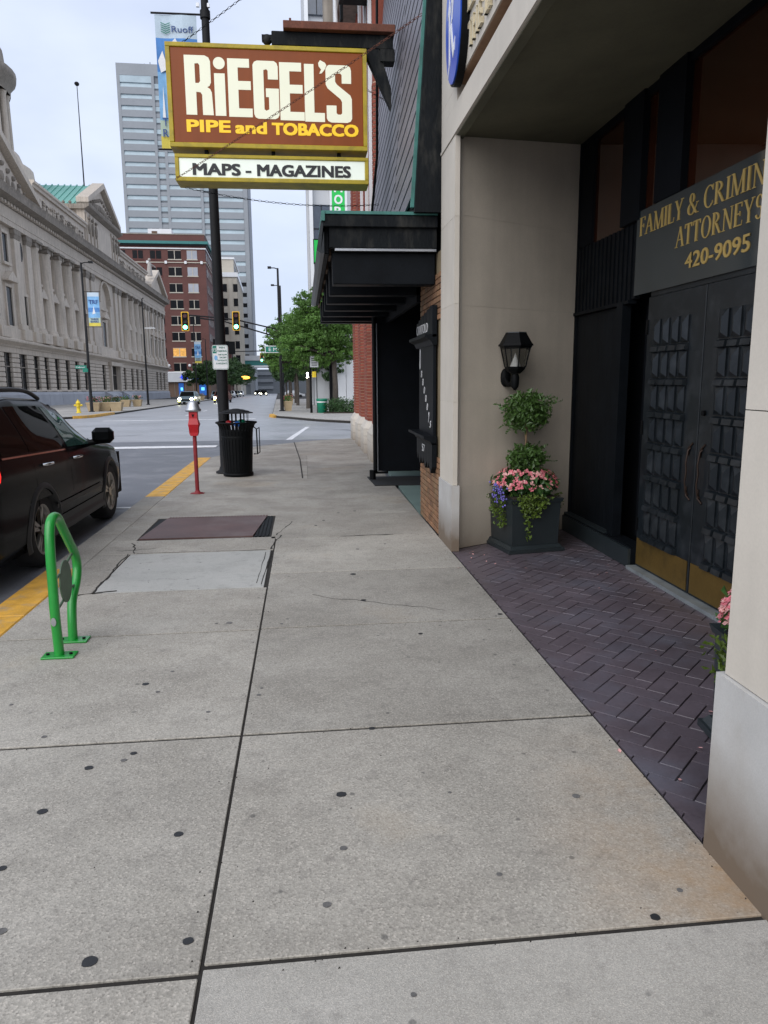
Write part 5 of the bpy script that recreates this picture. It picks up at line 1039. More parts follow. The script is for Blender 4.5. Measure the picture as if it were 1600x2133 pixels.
for s_ in (1, -1):
    for wy, wz in WY:
        m = MB(); V = []; NN = 26
        for i in range(NN + 1):
            a = -.35 + (PI + .7) * i / NN; yy, zz = wy + math.cos(a) * .375, wz + math.sin(a) * .375; y2, z2 = wy + math.cos(a) * .435, wz + math.sin(a) * .435
            bx = side_x(min(max(y2, YR), YF), max(z2, .32))
            V += [(XC + s_ * (bx - .16), yy, zz + GZ), (XC + s_ * (bx + .018), yy, zz + GZ), (XC + s_ * (bx + .016), (yy + y2) / 2, (zz + z2) / 2 + GZ), (XC + s_ * (bx - .004), y2, z2 + GZ)]
        m.add(V, [(i * 4 + j, i * 4 + j + 1, (i + 1) * 4 + j + 1, (i + 1) * 4 + j) for i in range(NN) for j in range(3)], True); m.build('arch_flare', 'car_trim', car)
        w_ = MB(); X = XC + s_ * .885; 
        prof = [(.20, -.11), (.31, -.115), (.335, -.09), (.342, 0), (.335, .09), (.31, .115), (.225, .11)]
        for part_, mt in (('tyre', 'tyre'),):
            m = MB(); V = []; NN = 30
            for i in range(NN):
                a = 2 * PI * i / NN
                for r_, dx in prof: V.append((X - s_ * .115 + s_ * dx, wy + r_ * math.cos(a), wz + GZ + r_ * math.sin(a)))
            k_ = len(prof); m.add(V, [(i * k_ + j, ((i + 1) % NN) * k_ + j, ((i + 1) % NN) * k_ + j + 1, i * k_ + j + 1) for i in range(NN) for j in range(k_ - 1)], True)
            wh = m.build('wheel', mt, car)
        m = MB(); V = []
        for i in range(NN):
            a = 2 * PI * i / NN
            for r_, dx in ((.232, -.005), (.228, -.002), (.205, -.015), (.20, -.10)): V.append((X + s_ * dx, wy + r_ * math.cos(a), wz + GZ + r_ * math.sin(a)))
        m.add(V, [(i * 4 + j, ((i + 1) % NN) * 4 + j, ((i + 1) % NN) * 4 + j + 1, i * 4 + j + 1) for i in range(NN) for j in range(3)], True)
        for sp in range(5):
            for da in (-.16, .16):
                a = sp * 2 * PI / 5 + .3; aa, ab = a + da * .5, a + da
                c0 = (wy + .045 * math.cos(a), wz + GZ + .045 * math.sin(a)); c1 = (wy + .212 * math.cos(ab), wz + GZ + .212 * math.sin(ab)); dd = Vector((c1[0] - c0[0], c1[1] - c0[1])).normalized(); nn = Vector((-dd.y, dd.x)) * .019
                x0, x1 = X - s_ * .045, X - s_ * .012
                m.add([(x1, c0[0] + nn.x, c0[1] + nn.y), (x1, c0[0] - nn.x, c0[1] - nn.y), (x1, c1[0] - nn.x, c1[1] - nn.y), (x1, c1[0] + nn.x, c1[1] + nn.y), (x0, c0[0] + nn.x, c0[1] + nn.y), (x0, c0[0] - nn.x, c0[1] - nn.y), (x0, c1[0] - nn.x, c1[1] - nn.y), (x0, c1[0] + nn.x, c1[1] + nn.y)], [(0, 1, 2, 3), (0, 4, 5, 1), (3, 2, 6, 7), (0, 3, 7, 4), (1, 5, 6, 2)])
        m.tube([(X - s_ * .05, wy, wz + GZ), (X - s_ * .008, wy, wz + GZ)], .052, 12); m.build('rim', 'alloy', wh)
        m = MB(); m.tube([(X - s_ * .10, wy, wz + GZ), (X - s_ * .085, wy, wz + GZ)], .19, 20); m.build('brake_disc', 'black_metal', wh)
    def pane(nm, mt, quad_, off=.004):
        """quad_ in (y,z), mapped onto the car side"""
        m = MB(); N1, N2 = 10, 8; V = []
        for i in range(N1 + 1):
            for j in range(N2 + 1):
                u, v = i / N1, j / N2; A_, B_, C_, D_ = quad_; y = (A_[0] * (1 - u) + B_[0] * u) * (1 - v) + (D_[0] * (1 - u) + C_[0] * u) * v; z = (A_[1] * (1 - u) + B_[1] * u) * (1 - v) + (D_[1] * (1 - u) + C_[1] * u) * v
                V.append((XC + s_ * (side_x(y, z) + off), y, z + GZ))
        m.add(V, [(i * (N2 + 1) + j, (i + 1) * (N2 + 1) + j, (i + 1) * (N2 + 1) + j + 1, i * (N2 + 1) + j + 1) for i in range(N1) for j in range(N2)], True); return m.build(nm, mt, car)
    pane('rear_quarter_window', 'car_glass', [(6.62, 1.075), (7.18, 1.065), (7.14, 1.455), (6.78, 1.40)])
    pane('rear_door_window', 'car_glass', [(7.21, 1.062), (8.12, 1.025), (7.96, 1.44), (7.17, 1.46)])
    pane('front_door_window', 'car_glass_f', [(8.22, 1.02), (9.02, .985), (8.62, 1.31), (8.04, 1.43)])
    for y0, z0, y1, z1 in ((6.60, 1.068, 9.05, .975),): pane('window_trim', 'chrome', [(y0, z0 - .014), (y1, z1 - .014), (y1, z1), (y0, z0)], .008)
    for y_ in (7.22, 8.18): 
        m = MB(); m.tube([(XC + s_ * (side_x(y_, z) - .002), y_ + (.0 if z > .5 else 0), z + GZ) for z in (.40, .6, .8, .95, 1.02)], .004, 4); m.build('door_seam', 'black_deep', car)
    for y_, z_ in ((7.52, .925), (8.40, .90)):
        m = MB(); sx = XC + s_ * (side_x(y_, z_) + .002); m.tube(smooth([(sx, y_ - .1, z_ + GZ), (sx + s_ * .035, y_ - .07, z_ + GZ + .003), (sx + s_ * .038, y_ + .06, z_ + GZ), (sx, y_ + .09, z_ + GZ - .004)], 4), .014, 7); m.build('door_handle', 'chrome', car)
    m = MB(); m.tube(smooth([(XC + s_ * .60, 6.25, 1.46 + GZ), (XC + s_ * .61, 6.5, 1.56 + GZ), (XC + s_ * .615, 7.2, 1.60 + GZ), (XC + s_ * .615, 7.9, 1.585 + GZ), (XC + s_ * .62, 8.25, 1.50 + GZ)], 5), .021, 7); m.box(XC + s_ * .615 - .025, XC + s_ * .615 + .025, 6.75, 6.95, 1.50 + GZ, 1.60 + GZ); m.build('roof_rail', 'car_trim', car)
    m = MB(); mxx = XC + s_ * 1.03; m.cbox(mxx - .115, mxx + .115, 8.93, 9.06, .985 + GZ, 1.16 + GZ, .045); m.tube([(XC + s_ * .86, 9.0, .99 + GZ), (mxx, 9.03, 1.02 + GZ)], .035, 7); m.build('side_mirror', 'car', car)
    m = MB(); m.sphere((XC + s_ * .815, 6.40, .94 + GZ), .125, 14, 10, (.75, 1.25, 1.0)); m.build('tail_lamp', 'taillight', car)
    pane('side_sill', 'car_trim', [(7.50, .25), (9.30, .25), (9.30, .40), (7.50, .40)], .010)
    pane('side_moulding', 'car_trim', [(7.62, .49), (9.22, .49), (9.22, .53), (7.62, .53)], .014)
m = MB(); m.add([(XC - .60, 6.07, 1.12 + GZ), (XC + .60, 6.07, 1.12 + GZ), (XC + .56, 6.28, 1.43 + GZ), (XC - .56, 6.28, 1.43 + GZ)], [(0, 1, 2, 3)]); m.v = [(v[0], v[1] - .02, v[2]) for v in m.v]; m.build('rear_window', 'car_glass', car)
m = MB(); m.box(XC - .78, XC + .78, 5.88, 5.99, .38 + GZ, .62 + GZ); m.build('rear_bumper', 'car_trim', car)
m = MB(); m.add([(XC - .64, 9.38, 1.02 + GZ), (XC + .64, 9.38, 1.02 + GZ), (XC + .58, 8.66, 1.415 + GZ), (XC - .58, 8.66, 1.415 + GZ)], [(0, 1, 2, 3)]); m.v = [(v[0], v[1] + .01, v[2] + .015) for v in m.v]; m.build('windscreen', 'car_glass', car)

# ================================================================== FAR SIDE OF THE CROSSING
FR[0] = FARM
m = MB(); m.prism([(-60, 22.6), (-13.2, 22.9), (-12.2, 24), (-11.9, 26), (-11.9, 175), (-60, 175)], -.14, -.02); left_walk = m.build('left_sidewalk', 'joint', kind='structure'); left_walk['label'] = 'far left sidewalk before the courthouse'
edges = [22.9] + [25 + 3.2 * i for i in range(30)]
for i, (a, b) in enumerate(zip(edges, edges[1:])):
    if i: mm = MB(); mm.box(-16.5, -11.92, a + .012, b - .012, -.1, 0); mm.build('concrete_slab', 'slab_far', left_walk); mm = MB(); mm.box(-26.2, -16.52, a + .012, b - .012, -.1, 0); mm.build('concrete_slab', 'slab_far', left_walk)
m = MB(); m.prism([(-60, 22.9), (-13.3, 23.1), (-12.4, 24.2), (-12.3, 25), (-60, 25)], -.1, .0); m.build('corner_slab', 'slab_far', left_walk)
m = MB(); m.prism([(-12.55, 23.3), (-12.1, 23.9), (-11.85, 25.0), (-11.85, 31), (-12.1, 31), (-12.1, 25.1), (-12.3, 24.2), (-12.7, 23.6)], -.12, .035); m.build('yellow_curb', 'yellow_curb', left_walk)
RWP = [(-1.15, 22), (-.95, 20.2), (-.2, 18.2), (1.06, 14.3), (2.5, 11.6), (4.2, 10.4), (30, 9), (30, 400), (-1.15, 400)]
m = MB(); m.prism(RWP, -.14, -.02); right_walk = m.build('right_sidewalk', 'joint', kind='structure'); right_walk['label'] = 'far right sidewalk under the street trees'
inset = [(-1.12, 22.1), (-.92, 20.3), (-.17, 18.35), (1.1, 14.45), (2.55, 11.75), (4.25, 10.55), (30, 9.1)]
m = MB(); m.prism(inset + [(30, 26), (-1.12, 26)], -.1, .0); m.build('corner_slab', 'slab_far', right_walk)
for i in range(24):
    a = 26 + i * 3
    for x0, x1 in ((-1.12, 1.2), (1.22, 6)): mm = MB(); mm.box(x0, x1, a + .015, a + 2.985, -.1, 0); mm.build('concrete_slab', 'slab_far', right_walk)
m = MB(); m.prism([(-1.3, 23), (-1.3, 21.5), (-1.05, 19.9), (-.85, 20.1), (-1.0, 21.6), (-1.05, 23)], -.13, .012); m.build('yellow_curb', 'yellow_curb', right_walk)

# ---------------------------------------------------------------- courthouse
FR[0] = COURT
cth = thing('courthouse', 'long pale limestone courthouse with colonnades, pediments and a green metal roof', 'building', (-10, 95, 0))
V0, V1 = 42.0, 145.6
def band(nm, prof, mt='court', a=V0, b=V1, par=None): m = MB(); m.prism(prof, a, b, 1); return m.build(nm, mt, par or cth)
m = MB(); m.box(-32, -.6, V0, V1, 5.8, 20.5); m.box(-32, -.2, V0, V1, 0, 5.79); m.build('wall_core', 'court', cth)
for a, b in ((42, 64.2), (83.7, 89.39), (100.61, 106.0), (123.4, 145.55)): m = MB(); m.box(-.65, -.2, a, b, 7.7, 17.39); m.build('pavilion_wall', 'court', cth)
m = MB(); m.box(-.195, -.14, V0, V1, 1.5, 5.8); m.build('dark_glazing', 'court_glass', cth)
GW = [(45.2, 47.2), (49.4, 51.4), (53.5, 55.4), (57.5, 59.6), (61.6, 63.3), (65.0, 66.4), (68.6, 70.2), (72.6, 74.3), (76.6, 78.3), (80.6, 82.3), (89.9, 91.8), (94.1, 99.5), (103.4, 105.0), (108.9, 110.8), (113.0, 114.8), (117.2, 119.0), (121.3, 123.0), (132.1, 133.9), (136.0, 137.8), (140.0, 142.0)]
m = MB(); m.prism([(-1.3, -.3), (.42, -.3), (.42, 1.2), (.25, 1.48), (-1.3, 1.48)], V0, V1, 1)
pl = []
vv = V0
while vv < V1: nv = min(vv + 4.6, V1); mm = MB(); mm.prism([(-1.3, -.3), (.42, -.3), (.42, 1.2), (.25, 1.48), (-1.3, 1.48)], vv + .02, nv - .02, 1); mm.build('plinth_block', 'court_plinth', cth); vv = nv
piers = []; last = V0
for a, b in GW: piers.append((last, a)); last = b
piers.append((last, V1)); NC = 8; hC = (5.25 - 1.5) / NC
for a, b in piers:
    segs = [(a, b)] if b - a < 5 else [(a + (b - a) * i / 2, a + (b - a) * (i + 1) / 2) for i in range(2)]
    for (sa, sb) in segs:
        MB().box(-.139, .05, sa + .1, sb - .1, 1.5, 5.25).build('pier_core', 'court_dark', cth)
        for r in range(NC): mm = MB(); mm.cbox(-.138, .17, sa + .03, sb - .03, 1.5 + r * hC + .03, 1.5 + (r + 1) * hC - .03, .05); mm.build('ashlar_block', 'court', cth)
for a, b in GW:
    mm = MB(); mm.cbox(-.13, .2, a - .1, b + .1, 1.49, 1.72, .03); mm.build('window_sill', 'court', cth)
    w_ = MB(); w_.box(-.135, -.10, (a + b) / 2 - .05, (a + b) / 2 + .05, 1.72, 5.2); w_.box(-.135, -.10, a, b, 3.9, 4.0); w_.build('window_bar', 'court_dark', cth)
band('lintel_course', [(-1.2, 5.252), (.20, 5.252), (.20, 5.78), (-1.2, 5.78)])
band('belt_cornice', [(-1.2, 5.785), (.3, 5.785), (.42, 5.95), (.95, 6.25), (.98, 6.42), (.5, 6.55), (.4, 6.62), (-1.2, 6.62)], 'court')
band('pedestal_course', [(-1.25, 6.625), (.15, 6.625), (.15, 7.68), (-1.25, 7.68)])
COLS = [65.2, 69.1, 73.2, 77.3, 81.4]; COLS2 = [109.0, 113.2, 117.4, 121.6]
PIL = [(50.2, 51.8), (52.9, 54.5), (58.9, 60.5), (62.3, 63.7), (84.6, 86.2), (87.2, 88.8), (100.8, 102.3), (103.4, 105.0), (124.6, 125.9), (127.2, 128.5), (131.5, 132.8), (135.6, 136.8), (139.6, 140.8), (143.4, 144.8)]
for c in COLS + COLS2:
    t_ = MB(); t_.lathe([(1.06, 7.69), (1.06, 7.95), (.94, 8.05), (1.0, 8.2), (.86, 8.32), (.86, 9.5), (.82, 12.5), (.74, 16.4), (.84, 16.55), (.84, 16.7)], -.42, c, 18); t_.build('column', 'court', cth)
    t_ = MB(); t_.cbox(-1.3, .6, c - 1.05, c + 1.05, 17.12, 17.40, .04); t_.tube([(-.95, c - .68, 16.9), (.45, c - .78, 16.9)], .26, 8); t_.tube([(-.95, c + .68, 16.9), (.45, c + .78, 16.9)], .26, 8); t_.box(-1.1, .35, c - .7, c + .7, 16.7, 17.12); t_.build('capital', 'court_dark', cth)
    t_ = MB(); t_.cbox(-1.2, .80, c - 1.25, c + 1.25, 6.63, 7.685, .05); t_.box(.80, .83, c - .35, c + .35, 7.05, 7.2); t_.build('column_pedestal', 'court', cth)
for a, b in PIL:
    t_ = MB(); t_.cbox(-1.2, .12, a, b, 8.25, 16.5, .03); t_.cbox(-1.2, .25, a - .12, b + .12, 7.69, 8.24, .05); t_.build('pilaster', 'court', cth)
    t_ = MB(); t_.cbox(-1.2, .28, a - .14, b + .14, 16.9, 17.4, .04); t_.prism([(-1.2, 16.51), (.13, 16.51), (.26, 16.89), (-1.2, 16.89)], a - .06, b + .06, 1); t_.build('pilaster_capital', 'court_dark', cth)
    t_ = MB(); t_.cbox(-1.2, .5, a - .25, b + .25, 6.63, 7.685, .05); t_.build('pilaster_pedestal', 'court', cth)
def win(v, z0, z1, w_=1.3, ped=False, x=-.599):
    f = MB(); f.box(x, x + .16, v - w_ / 2 - .25, v - w_ / 2, z0, z1); f.box(x, x + .16, v + w_ / 2, v + w_ / 2 + .25, z0, z1); f.box(x, x + .2, v - w_ / 2 - .3, v + w_ / 2 + .3, z1, z1 + .28); f.box(x, x + .3, v - w_ / 2 - .35, v + w_ / 2 + .35, z0 - .25, z0)
    o = f.build('window_frame', 'court', cth); g = MB(); g.box(x + .002, x + .03, v - w_ / 2, v + w_ / 2, z0, z1); g.build('pane', 'court_glass', o)
    if ped: q = MB(); q.prism([(v - w_ / 2 - .6, z1 + .5), (v + w_ / 2 + .6, z1 + .5), (v + w_ / 2 + .6, z1 + .66), (v, z1 + 1.5), (v - w_ / 2 - .6, z1 + .66)], x, x + .65, 0); q.build('window_pediment', 'court', cth)
for v in [(a + b) / 2 for a, b in zip(COLS, COLS[1:])] + [83.6] + [(a + b) / 2 for a, b in zip(COLS2, COLS2[1:])]: win(v, 7.9, 11.2, 1.25, True); win(v, 13.3, 16.3, 1.1)
for v, w_ in ((56.9, 1.5), (47.5, 1.4), (129.8, 1.2), (134.2, 1.2), (138.2, 1.2), (142.1, 1.2)): win(v, 7.9, 11.6, w_, True, -.199); win(v, 13.9, 16.6, w_ * .85, False, -.199)
for v in (61.3,): win(v, 7.9, 11.2, .9, False, -.199)
t_ = MB(); t_.prism([(61.4 + .5 * math.cos(a * PI / 9), 15.6 + .95 * math.sin(a * PI / 9)) for a in range(18)], -.199, -.15, 0); t_.build('oval_window', 'court_glass', cth)

# central arch
arch = [(92.4, 8.0), (98.2, 8.0), (98.2, 14.2)] + [(95.3 + 2.9 * math.cos(a * PI / 12), 14.2 + 3.0 * math.sin(a * PI / 12)) for a in range(1, 12)] + [(92.4, 14.2)]
m = MB(); shape(m, [[(89.4, 7.7), (100.6, 7.7), (100.6, 17.38), (89.4, 17.38)], arch], (-.595, 0, 0), (0, 1, 0), (0, 0, 1), 1, 1, .46); m.build('arch_wall', 'court', cth)
ring_o = [(95.3 + 3.3 * math.cos(a * PI / 12), 14.2 + 3.4 * math.sin(a * PI / 12)) for a in range(0, 13)]; ring_i = [(95.3 + 2.92 * math.cos(a * PI / 12), 14.2 + 3.02 * math.sin(a * PI / 12)) for a in range(12, -1, -1)]
m = MB(); shape(m, [ring_o + ring_i], (-.125, 0, 0), (0, 1, 0), (0, 0, 1), 1, 1, .18); m.build('archivolt', 'court', cth)
win(95.3, 8.0, 11.6, 2.0, True, -.59)
m = MB(); m.box(-.59, -.4, 92.4, 98.2, 13.3, 13.7); m.build('transom_band', 'court', cth)
m = MB(); m.box(-1.1, .55, 93.6, 94.15, 1.5, 5.25); m.box(-1.1, .55, 99.4, 99.95, 1.5, 5.25); m.box(-1.1, .7, 93.2, 100.3, 5.26, 5.8); m.build('door_case', 'court', cth)
m = MB(); m.prism([(.43, -.3), (1.6, -.3), (1.4, 1.0), (.43, 1.48)], 89.5, 93.4, 1); m.prism([(.43, -.3), (1.6, -.3), (1.4, 1.0), (.43, 1.48)], 100.2, 103.5, 1); m.build('door_buttress', 'court_plinth', cth)
# entablature, cornice, attic
band('architrave', [(-1.25, 17.41), (.30, 17.41), (.30, 17.9), (.36, 17.92), (.36, 18.2), (.24, 18.22), (.24, 19.15), (-1.25, 19.15)])
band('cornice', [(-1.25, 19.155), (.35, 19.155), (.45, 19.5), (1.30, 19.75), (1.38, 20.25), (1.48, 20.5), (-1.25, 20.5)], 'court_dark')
for i in range(130):
    v = V0 + .5 + i * .79
    if v > V1 - .3: break
    m = MB(); m.box(.36, .62, v, v + .4, 19.2, 19.48); m.build('dentil', 'court', cth)
band('attic_wall', [(-2.2, 20.51), (-.2, 20.51), (-.2, 23.2), (-2.2, 23.2)], 'court', 66.5, 86.9); band('attic_wall', [(-2.2, 20.51), (-.2, 20.51), (-.2, 23.2), (-2.2, 23.2)], 'court', 105.5, 128.5)
for a, b in ((66.0, 87.2), (105.3, 129)): band('attic_coping', [(-2.4, 23.21), (.05, 23.21), (.1, 23.5), (.28, 23.6), (.28, 23.85), (-2.4, 23.85)], 'court', a, b)
for i in range(26):                       # carved relief figures on the attic
    for v0 in ((68.3 + i * .72,) if i < 25 else ()) + ((106.8 + i * .85,) if i < 25 else ()):
        m = MB(); z = 21.1 + rnd.random() * .3; m.sphere((-.19, v0, z + .55), .30, 7, 5, (.45, .8, 1.5)); m.sphere((-.15, v0 + rnd.uniform(-.1, .1), z + 1.15), .16, 6, 4); m.tube([(-.15, v0, z + .8), (-.06, v0 + rnd.uniform(-.5, .5), z + rnd.uniform(.4, 1.2))], .09, 5); m.build('relief_figure', 'court_dark' if rnd.random() < .4 else 'court', cth)
def pediment(a, b, z, zt, x0, x1, relief=True):
    c = (a + b) / 2; k = .42 / ((b - a) / 2) * (b - a) / 2
    m = MB(); m.prism([(a, z), (b, z), (c, zt)], x0, x1 - .7, 0); m.build('tympanum', 'court', cth)
    m = MB(); m.prism([(a - .6, z - .05), (b + .6, z - .05), (b + .6, z + .35), (a - .6, z + .35)], x0, x1, 0); m.build('pediment_base', 'court_dark', cth)
    for s_, e_ in ((a - .7, c), (b + .7, c)): m = MB(); m.prism([(s_, z + .36), (e_, zt + .1), (e_, zt + .85), (s_, z + 1.0)], x0, x1 + .02 * (s_ < c), 0); m.build('raking_cornice', 'court', cth)
    if relief:
        for i in range(14):
            v = a + (b - a) * (.12 + .76 * i / 13); top = (zt - z) * (1 - abs(v - c) / ((b - a) / 2)) * .62
            if top > .5: m = MB(); m.sphere((x1 - .7, v, z + .35 + top * .42), min(.55, top * .45), 7, 5, (.5, .7, 1)); m.sphere((x1 - .6, v + .1, z + .4 + top * .9), min(.26, top * .2), 6, 4); m.build('relief_figure', 'court_dark', cth)
pediment(41.5, 65.6, 20.5, 25.9, -1.2, .8); pediment(128.8, 145.6, 20.5, 24.6, -1.0, .9, False)
m = MB(); m.box(-2.2, .0, 86.9, 105.4, 20.51, 25.6); m.build('centre_attic', 'court', cth)
for v in (87.6, 89.4, 91.2, 101.4, 103.2, 104.8): m = MB(); m.cbox(.0, .22, v - .35, v + .35, 20.6, 25.3, .04); m.build('attic_pilaster', 'court', cth); m = MB(); m.sphere((.3, v, 23.4), .4, 8, 6, (.6, .8, 2.2)); m.sphere((.35, v, 24.6), .24, 7, 5); m.build('attic_figure', 'court_dark', cth)
m = MB(); m.cbox(.02, .18, 92.4, 100.4, 21.4, 24.7, .05); m.build('inscription_panel', 'court', cth)
band('centre_cornice', [(-2.6, 25.6), (.1, 25.6), (.7, 25.95), (.8, 26.2), (-2.6, 26.2)], 'court_dark', 86.4, 106.2)
pediment(87.6, 105.3, 26.2, 30.5, -1.0, .6)
m = MB(); m.prism([(87.2, 26.3), (106.0, 26.3), (96.6, 31.0)], -26, -1.02, 0); m.build('roof', 'roof_green', cth)
for i in range(29): x = -25.6 + i * .86; m = MB(); m.prism([(87.1, 26.35), (87.3, 26.35), (96.7, 31.08), (96.6, 31.18)], x, x + .12, 0); m.build('standing_seam', 'roof_green', cth)
m = MB(); m.box(-26, -1.02, 86.9, 106.2, 24.0, 26.29); m.build('roof_wall', 'court', cth)
for i in range(28): m = MB(); m.sphere((-25 + i * .86, 86.95, 26.5), .22, 5, 4); m.build('roof_antefix', 'court_dark', cth)
m = MB(); m.tube([(-2.2, 96.6, 30.8), (-2.2, 96.6, 44.5)], [.10, .05], 6); m.sphere((-2.2, 96.6, 44.7), .35, 7, 5, (1, 1.2, .8)); tag(m.build('roof_mast', 'pole'), 'thin mast rising from the green courthouse roof', 'mast')
# domed turret seen at the left edge
t = thing('stone_turret', 'round stone turret with columns above the courthouse at the left edge', 'turret', (-16.6, 88.5, 24))
TX, TY = -17.2, 88.5
m = MB(); m.lathe([(11.4, 24), (11.4, 28), (10.4, 29), (10.2, 31), (9.2, 31.4), (8.6, 33), (8.0, 33.2)], TX, TY, 36); m.build('base', 'court', t)
m = MB(); m.lathe([(7.0, 33), (7.0, 40.6)], TX, TY, 36); m.build('drum', 'court_dark', t)
for k in range(24): a = 2 * PI * k / 24; m = MB(); m.lathe([(.6, 33.2), (.5, 33.6), (.42, 40), (.6, 40.6)], TX + 7.5 * math.cos(a), TY + 7.5 * math.sin(a), 8); m.build('column', 'court', t)
m = MB(); m.lathe([(8.1, 40.6), (8.2, 41.6), (8.9, 42.4), (9.0, 43.2), (7.8, 43.6), (7.6, 46), (6, 48.5), (3, 51), (.3, 52)], TX, TY, 36); m.build('cornice_and_dome', 'court_dark', t)
t = thing('rooftop_statue', 'pale stone figure standing over the far courthouse pediment', 'statue', (.2, 131, 24.0))
m = MB(); m.tube([(.2, 131, 23.4), (.2, 131, 24.8), (.25, 131.1, 26.0)], [.55, .42, .30], 8); m.sphere((.25, 131.1, 26.45), .28, 8, 6); m.tube([(.25, 131.1, 25.7), (.7, 131.9, 25.5), (1.0, 132.8, 25.3)], .12, 6); m.build('figure', 'statue', t)
FR[0] = FARM

# ---------------------------------------------------------------- red brick office block
rbk = thing('brick_office_block', 'eight storey red brick office block with teal cornice behind the courthouse', 'building', (-29, 200, 0))
m = MB(); m.box(-44, -18.6, 185, 222, 6.2, 41.6); m.build('wall', 'redb', rbk)
m = MB(); m.box(-44, -18.75, 185.2, 222, -1, 6.2); m.build('shopfront_wall', 'brownw', rbk)
UC = [(-41.4, -38.8), (-37.0, -34.4), (-32.6, -29.8), (-28.1, -24.8), (-23.3, -20.7)]; WT = [37.7, 33.5, 29.35, 25.2, 21.05, 16.9, 12.8, 8.9]
for i, zt in enumerate(WT):
    for j, (a, b) in enumerate(UC):
        f = MB(); f.box(a - .12, b + .12, 184.86, 184.99, zt - 2.45, zt - 2.2); f.box((a + b) / 2 - .09, (a + b) / 2 + .09, 184.9, 184.99, zt - 2.2, zt); f.box(a, b, 184.93, 184.99, zt - .1, zt); o = f.build('window', 'cream' if j > 2 else 'redb2', rbk)
        g = MB(); g.box(a, b, 184.95, 184.995, zt - 2.19, zt - .11); g.build('pane', 'warm' if (i, j) == (6, 3) else ('court_plinth' if (j == 4 and i < 3) else 'court_glass'), o)
for i, zt in enumerate(WT):
    for j in range(8):
        v = 187.5 + j * 4.2; f = MB(); f.box(-18.6, -18.5, v, v + 2.2, zt - 2.35, zt - 2.2); o = f.build('window', 'redb2', rbk); g = MB(); g.box(-18.6, -18.56, v, v + 2.2, zt - 2.19, zt - .1); g.build('pane', 'court_glass', o)
for z0, z1, d, mt, nm in ((39.2, 39.9, .9, 'teal', 'teal_cornice'), (38.75, 39.19, .5, 'court_glass', 'painted_cornice_shadow'), (38.0, 38.3, .25, 'whitem', 'belt_course'), (34.55, 34.75, .2, 'cream', 'belt_course'), (6.3, 6.6, .5, 'whitem', 'ledge'), (41.6, 41.8, .1, 'court_dark', 'coping')):  # the dark strip below the teal cornice stands in for its shadow
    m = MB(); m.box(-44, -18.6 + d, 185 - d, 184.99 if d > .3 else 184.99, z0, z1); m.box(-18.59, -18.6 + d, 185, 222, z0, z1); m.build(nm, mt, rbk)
for a, b in UC: m = MB(); m.box(b + .8, b + 1.4, 184.6, 184.79, 34.3, 35.0); m.build('keystone', 'whitem', rbk)
for u in (-29.4, -24.0): m = MB(); m.sphere((u, 184.8, 8.2), .4, 7, 5); m.build('wall_lamp', 'white', rbk)
m = MB(); m.box(-33.6, -27.5, 190, 196, 41.6, 44.0); m.build('penthouse', 'whitem', rbk); m = MB(); m.box(-32.6, -31.2, 189.9, 189.99, 41.7, 43.4); m.build('penthouse_door', 'brownw', rbk)
m = MB(); m.box(-44, -18.3, 184.3, 185.1, 3.9, 6.25); m.build('sign_band', 'paleg', rbk)
m = MB(); text(m, 'Centier Bank', (-24.9, 184.28, 4.65), (1, 0, 0), (0, 0, 1), 1.0, 5.6, .02, .06); m.build('lettering', 'bank_blue', rbk, label='blue words Centier Bank')
m = MB(); m.prism([(-26.0 + (.75 if k % 2 else .35) * math.cos(k * PI / 5), 5.1 + (.75 if k % 2 else .35) * math.sin(k * PI / 5)) for k in range(10)], 184.2, 184.29, 1); m.build('logo_star', 'bank_blue', rbk)
for u, w_ in ((-27.2, 1.3), (-21.8, 1.9)): m = MB(); m.box(u, u + w_, 185.0, 185.19, .3, 3.6); o = m.build('blue_panel', 'atm_blue', rbk); m = MB(); m.box(u + .5, u + .5 + w_ * .45, 184.94, 184.99, 1.6, 2.4); m.build('screen', 'screen', o)
for u in (-29.9, -28.3, -25.4, -23.4, -19.6): m = MB(); m.box(u, u + .1, 185.1, 185.19, 0, 3.9); m.build('shopfront_joint', 'court_dark', rbk)

# ---------------------------------------------------------------- tower
tw = thing('office_tower', 'tall grey concrete office tower with rows of pale window strips', 'building', (-33, 300, 0))
m = MB(); m.box(-55.4, -10.0, 280.6, 318, -2, 119.4); m.build('core', 'towerd', tw)
BAYS = [(-54.3, -43.2), (-38.7, -27.4), (-22.9, -11.6)]; SLOT = [(-42.2, -39.7), (-26.4, -23.9)]
for a, b in [(-55.4, -54.3), (-43.2, -42.2), (-39.7, -38.7), (-27.4, -26.4), (-23.9, -22.9), (-11.6, -10.0)]: m = MB(); m.box(a, b, 280, 280.6, -2, 115.4); m.build('concrete_pier', 'towerc', tw)
m = MB(); m.box(-55.4, -10, 280, 280.6, 115.41, 119.4); m.build('parapet', 'towerc', tw)
sp = MB(); sp.box(0, 11.25, 0, .5, 0, 2.35); sp = sp.mesh('spandrel', MT['towerc']); gl = MB(); gl.add([(0, .45, 0), (11.25, .45, 0), (11.25, .05, 0), (0, .05, 0), (0, .5, 1.55), (11.25, .5, 1.55)], [(3, 2, 5, 4), (0, 3, 4), (1, 5, 2)]); gl = gl.mesh('window_strip', MT['towerg'])
gd = MB(); gd.box(0, 11.25, .2, .5, 0, 1.5); gd = gd.mesh('window_strip', MT['court_glass'])
sw_ = MB(); sw_.box(0, 2.5, .3, .5, 0, 1.6); sw_ = sw_.mesh('slot_window', MT['towerg']); ss = MB(); ss.box(0, 2.5, .25, .5, 0, 1.4); ss = ss.mesh('slot_spandrel', MT['towerc'])
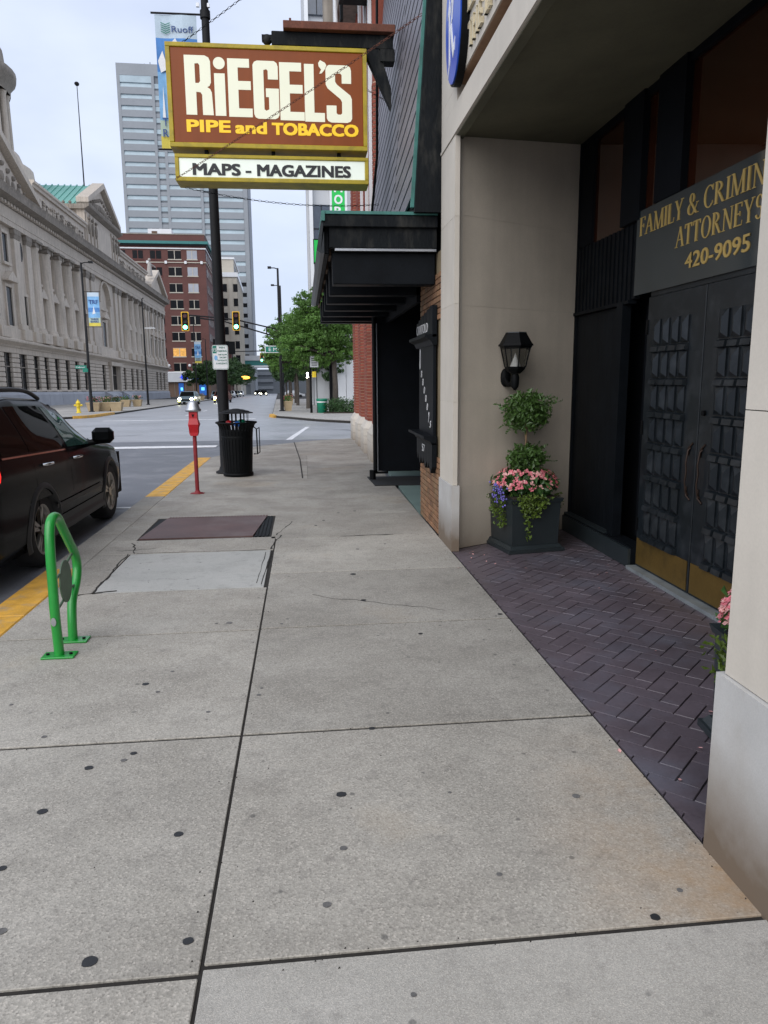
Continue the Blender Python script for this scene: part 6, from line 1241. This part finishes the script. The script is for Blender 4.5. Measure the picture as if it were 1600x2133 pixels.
for k in range(28):
    zt = 113.0 - k * 3.9
    for bi, (a, b) in enumerate(BAYS):
        piece('spandrel', sp, tw, (a, 280.05, zt - 3.9)); piece('window_strip', gd if (k > 17 and bi == 2) else gl, tw, (a, 280.05, zt - 1.55))
    for a, b in SLOT: piece('slot_window', sw_, tw, (a, 280.05, zt - 1.7)); piece('slot_spandrel', ss, tw, (a, 280.05, zt - 3.9))
for a, b in BAYS: m = MB(); m.box(a, b, 280.1, 280.55, 113.05, 115.4); m.build('top_window_strip', 'towerg', tw)
m = MB(); m.box(-10.0, -9.7, 281, 317, -2, 118); m.build('side_rib', 'towerc', tw)
for u, h_ in ((-46.7, 4), (-44.6, 4.6), (-46.2, 2)): m = MB(); m.tube([(u, 290, 119.4), (u, 290, 119.4 + h_)], .12, 4); m.build('aerial', 'pole', tw)
cr_ = thing('cream_stone_block', 'cream stone office block with stepped top in front of the grey tower', 'building', (-17, 245, 0))
m = MB(); m.box(-26, -12.9, 230, 268, -1, 37.6); m.build('wall', 'cream', cr_); m = MB(); m.box(-26.0, -12.5, 229.6, 268.4, 37.61, 39.0); m.build('cornice', 'whitem', cr_); m = MB(); m.box(-25, -13.8, 232, 262, 39.01, 43.4); m.build('upper_stage', 'cream', cr_); m = MB(); m.box(-25.2, -13.5, 231.7, 262.3, 43.41, 44); m.build('coping', 'whitem', cr_)
for i in range(7): m = MB(); m.box(-12.89, -12.6, 231.5 + i * 5.4, 233 + i * 5.4, 4, 37); m.build('pilaster', 'cream', cr_)
for i in range(4):
    m = MB(); m.box(-25.8 + i * 3.4, -24.6 + i * 3.4, 229.7, 229.99, 4, 37); m.build('pilaster', 'cream', cr_)
    for z in range(7): m = MB(); m.box(-24.3 + i * 3.4, -22.9 + i * 3.4, 229.9, 229.99, 6 + z * 4.5, 8.4 + z * 4.5); m.build('window', 'court_glass', cr_)
for i in range(5): m = MB(); m.box(-13.79, -13.7, 234 + i * 5, 236.5 + i * 5, 40, 42.2); m.build('window', 'blueglass', cr_)
t = thing('small_brick_building', 'low red brick building with a stepped cornice beside the cream block', 'building', (-17, 224, 0))
m = MB(); m.box(-19, -15.2, 223, 229, -1, 14.2); m.build('wall', 'redb', t); m = MB(); m.box(-19.2, -14.8, 222.6, 229.2, 14.21, 15.2); m.build('cornice', 'redb2', t)
t = thing('skywalk_bridge', 'grey concrete skywalk with green glass spanning the far end of the street', 'bridge', (-8, 262, 10))
m = MB(); m.box(-18, 6, 262, 270, 12.4, 14.2); m.build('upper_band', 'paleg', t); m = MB(); m.box(-18, 6, 262.3, 269.7, 10.6, 12.39); m.build('glass_band', 'teal', t); m = MB(); m.box(-18, 6, 262, 270, 9.9, 10.59); m.build('lower_band', 'whitem', t)
m = MB(); m.box(-18, -13.6, 262, 270, -1, 9.89); m.build('support', 'towerc', t)
t = thing('parking_garage', 'striped concrete parking decks far down the street', 'building', (-5, 330, 0))
for k in range(3): m = MB(); m.box(-14, -3, 330, 360, 2 + k * 3.2, 3.4 + k * 3.2); m.build('deck', 'towerc', t)
m = MB(); m.box(-13.8, 19.8, 331, 359, -1, 11); m.build('core_wall', 'towerd', t)
t = thing('end_block', 'hazy grey block closing the far end of the street', 'building', (0, 620, 0))
m = MB(); m.box(-70, 60, 620, 640, -12, 11); m.build('wall', 'paleg', t)

# ---------------------------------------------------------------- right side office building
ro = thing('pale_office_building', 'tall pale grey office building with dark blue window bays on the right', 'building', (8, 50, 0))
m = MB(); m.box(2.6, 18, 47.6, 56, 0, 46); m.build('core', 'paleg', ro)
for a, b in ((2.50, 2.81), (4.33, 4.78), (6.1, 6.7), (7.9, 8.5)): m = MB(); m.box(a, b, 47.0, 47.6, 4.2, 46); m.build('pale_pier', 'whitem', ro)
m = MB(); m.box(2.32, 2.48, 48.4, 49, 0, 19); m.build('edge_fin', 'paleg', ro)
for a, b in ((2.82, 4.32), (4.79, 6.09), (6.71, 7.89)):
    for z0, z1 in ((6.5, 17.6), (19.4, 24.4), (26.4, 31.2), (33, 38), (40, 44)): 
        m = MB(); m.box(a, b, 47.25, 47.59, z0, z1); o = m.build('window_bay', 'blueglass', ro)
        nn = int((z1 - z0) / 1.8)
        for i in range(1, nn): mm = MB(); mm.box(a, b, 47.2, 47.24, z0 + i * 1.8, z0 + i * 1.8 + .08); mm.build('mullion', 'pole', o)
        mm = MB(); mm.box((a + b) / 2 - .03, (a + b) / 2 + .03, 47.2, 47.24, z0, z1); mm.build('mullion', 'pole', o)
m = MB(); m.box(2.82, 18, 47.2, 47.59, 4.2, 6.4); m.build('ground_band', 'paleg', ro)
for i in range(7): m = MB(); m.box(4.0 + i * 1.5, 5.46 + i * 1.5, 46.9, 47.0, .1 if i % 3 else .05, 4.1); m.build('wall_panel', ('whitem' if i in (0, 1, 3, 4, 6) else 'pole'), ro)
t = thing('vertical_sign', 'vertical green blade sign with white letters HOR beside the brown sign', 'sign', (3.15, 24, 12.8))
m = MB(); m.box(2.78, 3.52, 24, 24.25, 10.2, 16.4); m.build('panel', 'vert', t); m = MB(); m.box(3.53, 3.66, 23.95, 24.3, 10.1, 16.5); m.build('edge', 'whitem', t)
m = MB()
for c, z in (('H', 12.89), ('O', 12.23), ('R', 11.57)): text(m, c, (3.15, 23.995, z), (1, 0, 0), (0, 0, 1), .54, .50, .035, .01, 'CENTER')
m.build('lettering', 'white', t)
m = MB(); m.box(3.66, 5, 24.1, 24.2, 15, 15.15); m.box(3.66, 5, 24.1, 24.2, 11, 11.15); m.build('bracket', 'pole', t)
m = MB(); m.box(4.2, 9, 24.4, 40, 8.0, 18); m.build('host_wall', 'paleg', t)
t = thing('small_green_sign', 'small bright green sign with black rim at the canopy edge', 'sign', (2.3, 40, 12)); m = MB(); m.box(2.42, 2.9, 40, 40.2, 11.4, 13.3); m.build('rim', 'black_metal', t); m = MB(); m.box(2.48, 2.84, 39.95, 39.99, 11.5, 13.2); m.build('face', 'vert', t)

# ---------------------------------------------------------------- trees and shrubs
def tree(label, base, h, blobs, n, size, seed, mat='foliage', group=None, forks=4, name='street_tree', tr=.16):
    rs = random.Random(seed); t = thing(name, label, 'tree', base, 0, group); bx, by, bz = base
    m = MB(); top = h * .42; m.tube([(bx, by, bz - .1), (bx + .03, by, bz + top * .5), (bx - .03, by, bz + top)], [tr * 1.15, tr, tr * .85], 8)
    ends = []
    for k, (c, r_) in enumerate(blobs):
        q = Vector((bx - .03, by, bz + top)); c = Vector(c); mid = q.lerp(c, .5) + Vector((rs.uniform(-.2, .2), rs.uniform(-.2, .2), .15)); m.tube([q - Vector((0, 0, .1)), mid, c], [tr * .6, tr * .4, tr * .15], 6)
        for _ in range(forks):
            d = Vector((rs.uniform(-1, 1) * r_[0], rs.uniform(-1, 1) * r_[1], rs.uniform(-.6, 1) * r_[2])) * .8; m.tube([mid.lerp(c, rs.random()), c + d * .5, c + d], [tr * .22, tr * .14, .015], 4); ends.append(c + d)
    m.build('trunk', 'trunk', t); m = MB(); tot = sum(r_[0] * r_[1] * r_[2] for _, r_ in blobs)
    for c, r_ in blobs:
        nb = int(n * r_[0] * r_[1] * r_[2] / tot); ncl = max(10, nb // 42)
        for _ in range(ncl):
            while True:
                d = Vector((rs.uniform(-1, 1), rs.uniform(-1, 1), rs.uniform(-1, 1)))
                if d.length < 1: break
            d = d.normalized() * (.35 + .65 * rs.random() ** .6) * rs.uniform(.85, 1.12); p = (c[0] + d.x * r_[0], c[1] + d.y * r_[1], c[2] + d.z * r_[2]); s_ = min(r_) * rs.uniform(.13, .28)
            leaves(m, p, (s_ * 1.6, s_ * 1.6, s_ * .8), 42, size, .1, rs, .35)
    m.build('crown', mat, t); return t
tree('large light green street tree over the shrubs beside the green bin', (2.75, 24.4, 0), 7.4, [((2.1, 24.4, 5.3), (1.6, 1.7, 1.45)), ((3.7, 24.6, 4.6), (1.3, 1.5, 1.2)), ((.75, 24.8, 4.9), (1.25, 1.4, 1.2)), ((1.3, 24.3, 6.5), (1.2, 1.1, 1.0)), ((2.6, 24.3, 6.2), (1.2, 1.1, .9)), ((.5, 23.4, 4.0), (1.1, .9, .9)), ((2.5, 24.2, 3.6), (1.9, 1.5, .75)), ((.2, 24.5, 3.9), (1.0, 1.1, .8)), ((-.75, 24.8, 5.0), (.6, .8, .45))], 38000, .155, 5, tr=.17)
tree('slimmer light green street tree behind the lamp post with the left arm', (1.5, 35, 0), 8, [((-.2, 35, 4.9), (1.3, 1.5, 1.4)), ((1.0, 35.2, 5.8), (1.7, 1.7, 1.6)), ((-1.3, 35.4, 4.2), (.8, 1.0, .8)), ((-.7, 35.1, 3.4), (1.1, 1.2, .8)), ((1.4, 35.2, 3.6), (1.4, 1.4, .9))], 20000, .19, 11, group=None)
for i, (u, v, s_) in enumerate([(1.0, 47, 1.0), (1.1, 60, 1.0), (.9, 76, 1.05), (1.0, 96, 1.1), (.8, 120, 1.15), (1.0, 150, 1.2), (.9, 190, 1.3)]):
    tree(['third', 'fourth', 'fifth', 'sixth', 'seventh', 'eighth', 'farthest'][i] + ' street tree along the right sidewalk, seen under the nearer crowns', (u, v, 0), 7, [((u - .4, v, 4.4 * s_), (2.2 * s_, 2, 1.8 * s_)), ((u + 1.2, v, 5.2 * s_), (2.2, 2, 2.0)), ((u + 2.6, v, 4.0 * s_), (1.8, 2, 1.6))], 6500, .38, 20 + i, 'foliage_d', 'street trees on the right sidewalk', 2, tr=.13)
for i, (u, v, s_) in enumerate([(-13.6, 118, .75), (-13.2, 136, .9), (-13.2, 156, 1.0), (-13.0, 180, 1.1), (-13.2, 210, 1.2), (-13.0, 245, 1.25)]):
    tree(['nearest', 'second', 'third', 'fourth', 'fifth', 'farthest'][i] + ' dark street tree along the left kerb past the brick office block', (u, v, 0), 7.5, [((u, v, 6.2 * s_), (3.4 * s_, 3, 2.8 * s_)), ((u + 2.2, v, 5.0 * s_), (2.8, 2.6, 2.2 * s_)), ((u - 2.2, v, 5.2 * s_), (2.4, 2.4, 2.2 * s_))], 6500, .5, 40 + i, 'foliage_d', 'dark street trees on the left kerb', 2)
t = thing('shrub_bed', 'dark low shrubs under the large street tree', 'shrub', (3.3, 23.4, 0))
for k, (u, v, r_) in enumerate([(2.45, 23.4, .55), (3.1, 22.9, .6), (3.7, 22.6, .65), (4.4, 22.8, .7), (2.9, 24.4, .5), (5.1, 23.2, .8)]):
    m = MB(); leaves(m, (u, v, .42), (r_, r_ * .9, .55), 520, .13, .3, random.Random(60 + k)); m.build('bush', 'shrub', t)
m = MB(); m.prism([(1.9, 22.4), (6, 21.6), (6, 25.4), (2.0, 25.4)], .002, .05); tag(m.build('planting_bed', 'soil', kind='structure'), 'dark soil bed under the shrubs')

# ---------------------------------------------------------------- far street furniture
t = thing('green_bin', 'green litter bin with a white band beside the shrubs', 'litter bin', (1.88, 23.7, 0))
m = MB(); m.lathe([(.24, .0), (.27, .02), (.31, .62)], 1.88, 23.7, 16); m.build('body', 'bin_green', t); m = MB(); m.lathe([(.315, .63), (.318, .70)], 1.88, 23.7, 16); m.build('white_band', 'white', t); m = MB(); m.lathe([(.33, .71), (.345, .76), (.345, .86), (.30, .87)], 1.88, 23.7, 16); m.build('lid', 'bin_green', t)
def lamp(label, u, v, h, arm, w_arm=.10, group='tall street lamps'):
    t = thing('street_lamp', label, 'lamp post', (u, v, 0), 0, group); m = MB(); m.lathe([(.20, 0), (.20, .05), (.12, .08), (.105, 1.5), (.065, h), (.02, h + .02)], u, v, 10); m.build('pole', 'pole', t)
    m = MB(); m.tube([(u, v, h - .05), (u + arm * .5, v, h + .02), (u + arm, v, h + .02)], .035, 6); m.box(min(u + arm, u + arm * 1.55), max(u + arm, u + arm * 1.55), v - .15, v + .15, h - .02, h + .10); m.build('lamp_head', 'pole', t); return t
lamp('street lamp with an arm to the left on the right sidewalk beside the tan planter', -.52, 29.0, 9.3, -.42)
lamp('street lamp among the three tan planters by the hydrant', -14.05, 34, 10.3, .5)
l2 = lamp('street lamp on the left kerb beyond the pair of planters', -14.7, 61.5, 11.1, .1)
m = MB(); m.box(-14.6, -13.55, 61.4, 61.55, 8.02, 8.12); m.build('white_arm', 'white', l2)
l3 = lamp('thin far street lamp carrying the farthest banner', -14.0, 104, 12, .3)
lamp('thin far street lamp just right of the farthest banner', -12.6, 108, 10, -.3); lamp('small far street lamp above the right tree crowns', -.3, 44, 10.2, -.5)
for z in (8.35, 5.95): m = MB(); m.tube([(-14.05, 34, z), (-12.9, 34, z)], .02, 5); m.build('banner_arm', 'pole', bpy.data.objects['street_lamp.001'])
for (x0, x1, z0, z1, v, lb, k) in ((-13.80, -13.02, 6.0, 8.3, 34.0, 'blue and yellow banner on the lamp by the hydrant', 1.0), (-14.0, -12.95, 5.9, 9.3, 103.7, 'farthest pale blue banner before the brick office block', 1.0)):
    b = banner(x0, x1, z0, z1, v, lb, (('ban_white', 0, .12), ('ban_sky', .12, .45), ('ban_blue', .45, .58), ('ban_sky', .58, .75), ('ban_mid', .75, .9), ('ban_yellow', .9, 1.0)))
    H_ = z1 - z0; W_ = x1 - x0; m = MB(); text(m, 'TRF', ((x0 + x1) / 2, v - .025, z1 - H_ * .34), (1, 0, 0), (0, 0, 1), H_ * .13, W_ * .8, .03, .004, 'CENTER'); text(m, 'THREE', ((x0 + x1) / 2, v - .025, z0 + H_ * .18), (1, 0, 0), (0, 0, 1), H_ * .06, W_ * .7, .03, .004, 'CENTER'); text(m, 'RIVERS', ((x0 + x1) / 2, v - .025, z0 + H_ * .105), (1, 0, 0), (0, 0, 1), H_ * .06, W_ * .7, .03, .004, 'CENTER'); m.build('lettering', 'navy', b)
    m = MB(); m.add([(x0 + W_ * .35, v - .022, z0 + H_ * .35), (x0 + W_ * .5, v - .022, z0 + H_ * .6), (x0 + W_ * .62, v - .022, z0 + H_ * .38)], [(0, 1, 2)]); m.build('white_shape', 'white', b)
t = thing('street_name_sign', 'small green street name blades on the lamp by the hydrant', 'sign', (-14.3, 33.9, 3)); m = MB(); m.box(-14.9, -14.15, 33.8, 33.84, 3.05, 3.28); m.prism([(-14.4, 33.7), (-13.95, 33.2), (-13.92, 33.23), (-14.37, 33.73)], 2.80, 3.04); m.build('blade', 'sign_green', t)
m = MB(); text(m, 'Calhoun', (-14.86, 33.798, 3.11), (1, 0, 0), (0, 0, 1), .10, .6, .01, .003); m.build('lettering', 'white', t)
# fire hydrant
t = thing('fire_hydrant', 'yellow fire hydrant on the far left corner', 'fire hydrant', (-14.35, 31.6, 0))
m = MB(); m.lathe([(.17, 0), (.17, .06), (.125, .08), (.12, .62), (.16, .64), (.16, .69), (.13, .72), (.10, .80), (.03, .85), (.03, .92)], -14.35, 31.6, 12); m.build('barrel', 'hydrant', t)
m = MB(); m.tube([(-14.62, 31.6, .52), (-14.08, 31.6, .52)], .07, 8); m.tube([(-14.35, 31.6, .50), (-14.35, 31.36, .50)], .09, 8); m.build('outlet_cap', 'hydrant', t)
# planters on the left sidewalk
def tanbox(label, u, v, w_, seed, fl='petal', group='tan planters on the far left sidewalk'):
    rs = random.Random(seed); t = thing('tan_planter', label, 'planter', (u, v, 0), 0, group); m = MB(); m.lathe([(w_ * .52, 0), (w_ * .68, .56), (w_ * .72, .57), (w_ * .72, .66), (w_ * .6, .66)], u, v, 4, False, PI / 4); m.build('box', 'tan', t)
    p = thing('planter_flowers', 'foliage and flowers in the ' + label.replace(' of the group', '').replace(' right', ''), 'plant', (u, v, .6), 0, None)
    m = MB(); leaves(m, (u, v, .85), (w_ * .62, w_ * .6, .28), 260, .12, .2, rs); m.build('foliage', 'foliage' if rs.random() < .5 else 'shrub', p, kind='stuff')
    m = MB()
    for _ in range(26): m.sphere((u + rs.uniform(-.5, .5) * w_, v - rs.random() * .4 * w_, .85 + rs.uniform(-.1, .22)), .035, 5, 3)
    m.build('flowers', fl, p, kind='stuff')
tanbox('tan planter left of the lamp by the hydrant', -14.15, 35.2, .95, 1, 'petal'); tanbox('tan planter right behind the lamp by the hydrant', -13.45, 35.8, .85, 2, 'petal_pale'); tanbox('tan planter at the right end of the group by the hydrant', -12.65, 35.6, .9, 3, 'rust')
tanbox('tan planter with violet flowers farther along the left sidewalk', -15.1, 51.5, .95, 4, 'petal_blue'); tanbox('tan planter right of the violet flowers on the left sidewalk', -14.2, 52.5, .85, 5, 'petal_pale')
tanbox('tan planter beside the lamp post on the right corner', -.12, 29.4, .62, 6, 'petal', None); tanbox('far tan planter on the right sidewalk', .35, 52, .7, 7, 'petal_pale', None)
for i, (u, v) in enumerate(((-13.5, 92), (-14.6, 92.5), (-12.6, 96))): tanbox(['left', 'middle', 'right'][i] + ' one of the far tan planters before the bank', u, v, 1.2, 70 + i, 'petal', 'far tan planters before the bank')
FR[0] = FARM @ Matrix.Translation((-.73, -22.01, 1.39)) @ Matrix.Scale(1.0816, 4) @ Matrix.Translation((.73, 22.01, -1.39))   # the mast assembly, a little beyond the corner
# traffic signals on a truss mast arm
ma = thing('signal_mast', 'dark truss mast arm carrying two green traffic lights and a street sign', 'mast arm', (2.35, 22, 0))
m = MB(); m.lathe([(.2, .09), (.2, .14), (.12, .08), (.09, 5.2)], 2.35, 22, 10); m.build('pole', 'pole', ma)
up = [(2.35, 22, 4.3), (.47, 22, 4.66), (-1.29, 22, 4.98), (-2.9, 22, 5.36), (-4.4, 22, 5.52), (-5.6, 22, 5.62)]; dn = [(2.35, 22, 3.8), (.47, 22, 4.12), (-1.0, 22, 4.50), (-2.4, 22, 4.92), (-3.6, 22, 5.26), (-5.0, 22, 5.46)]
m = MB(); m.tube(up, .045, 6); m.build('upper_chord', 'pole', ma); m = MB(); m.tube(dn, .045, 6); m.build('lower_chord', 'pole', ma)
for a, b in (((-1.29, 22, 4.98), (-1.29, 22, 4.60)), ((.1, 22, 4.73), (.1, 22, 4.22)), ((-2.5, 22, 5.26), (-2.5, 22, 4.95))): m = MB(); m.tube([a, b], .035, 5); m.build('strut', 'pole', ma)
def signal(label, u, v, z0, sc=1.0, nm='traffic_light', grp='green traffic lights'):
    t = thing(nm, label, 'traffic light', (u, v, z0), 0, grp); W, Hh = .42 * sc, 1.06 * sc
    MB().prism(rrect(u - W / 2, u + W / 2, z0, z0 + Hh, .05 * sc), v - .10, v - .06, 1).build('backplate', 'sig_yellow', t)
    MB().prism(rrect(u - W / 2 + .05 * sc, u + W / 2 - .05 * sc, z0 + .05 * sc, z0 + Hh - .05 * sc, .03), v - .14, v - .101, 1).build('housing', 'black_metal', t)
    for k, mt in enumerate(('sig_green', 'ink', 'lens_dark')):
        zc = z0 + (.21 + .32 * k) * sc; MB().prism([(u + .115 * sc * math.cos(a * PI / 8), zc + .115 * sc * math.sin(a * PI / 8)) for a in range(16)], v - .16, v - .141, 1).build('lens', mt, t)
        m = MB(); V = []
        for i in range(11): a = -.2 + (PI + .4) * i / 10; V += [(u + .13 * sc * math.cos(a), v - .141, zc + .13 * sc * math.sin(a)), (u + .13 * sc * math.cos(a), v - .30, zc + .13 * sc * math.sin(a) - .01)]
        m.add(V, [(i * 2, i * 2 + 1, i * 2 + 3, i * 2 + 2) for i in range(10)], True); m.build('visor', 'black_metal', t)
signal('traffic light lit green at the left tip of the mast arm', -5.80, 22, 4.74); signal('traffic light lit green right of the near lamp pole', -2.98, 22, 4.77)
t = thing('street_sign', 'wide green street name sign hanging from the mast arm by the tree', 'sign', (-.6, 22, 3.8)); m = MB(); m.box(-1.42, -.02, 21.9, 21.93, 3.52, 3.92); m.build('border', 'white', t); m = MB(); m.box(-1.38, -.06, 21.885, 21.899, 3.56, 3.88); m.build('panel', 'sign_green', t)
m = MB(); text(m, 'E MAIN', (-1.2, 21.884, 3.62), (1, 0, 0), (0, 0, 1), .2, 1.0, .01, .003); m.build('lettering', 'white', t)
m = MB(); m.tube([(-.9, 22, 3.9), (-.9, 22, 4.5)], .015, 4); m.tube([(.3, 22, 3.9), (.3, 22, 4.2)], .015, 4); m.build('hanger', 'pole', t)
FR[0] = FARM
t = thing('pedestrian_signal', 'dark post with a lit white walk signal and an orange housing at the right corner', 'signal', (1.25, 24.2, 0))
m = MB(); m.tube([(1.25, 24.2, 0), (1.25, 24.2, 3.5)], .06, 8); m.box(1.18, 1.32, 24.1, 24.3, 0, .5); m.build('post', 'black_metal', t)
m = MB(); m.box(.93, 1.17, 24.0, 24.2, 2.1, 2.5); m.build('housing', 'black_metal', t); m = MB(); m.sphere((1.05, 23.97, 2.38), .06, 7, 5); m.tube([(1.05, 23.97, 2.34), (1.05, 23.97, 2.22), (1.0, 23.97, 2.13)], .035, 5); m.tube([(1.05, 23.97, 2.22), (1.1, 23.97, 2.13)], .03, 5); m.build('walk_figure', 'head', t)
m = MB(); m.box(1.34, 1.60, 24.0, 24.25, 2.15, 2.5); m.build('side_housing', 'orange_lit' if False else 'hydrant', t)
t = thing('white_notice_sign', 'pale traffic notice sign on a post before the large tree', 'sign', (1.5, 24, 3)); m = MB(); m.box(1.22, 1.72, 23.8, 23.83, 2.75, 3.42); m.build('plate', 'paleg', t); m = MB(); m.tube([(1.6, 23.86, 0), (1.6, 23.86, 3.4)], .03, 6); m.build('post', 'pole', t)
m = MB()
for k in range(4): m.box(1.30, 1.64, 23.79, 23.798, 2.85 + k * .13, 2.90 + k * .13)
m.build('text_line', 'ink', t)
signal('small traffic light lit green far down the street by the skywalk', -5.0, 190, 9.2, 2.3)
m = MB(); m.tube([(-15.0, 190, 0), (-15.0, 190, 12), (-5, 190, 12.2)], .15, 5); tag(m.build('far_signal_mast', 'pole'), 'thin far mast arm reaching over the street near the skywalk', 'mast arm')
for u, v, z in ((-15.6, 170, 12.5), (-12.2, 176, 12.3)):
    m = MB(); m.box(u - .8, u + .8, v, v + .5, z - 1.6, z + 1.6); m.tube([(u, v + .3, 0), (u, v + .3, z)], .12, 5); tag(m.build('far_sign_box', 'black_metal'), 'dark box on a far pole left of the skywalk' if u < -14 else 'dark box on the far pole nearer the skywalk', 'signal box')

# ---------------------------------------------------------------- far cars
def farcar(label, u, v, rz, col, lit=True, group=None, L_=4.5, W=1.85, Hh=1.5, yel=False):
    t = thing('car', label, 'car', (u, v, -.12), rz, group); ORG[t.name] = (0, 0, 0); w = W / 2
    prof = [(-L_ / 2, .35), (-L_ / 2, .72), (-L_ / 2 + .9, .92), (-L_ / 2 + 1.5, Hh), (L_ / 2 - 1.3, Hh), (L_ / 2 - .5, .98), (L_ / 2, .9), (L_ / 2, .35)]
    m = MB(); V = [];  n = len(prof)
    for y, z in prof: k = (1 if z < 1 else .80); V += [(-w * k, y, z), (w * k, y, z)]
    m.add(V, [(i * 2, i * 2 + 1, i * 2 + 3, i * 2 + 2) for i in range(n - 1)] + [tuple(range(0, 2 * n, 2)), tuple(range(1, 2 * n, 2))[::-1]]); m.build('body', col, t)
    m = MB(); m.quad((-w * .86, -L_ / 2 + .93, .96), (w * .86, -L_ / 2 + .93, .96), (w * .74, -L_ / 2 + 1.44, Hh - .06), (-w * .74, -L_ / 2 + 1.44, Hh - .06)); m.v = [(a, b - .02, c + .02) for a, b, c in m.v]; m.build('windscreen', 'car_glass', t)
    for s_ in (-1, 1):
        m = MB(); m.quad((s_ * w * .93, -L_ / 2 + 1.25, .98), (s_ * w * .93, L_ / 2 - .75, .98), (s_ * w * .815, L_ / 2 - 1.35, Hh - .06), (s_ * w * .815, -L_ / 2 + 1.6, Hh - .06)); m.v = [(a + s_ * .01, b, c) for a, b, c in m.v]; m.build('side_window', 'car_glass', t)
        for y in (-L_ / 2 + .85, L_ / 2 - .85): m = MB(); m.tube([(s_ * (w - .22), y, .33), (s_ * (w + .01), y, .33)], .33, 14); m.build('wheel', 'tyre', t)
        m = MB(); m.sphere((s_ * w * .72, -L_ / 2 + .02, .66), .16, 8, 6, (1.2, .5, .75)); m.build('headlight', 'head' if lit else 'steel', t)
        if yel: m = MB(); m.sphere((s_ * w * .78, -L_ / 2, .42), .12, 7, 5, (1.3, .5, .6)); m.build('fog_lamp', 'head_y', t)
    m = MB(); m.box(-w * .5, w * .5, -L_ / 2 - .02, -L_ / 2 - .002, .45, .64); m.build('grille', 'black_metal', t); return t
farcar('blue grey car with lit headlamps driving towards the crossing', -10.9, 66, -.06, 'steelcar', yel=True)
farcar('orange lit car half hidden behind the near lamp pole', -8.0, 78, -.06, 'rust', yel=True)
m = MB()
for i, (u, v, c) in enumerate([(-11.0, 108, 'steelcar'), (-11.0, 122, 'tan'), (-11.0, 132, 'car'), (-11.0, 143, 'whitem'), (-11.0, 155, 'car'), (-11.0, 168, 'steelcar'), (-11, 184, 'whitem')]):
    farcar(['dark blue', 'tan', 'black', 'white', 'second black', 'steel blue', 'farthest white'][i] + ' parked car on the left kerb under the dark trees', u, v, 0, c, False, 'cars parked on the far left kerb')
for i, (u, v) in enumerate([(-4.8, 190), (-7.2, 215)]): farcar(['nearer', 'farther'][i] + ' distant car with bright headlamps far down the street', u, v, 0, 'car', True, 'distant cars with bright headlamps', Hh=1.6)
farcar('white car crossing far down under the right street trees', 2.2, 128, PI / 2, 'whitem', False)
m = MB(); m.sphere((-8.9, 168, 4.6), .8, 8, 5, (1.6, .3, .5)); tag(m.build('orange_beacon', 'orange_lit'), 'orange light glowing low over the far street', 'light')
FR[0] = NEAR
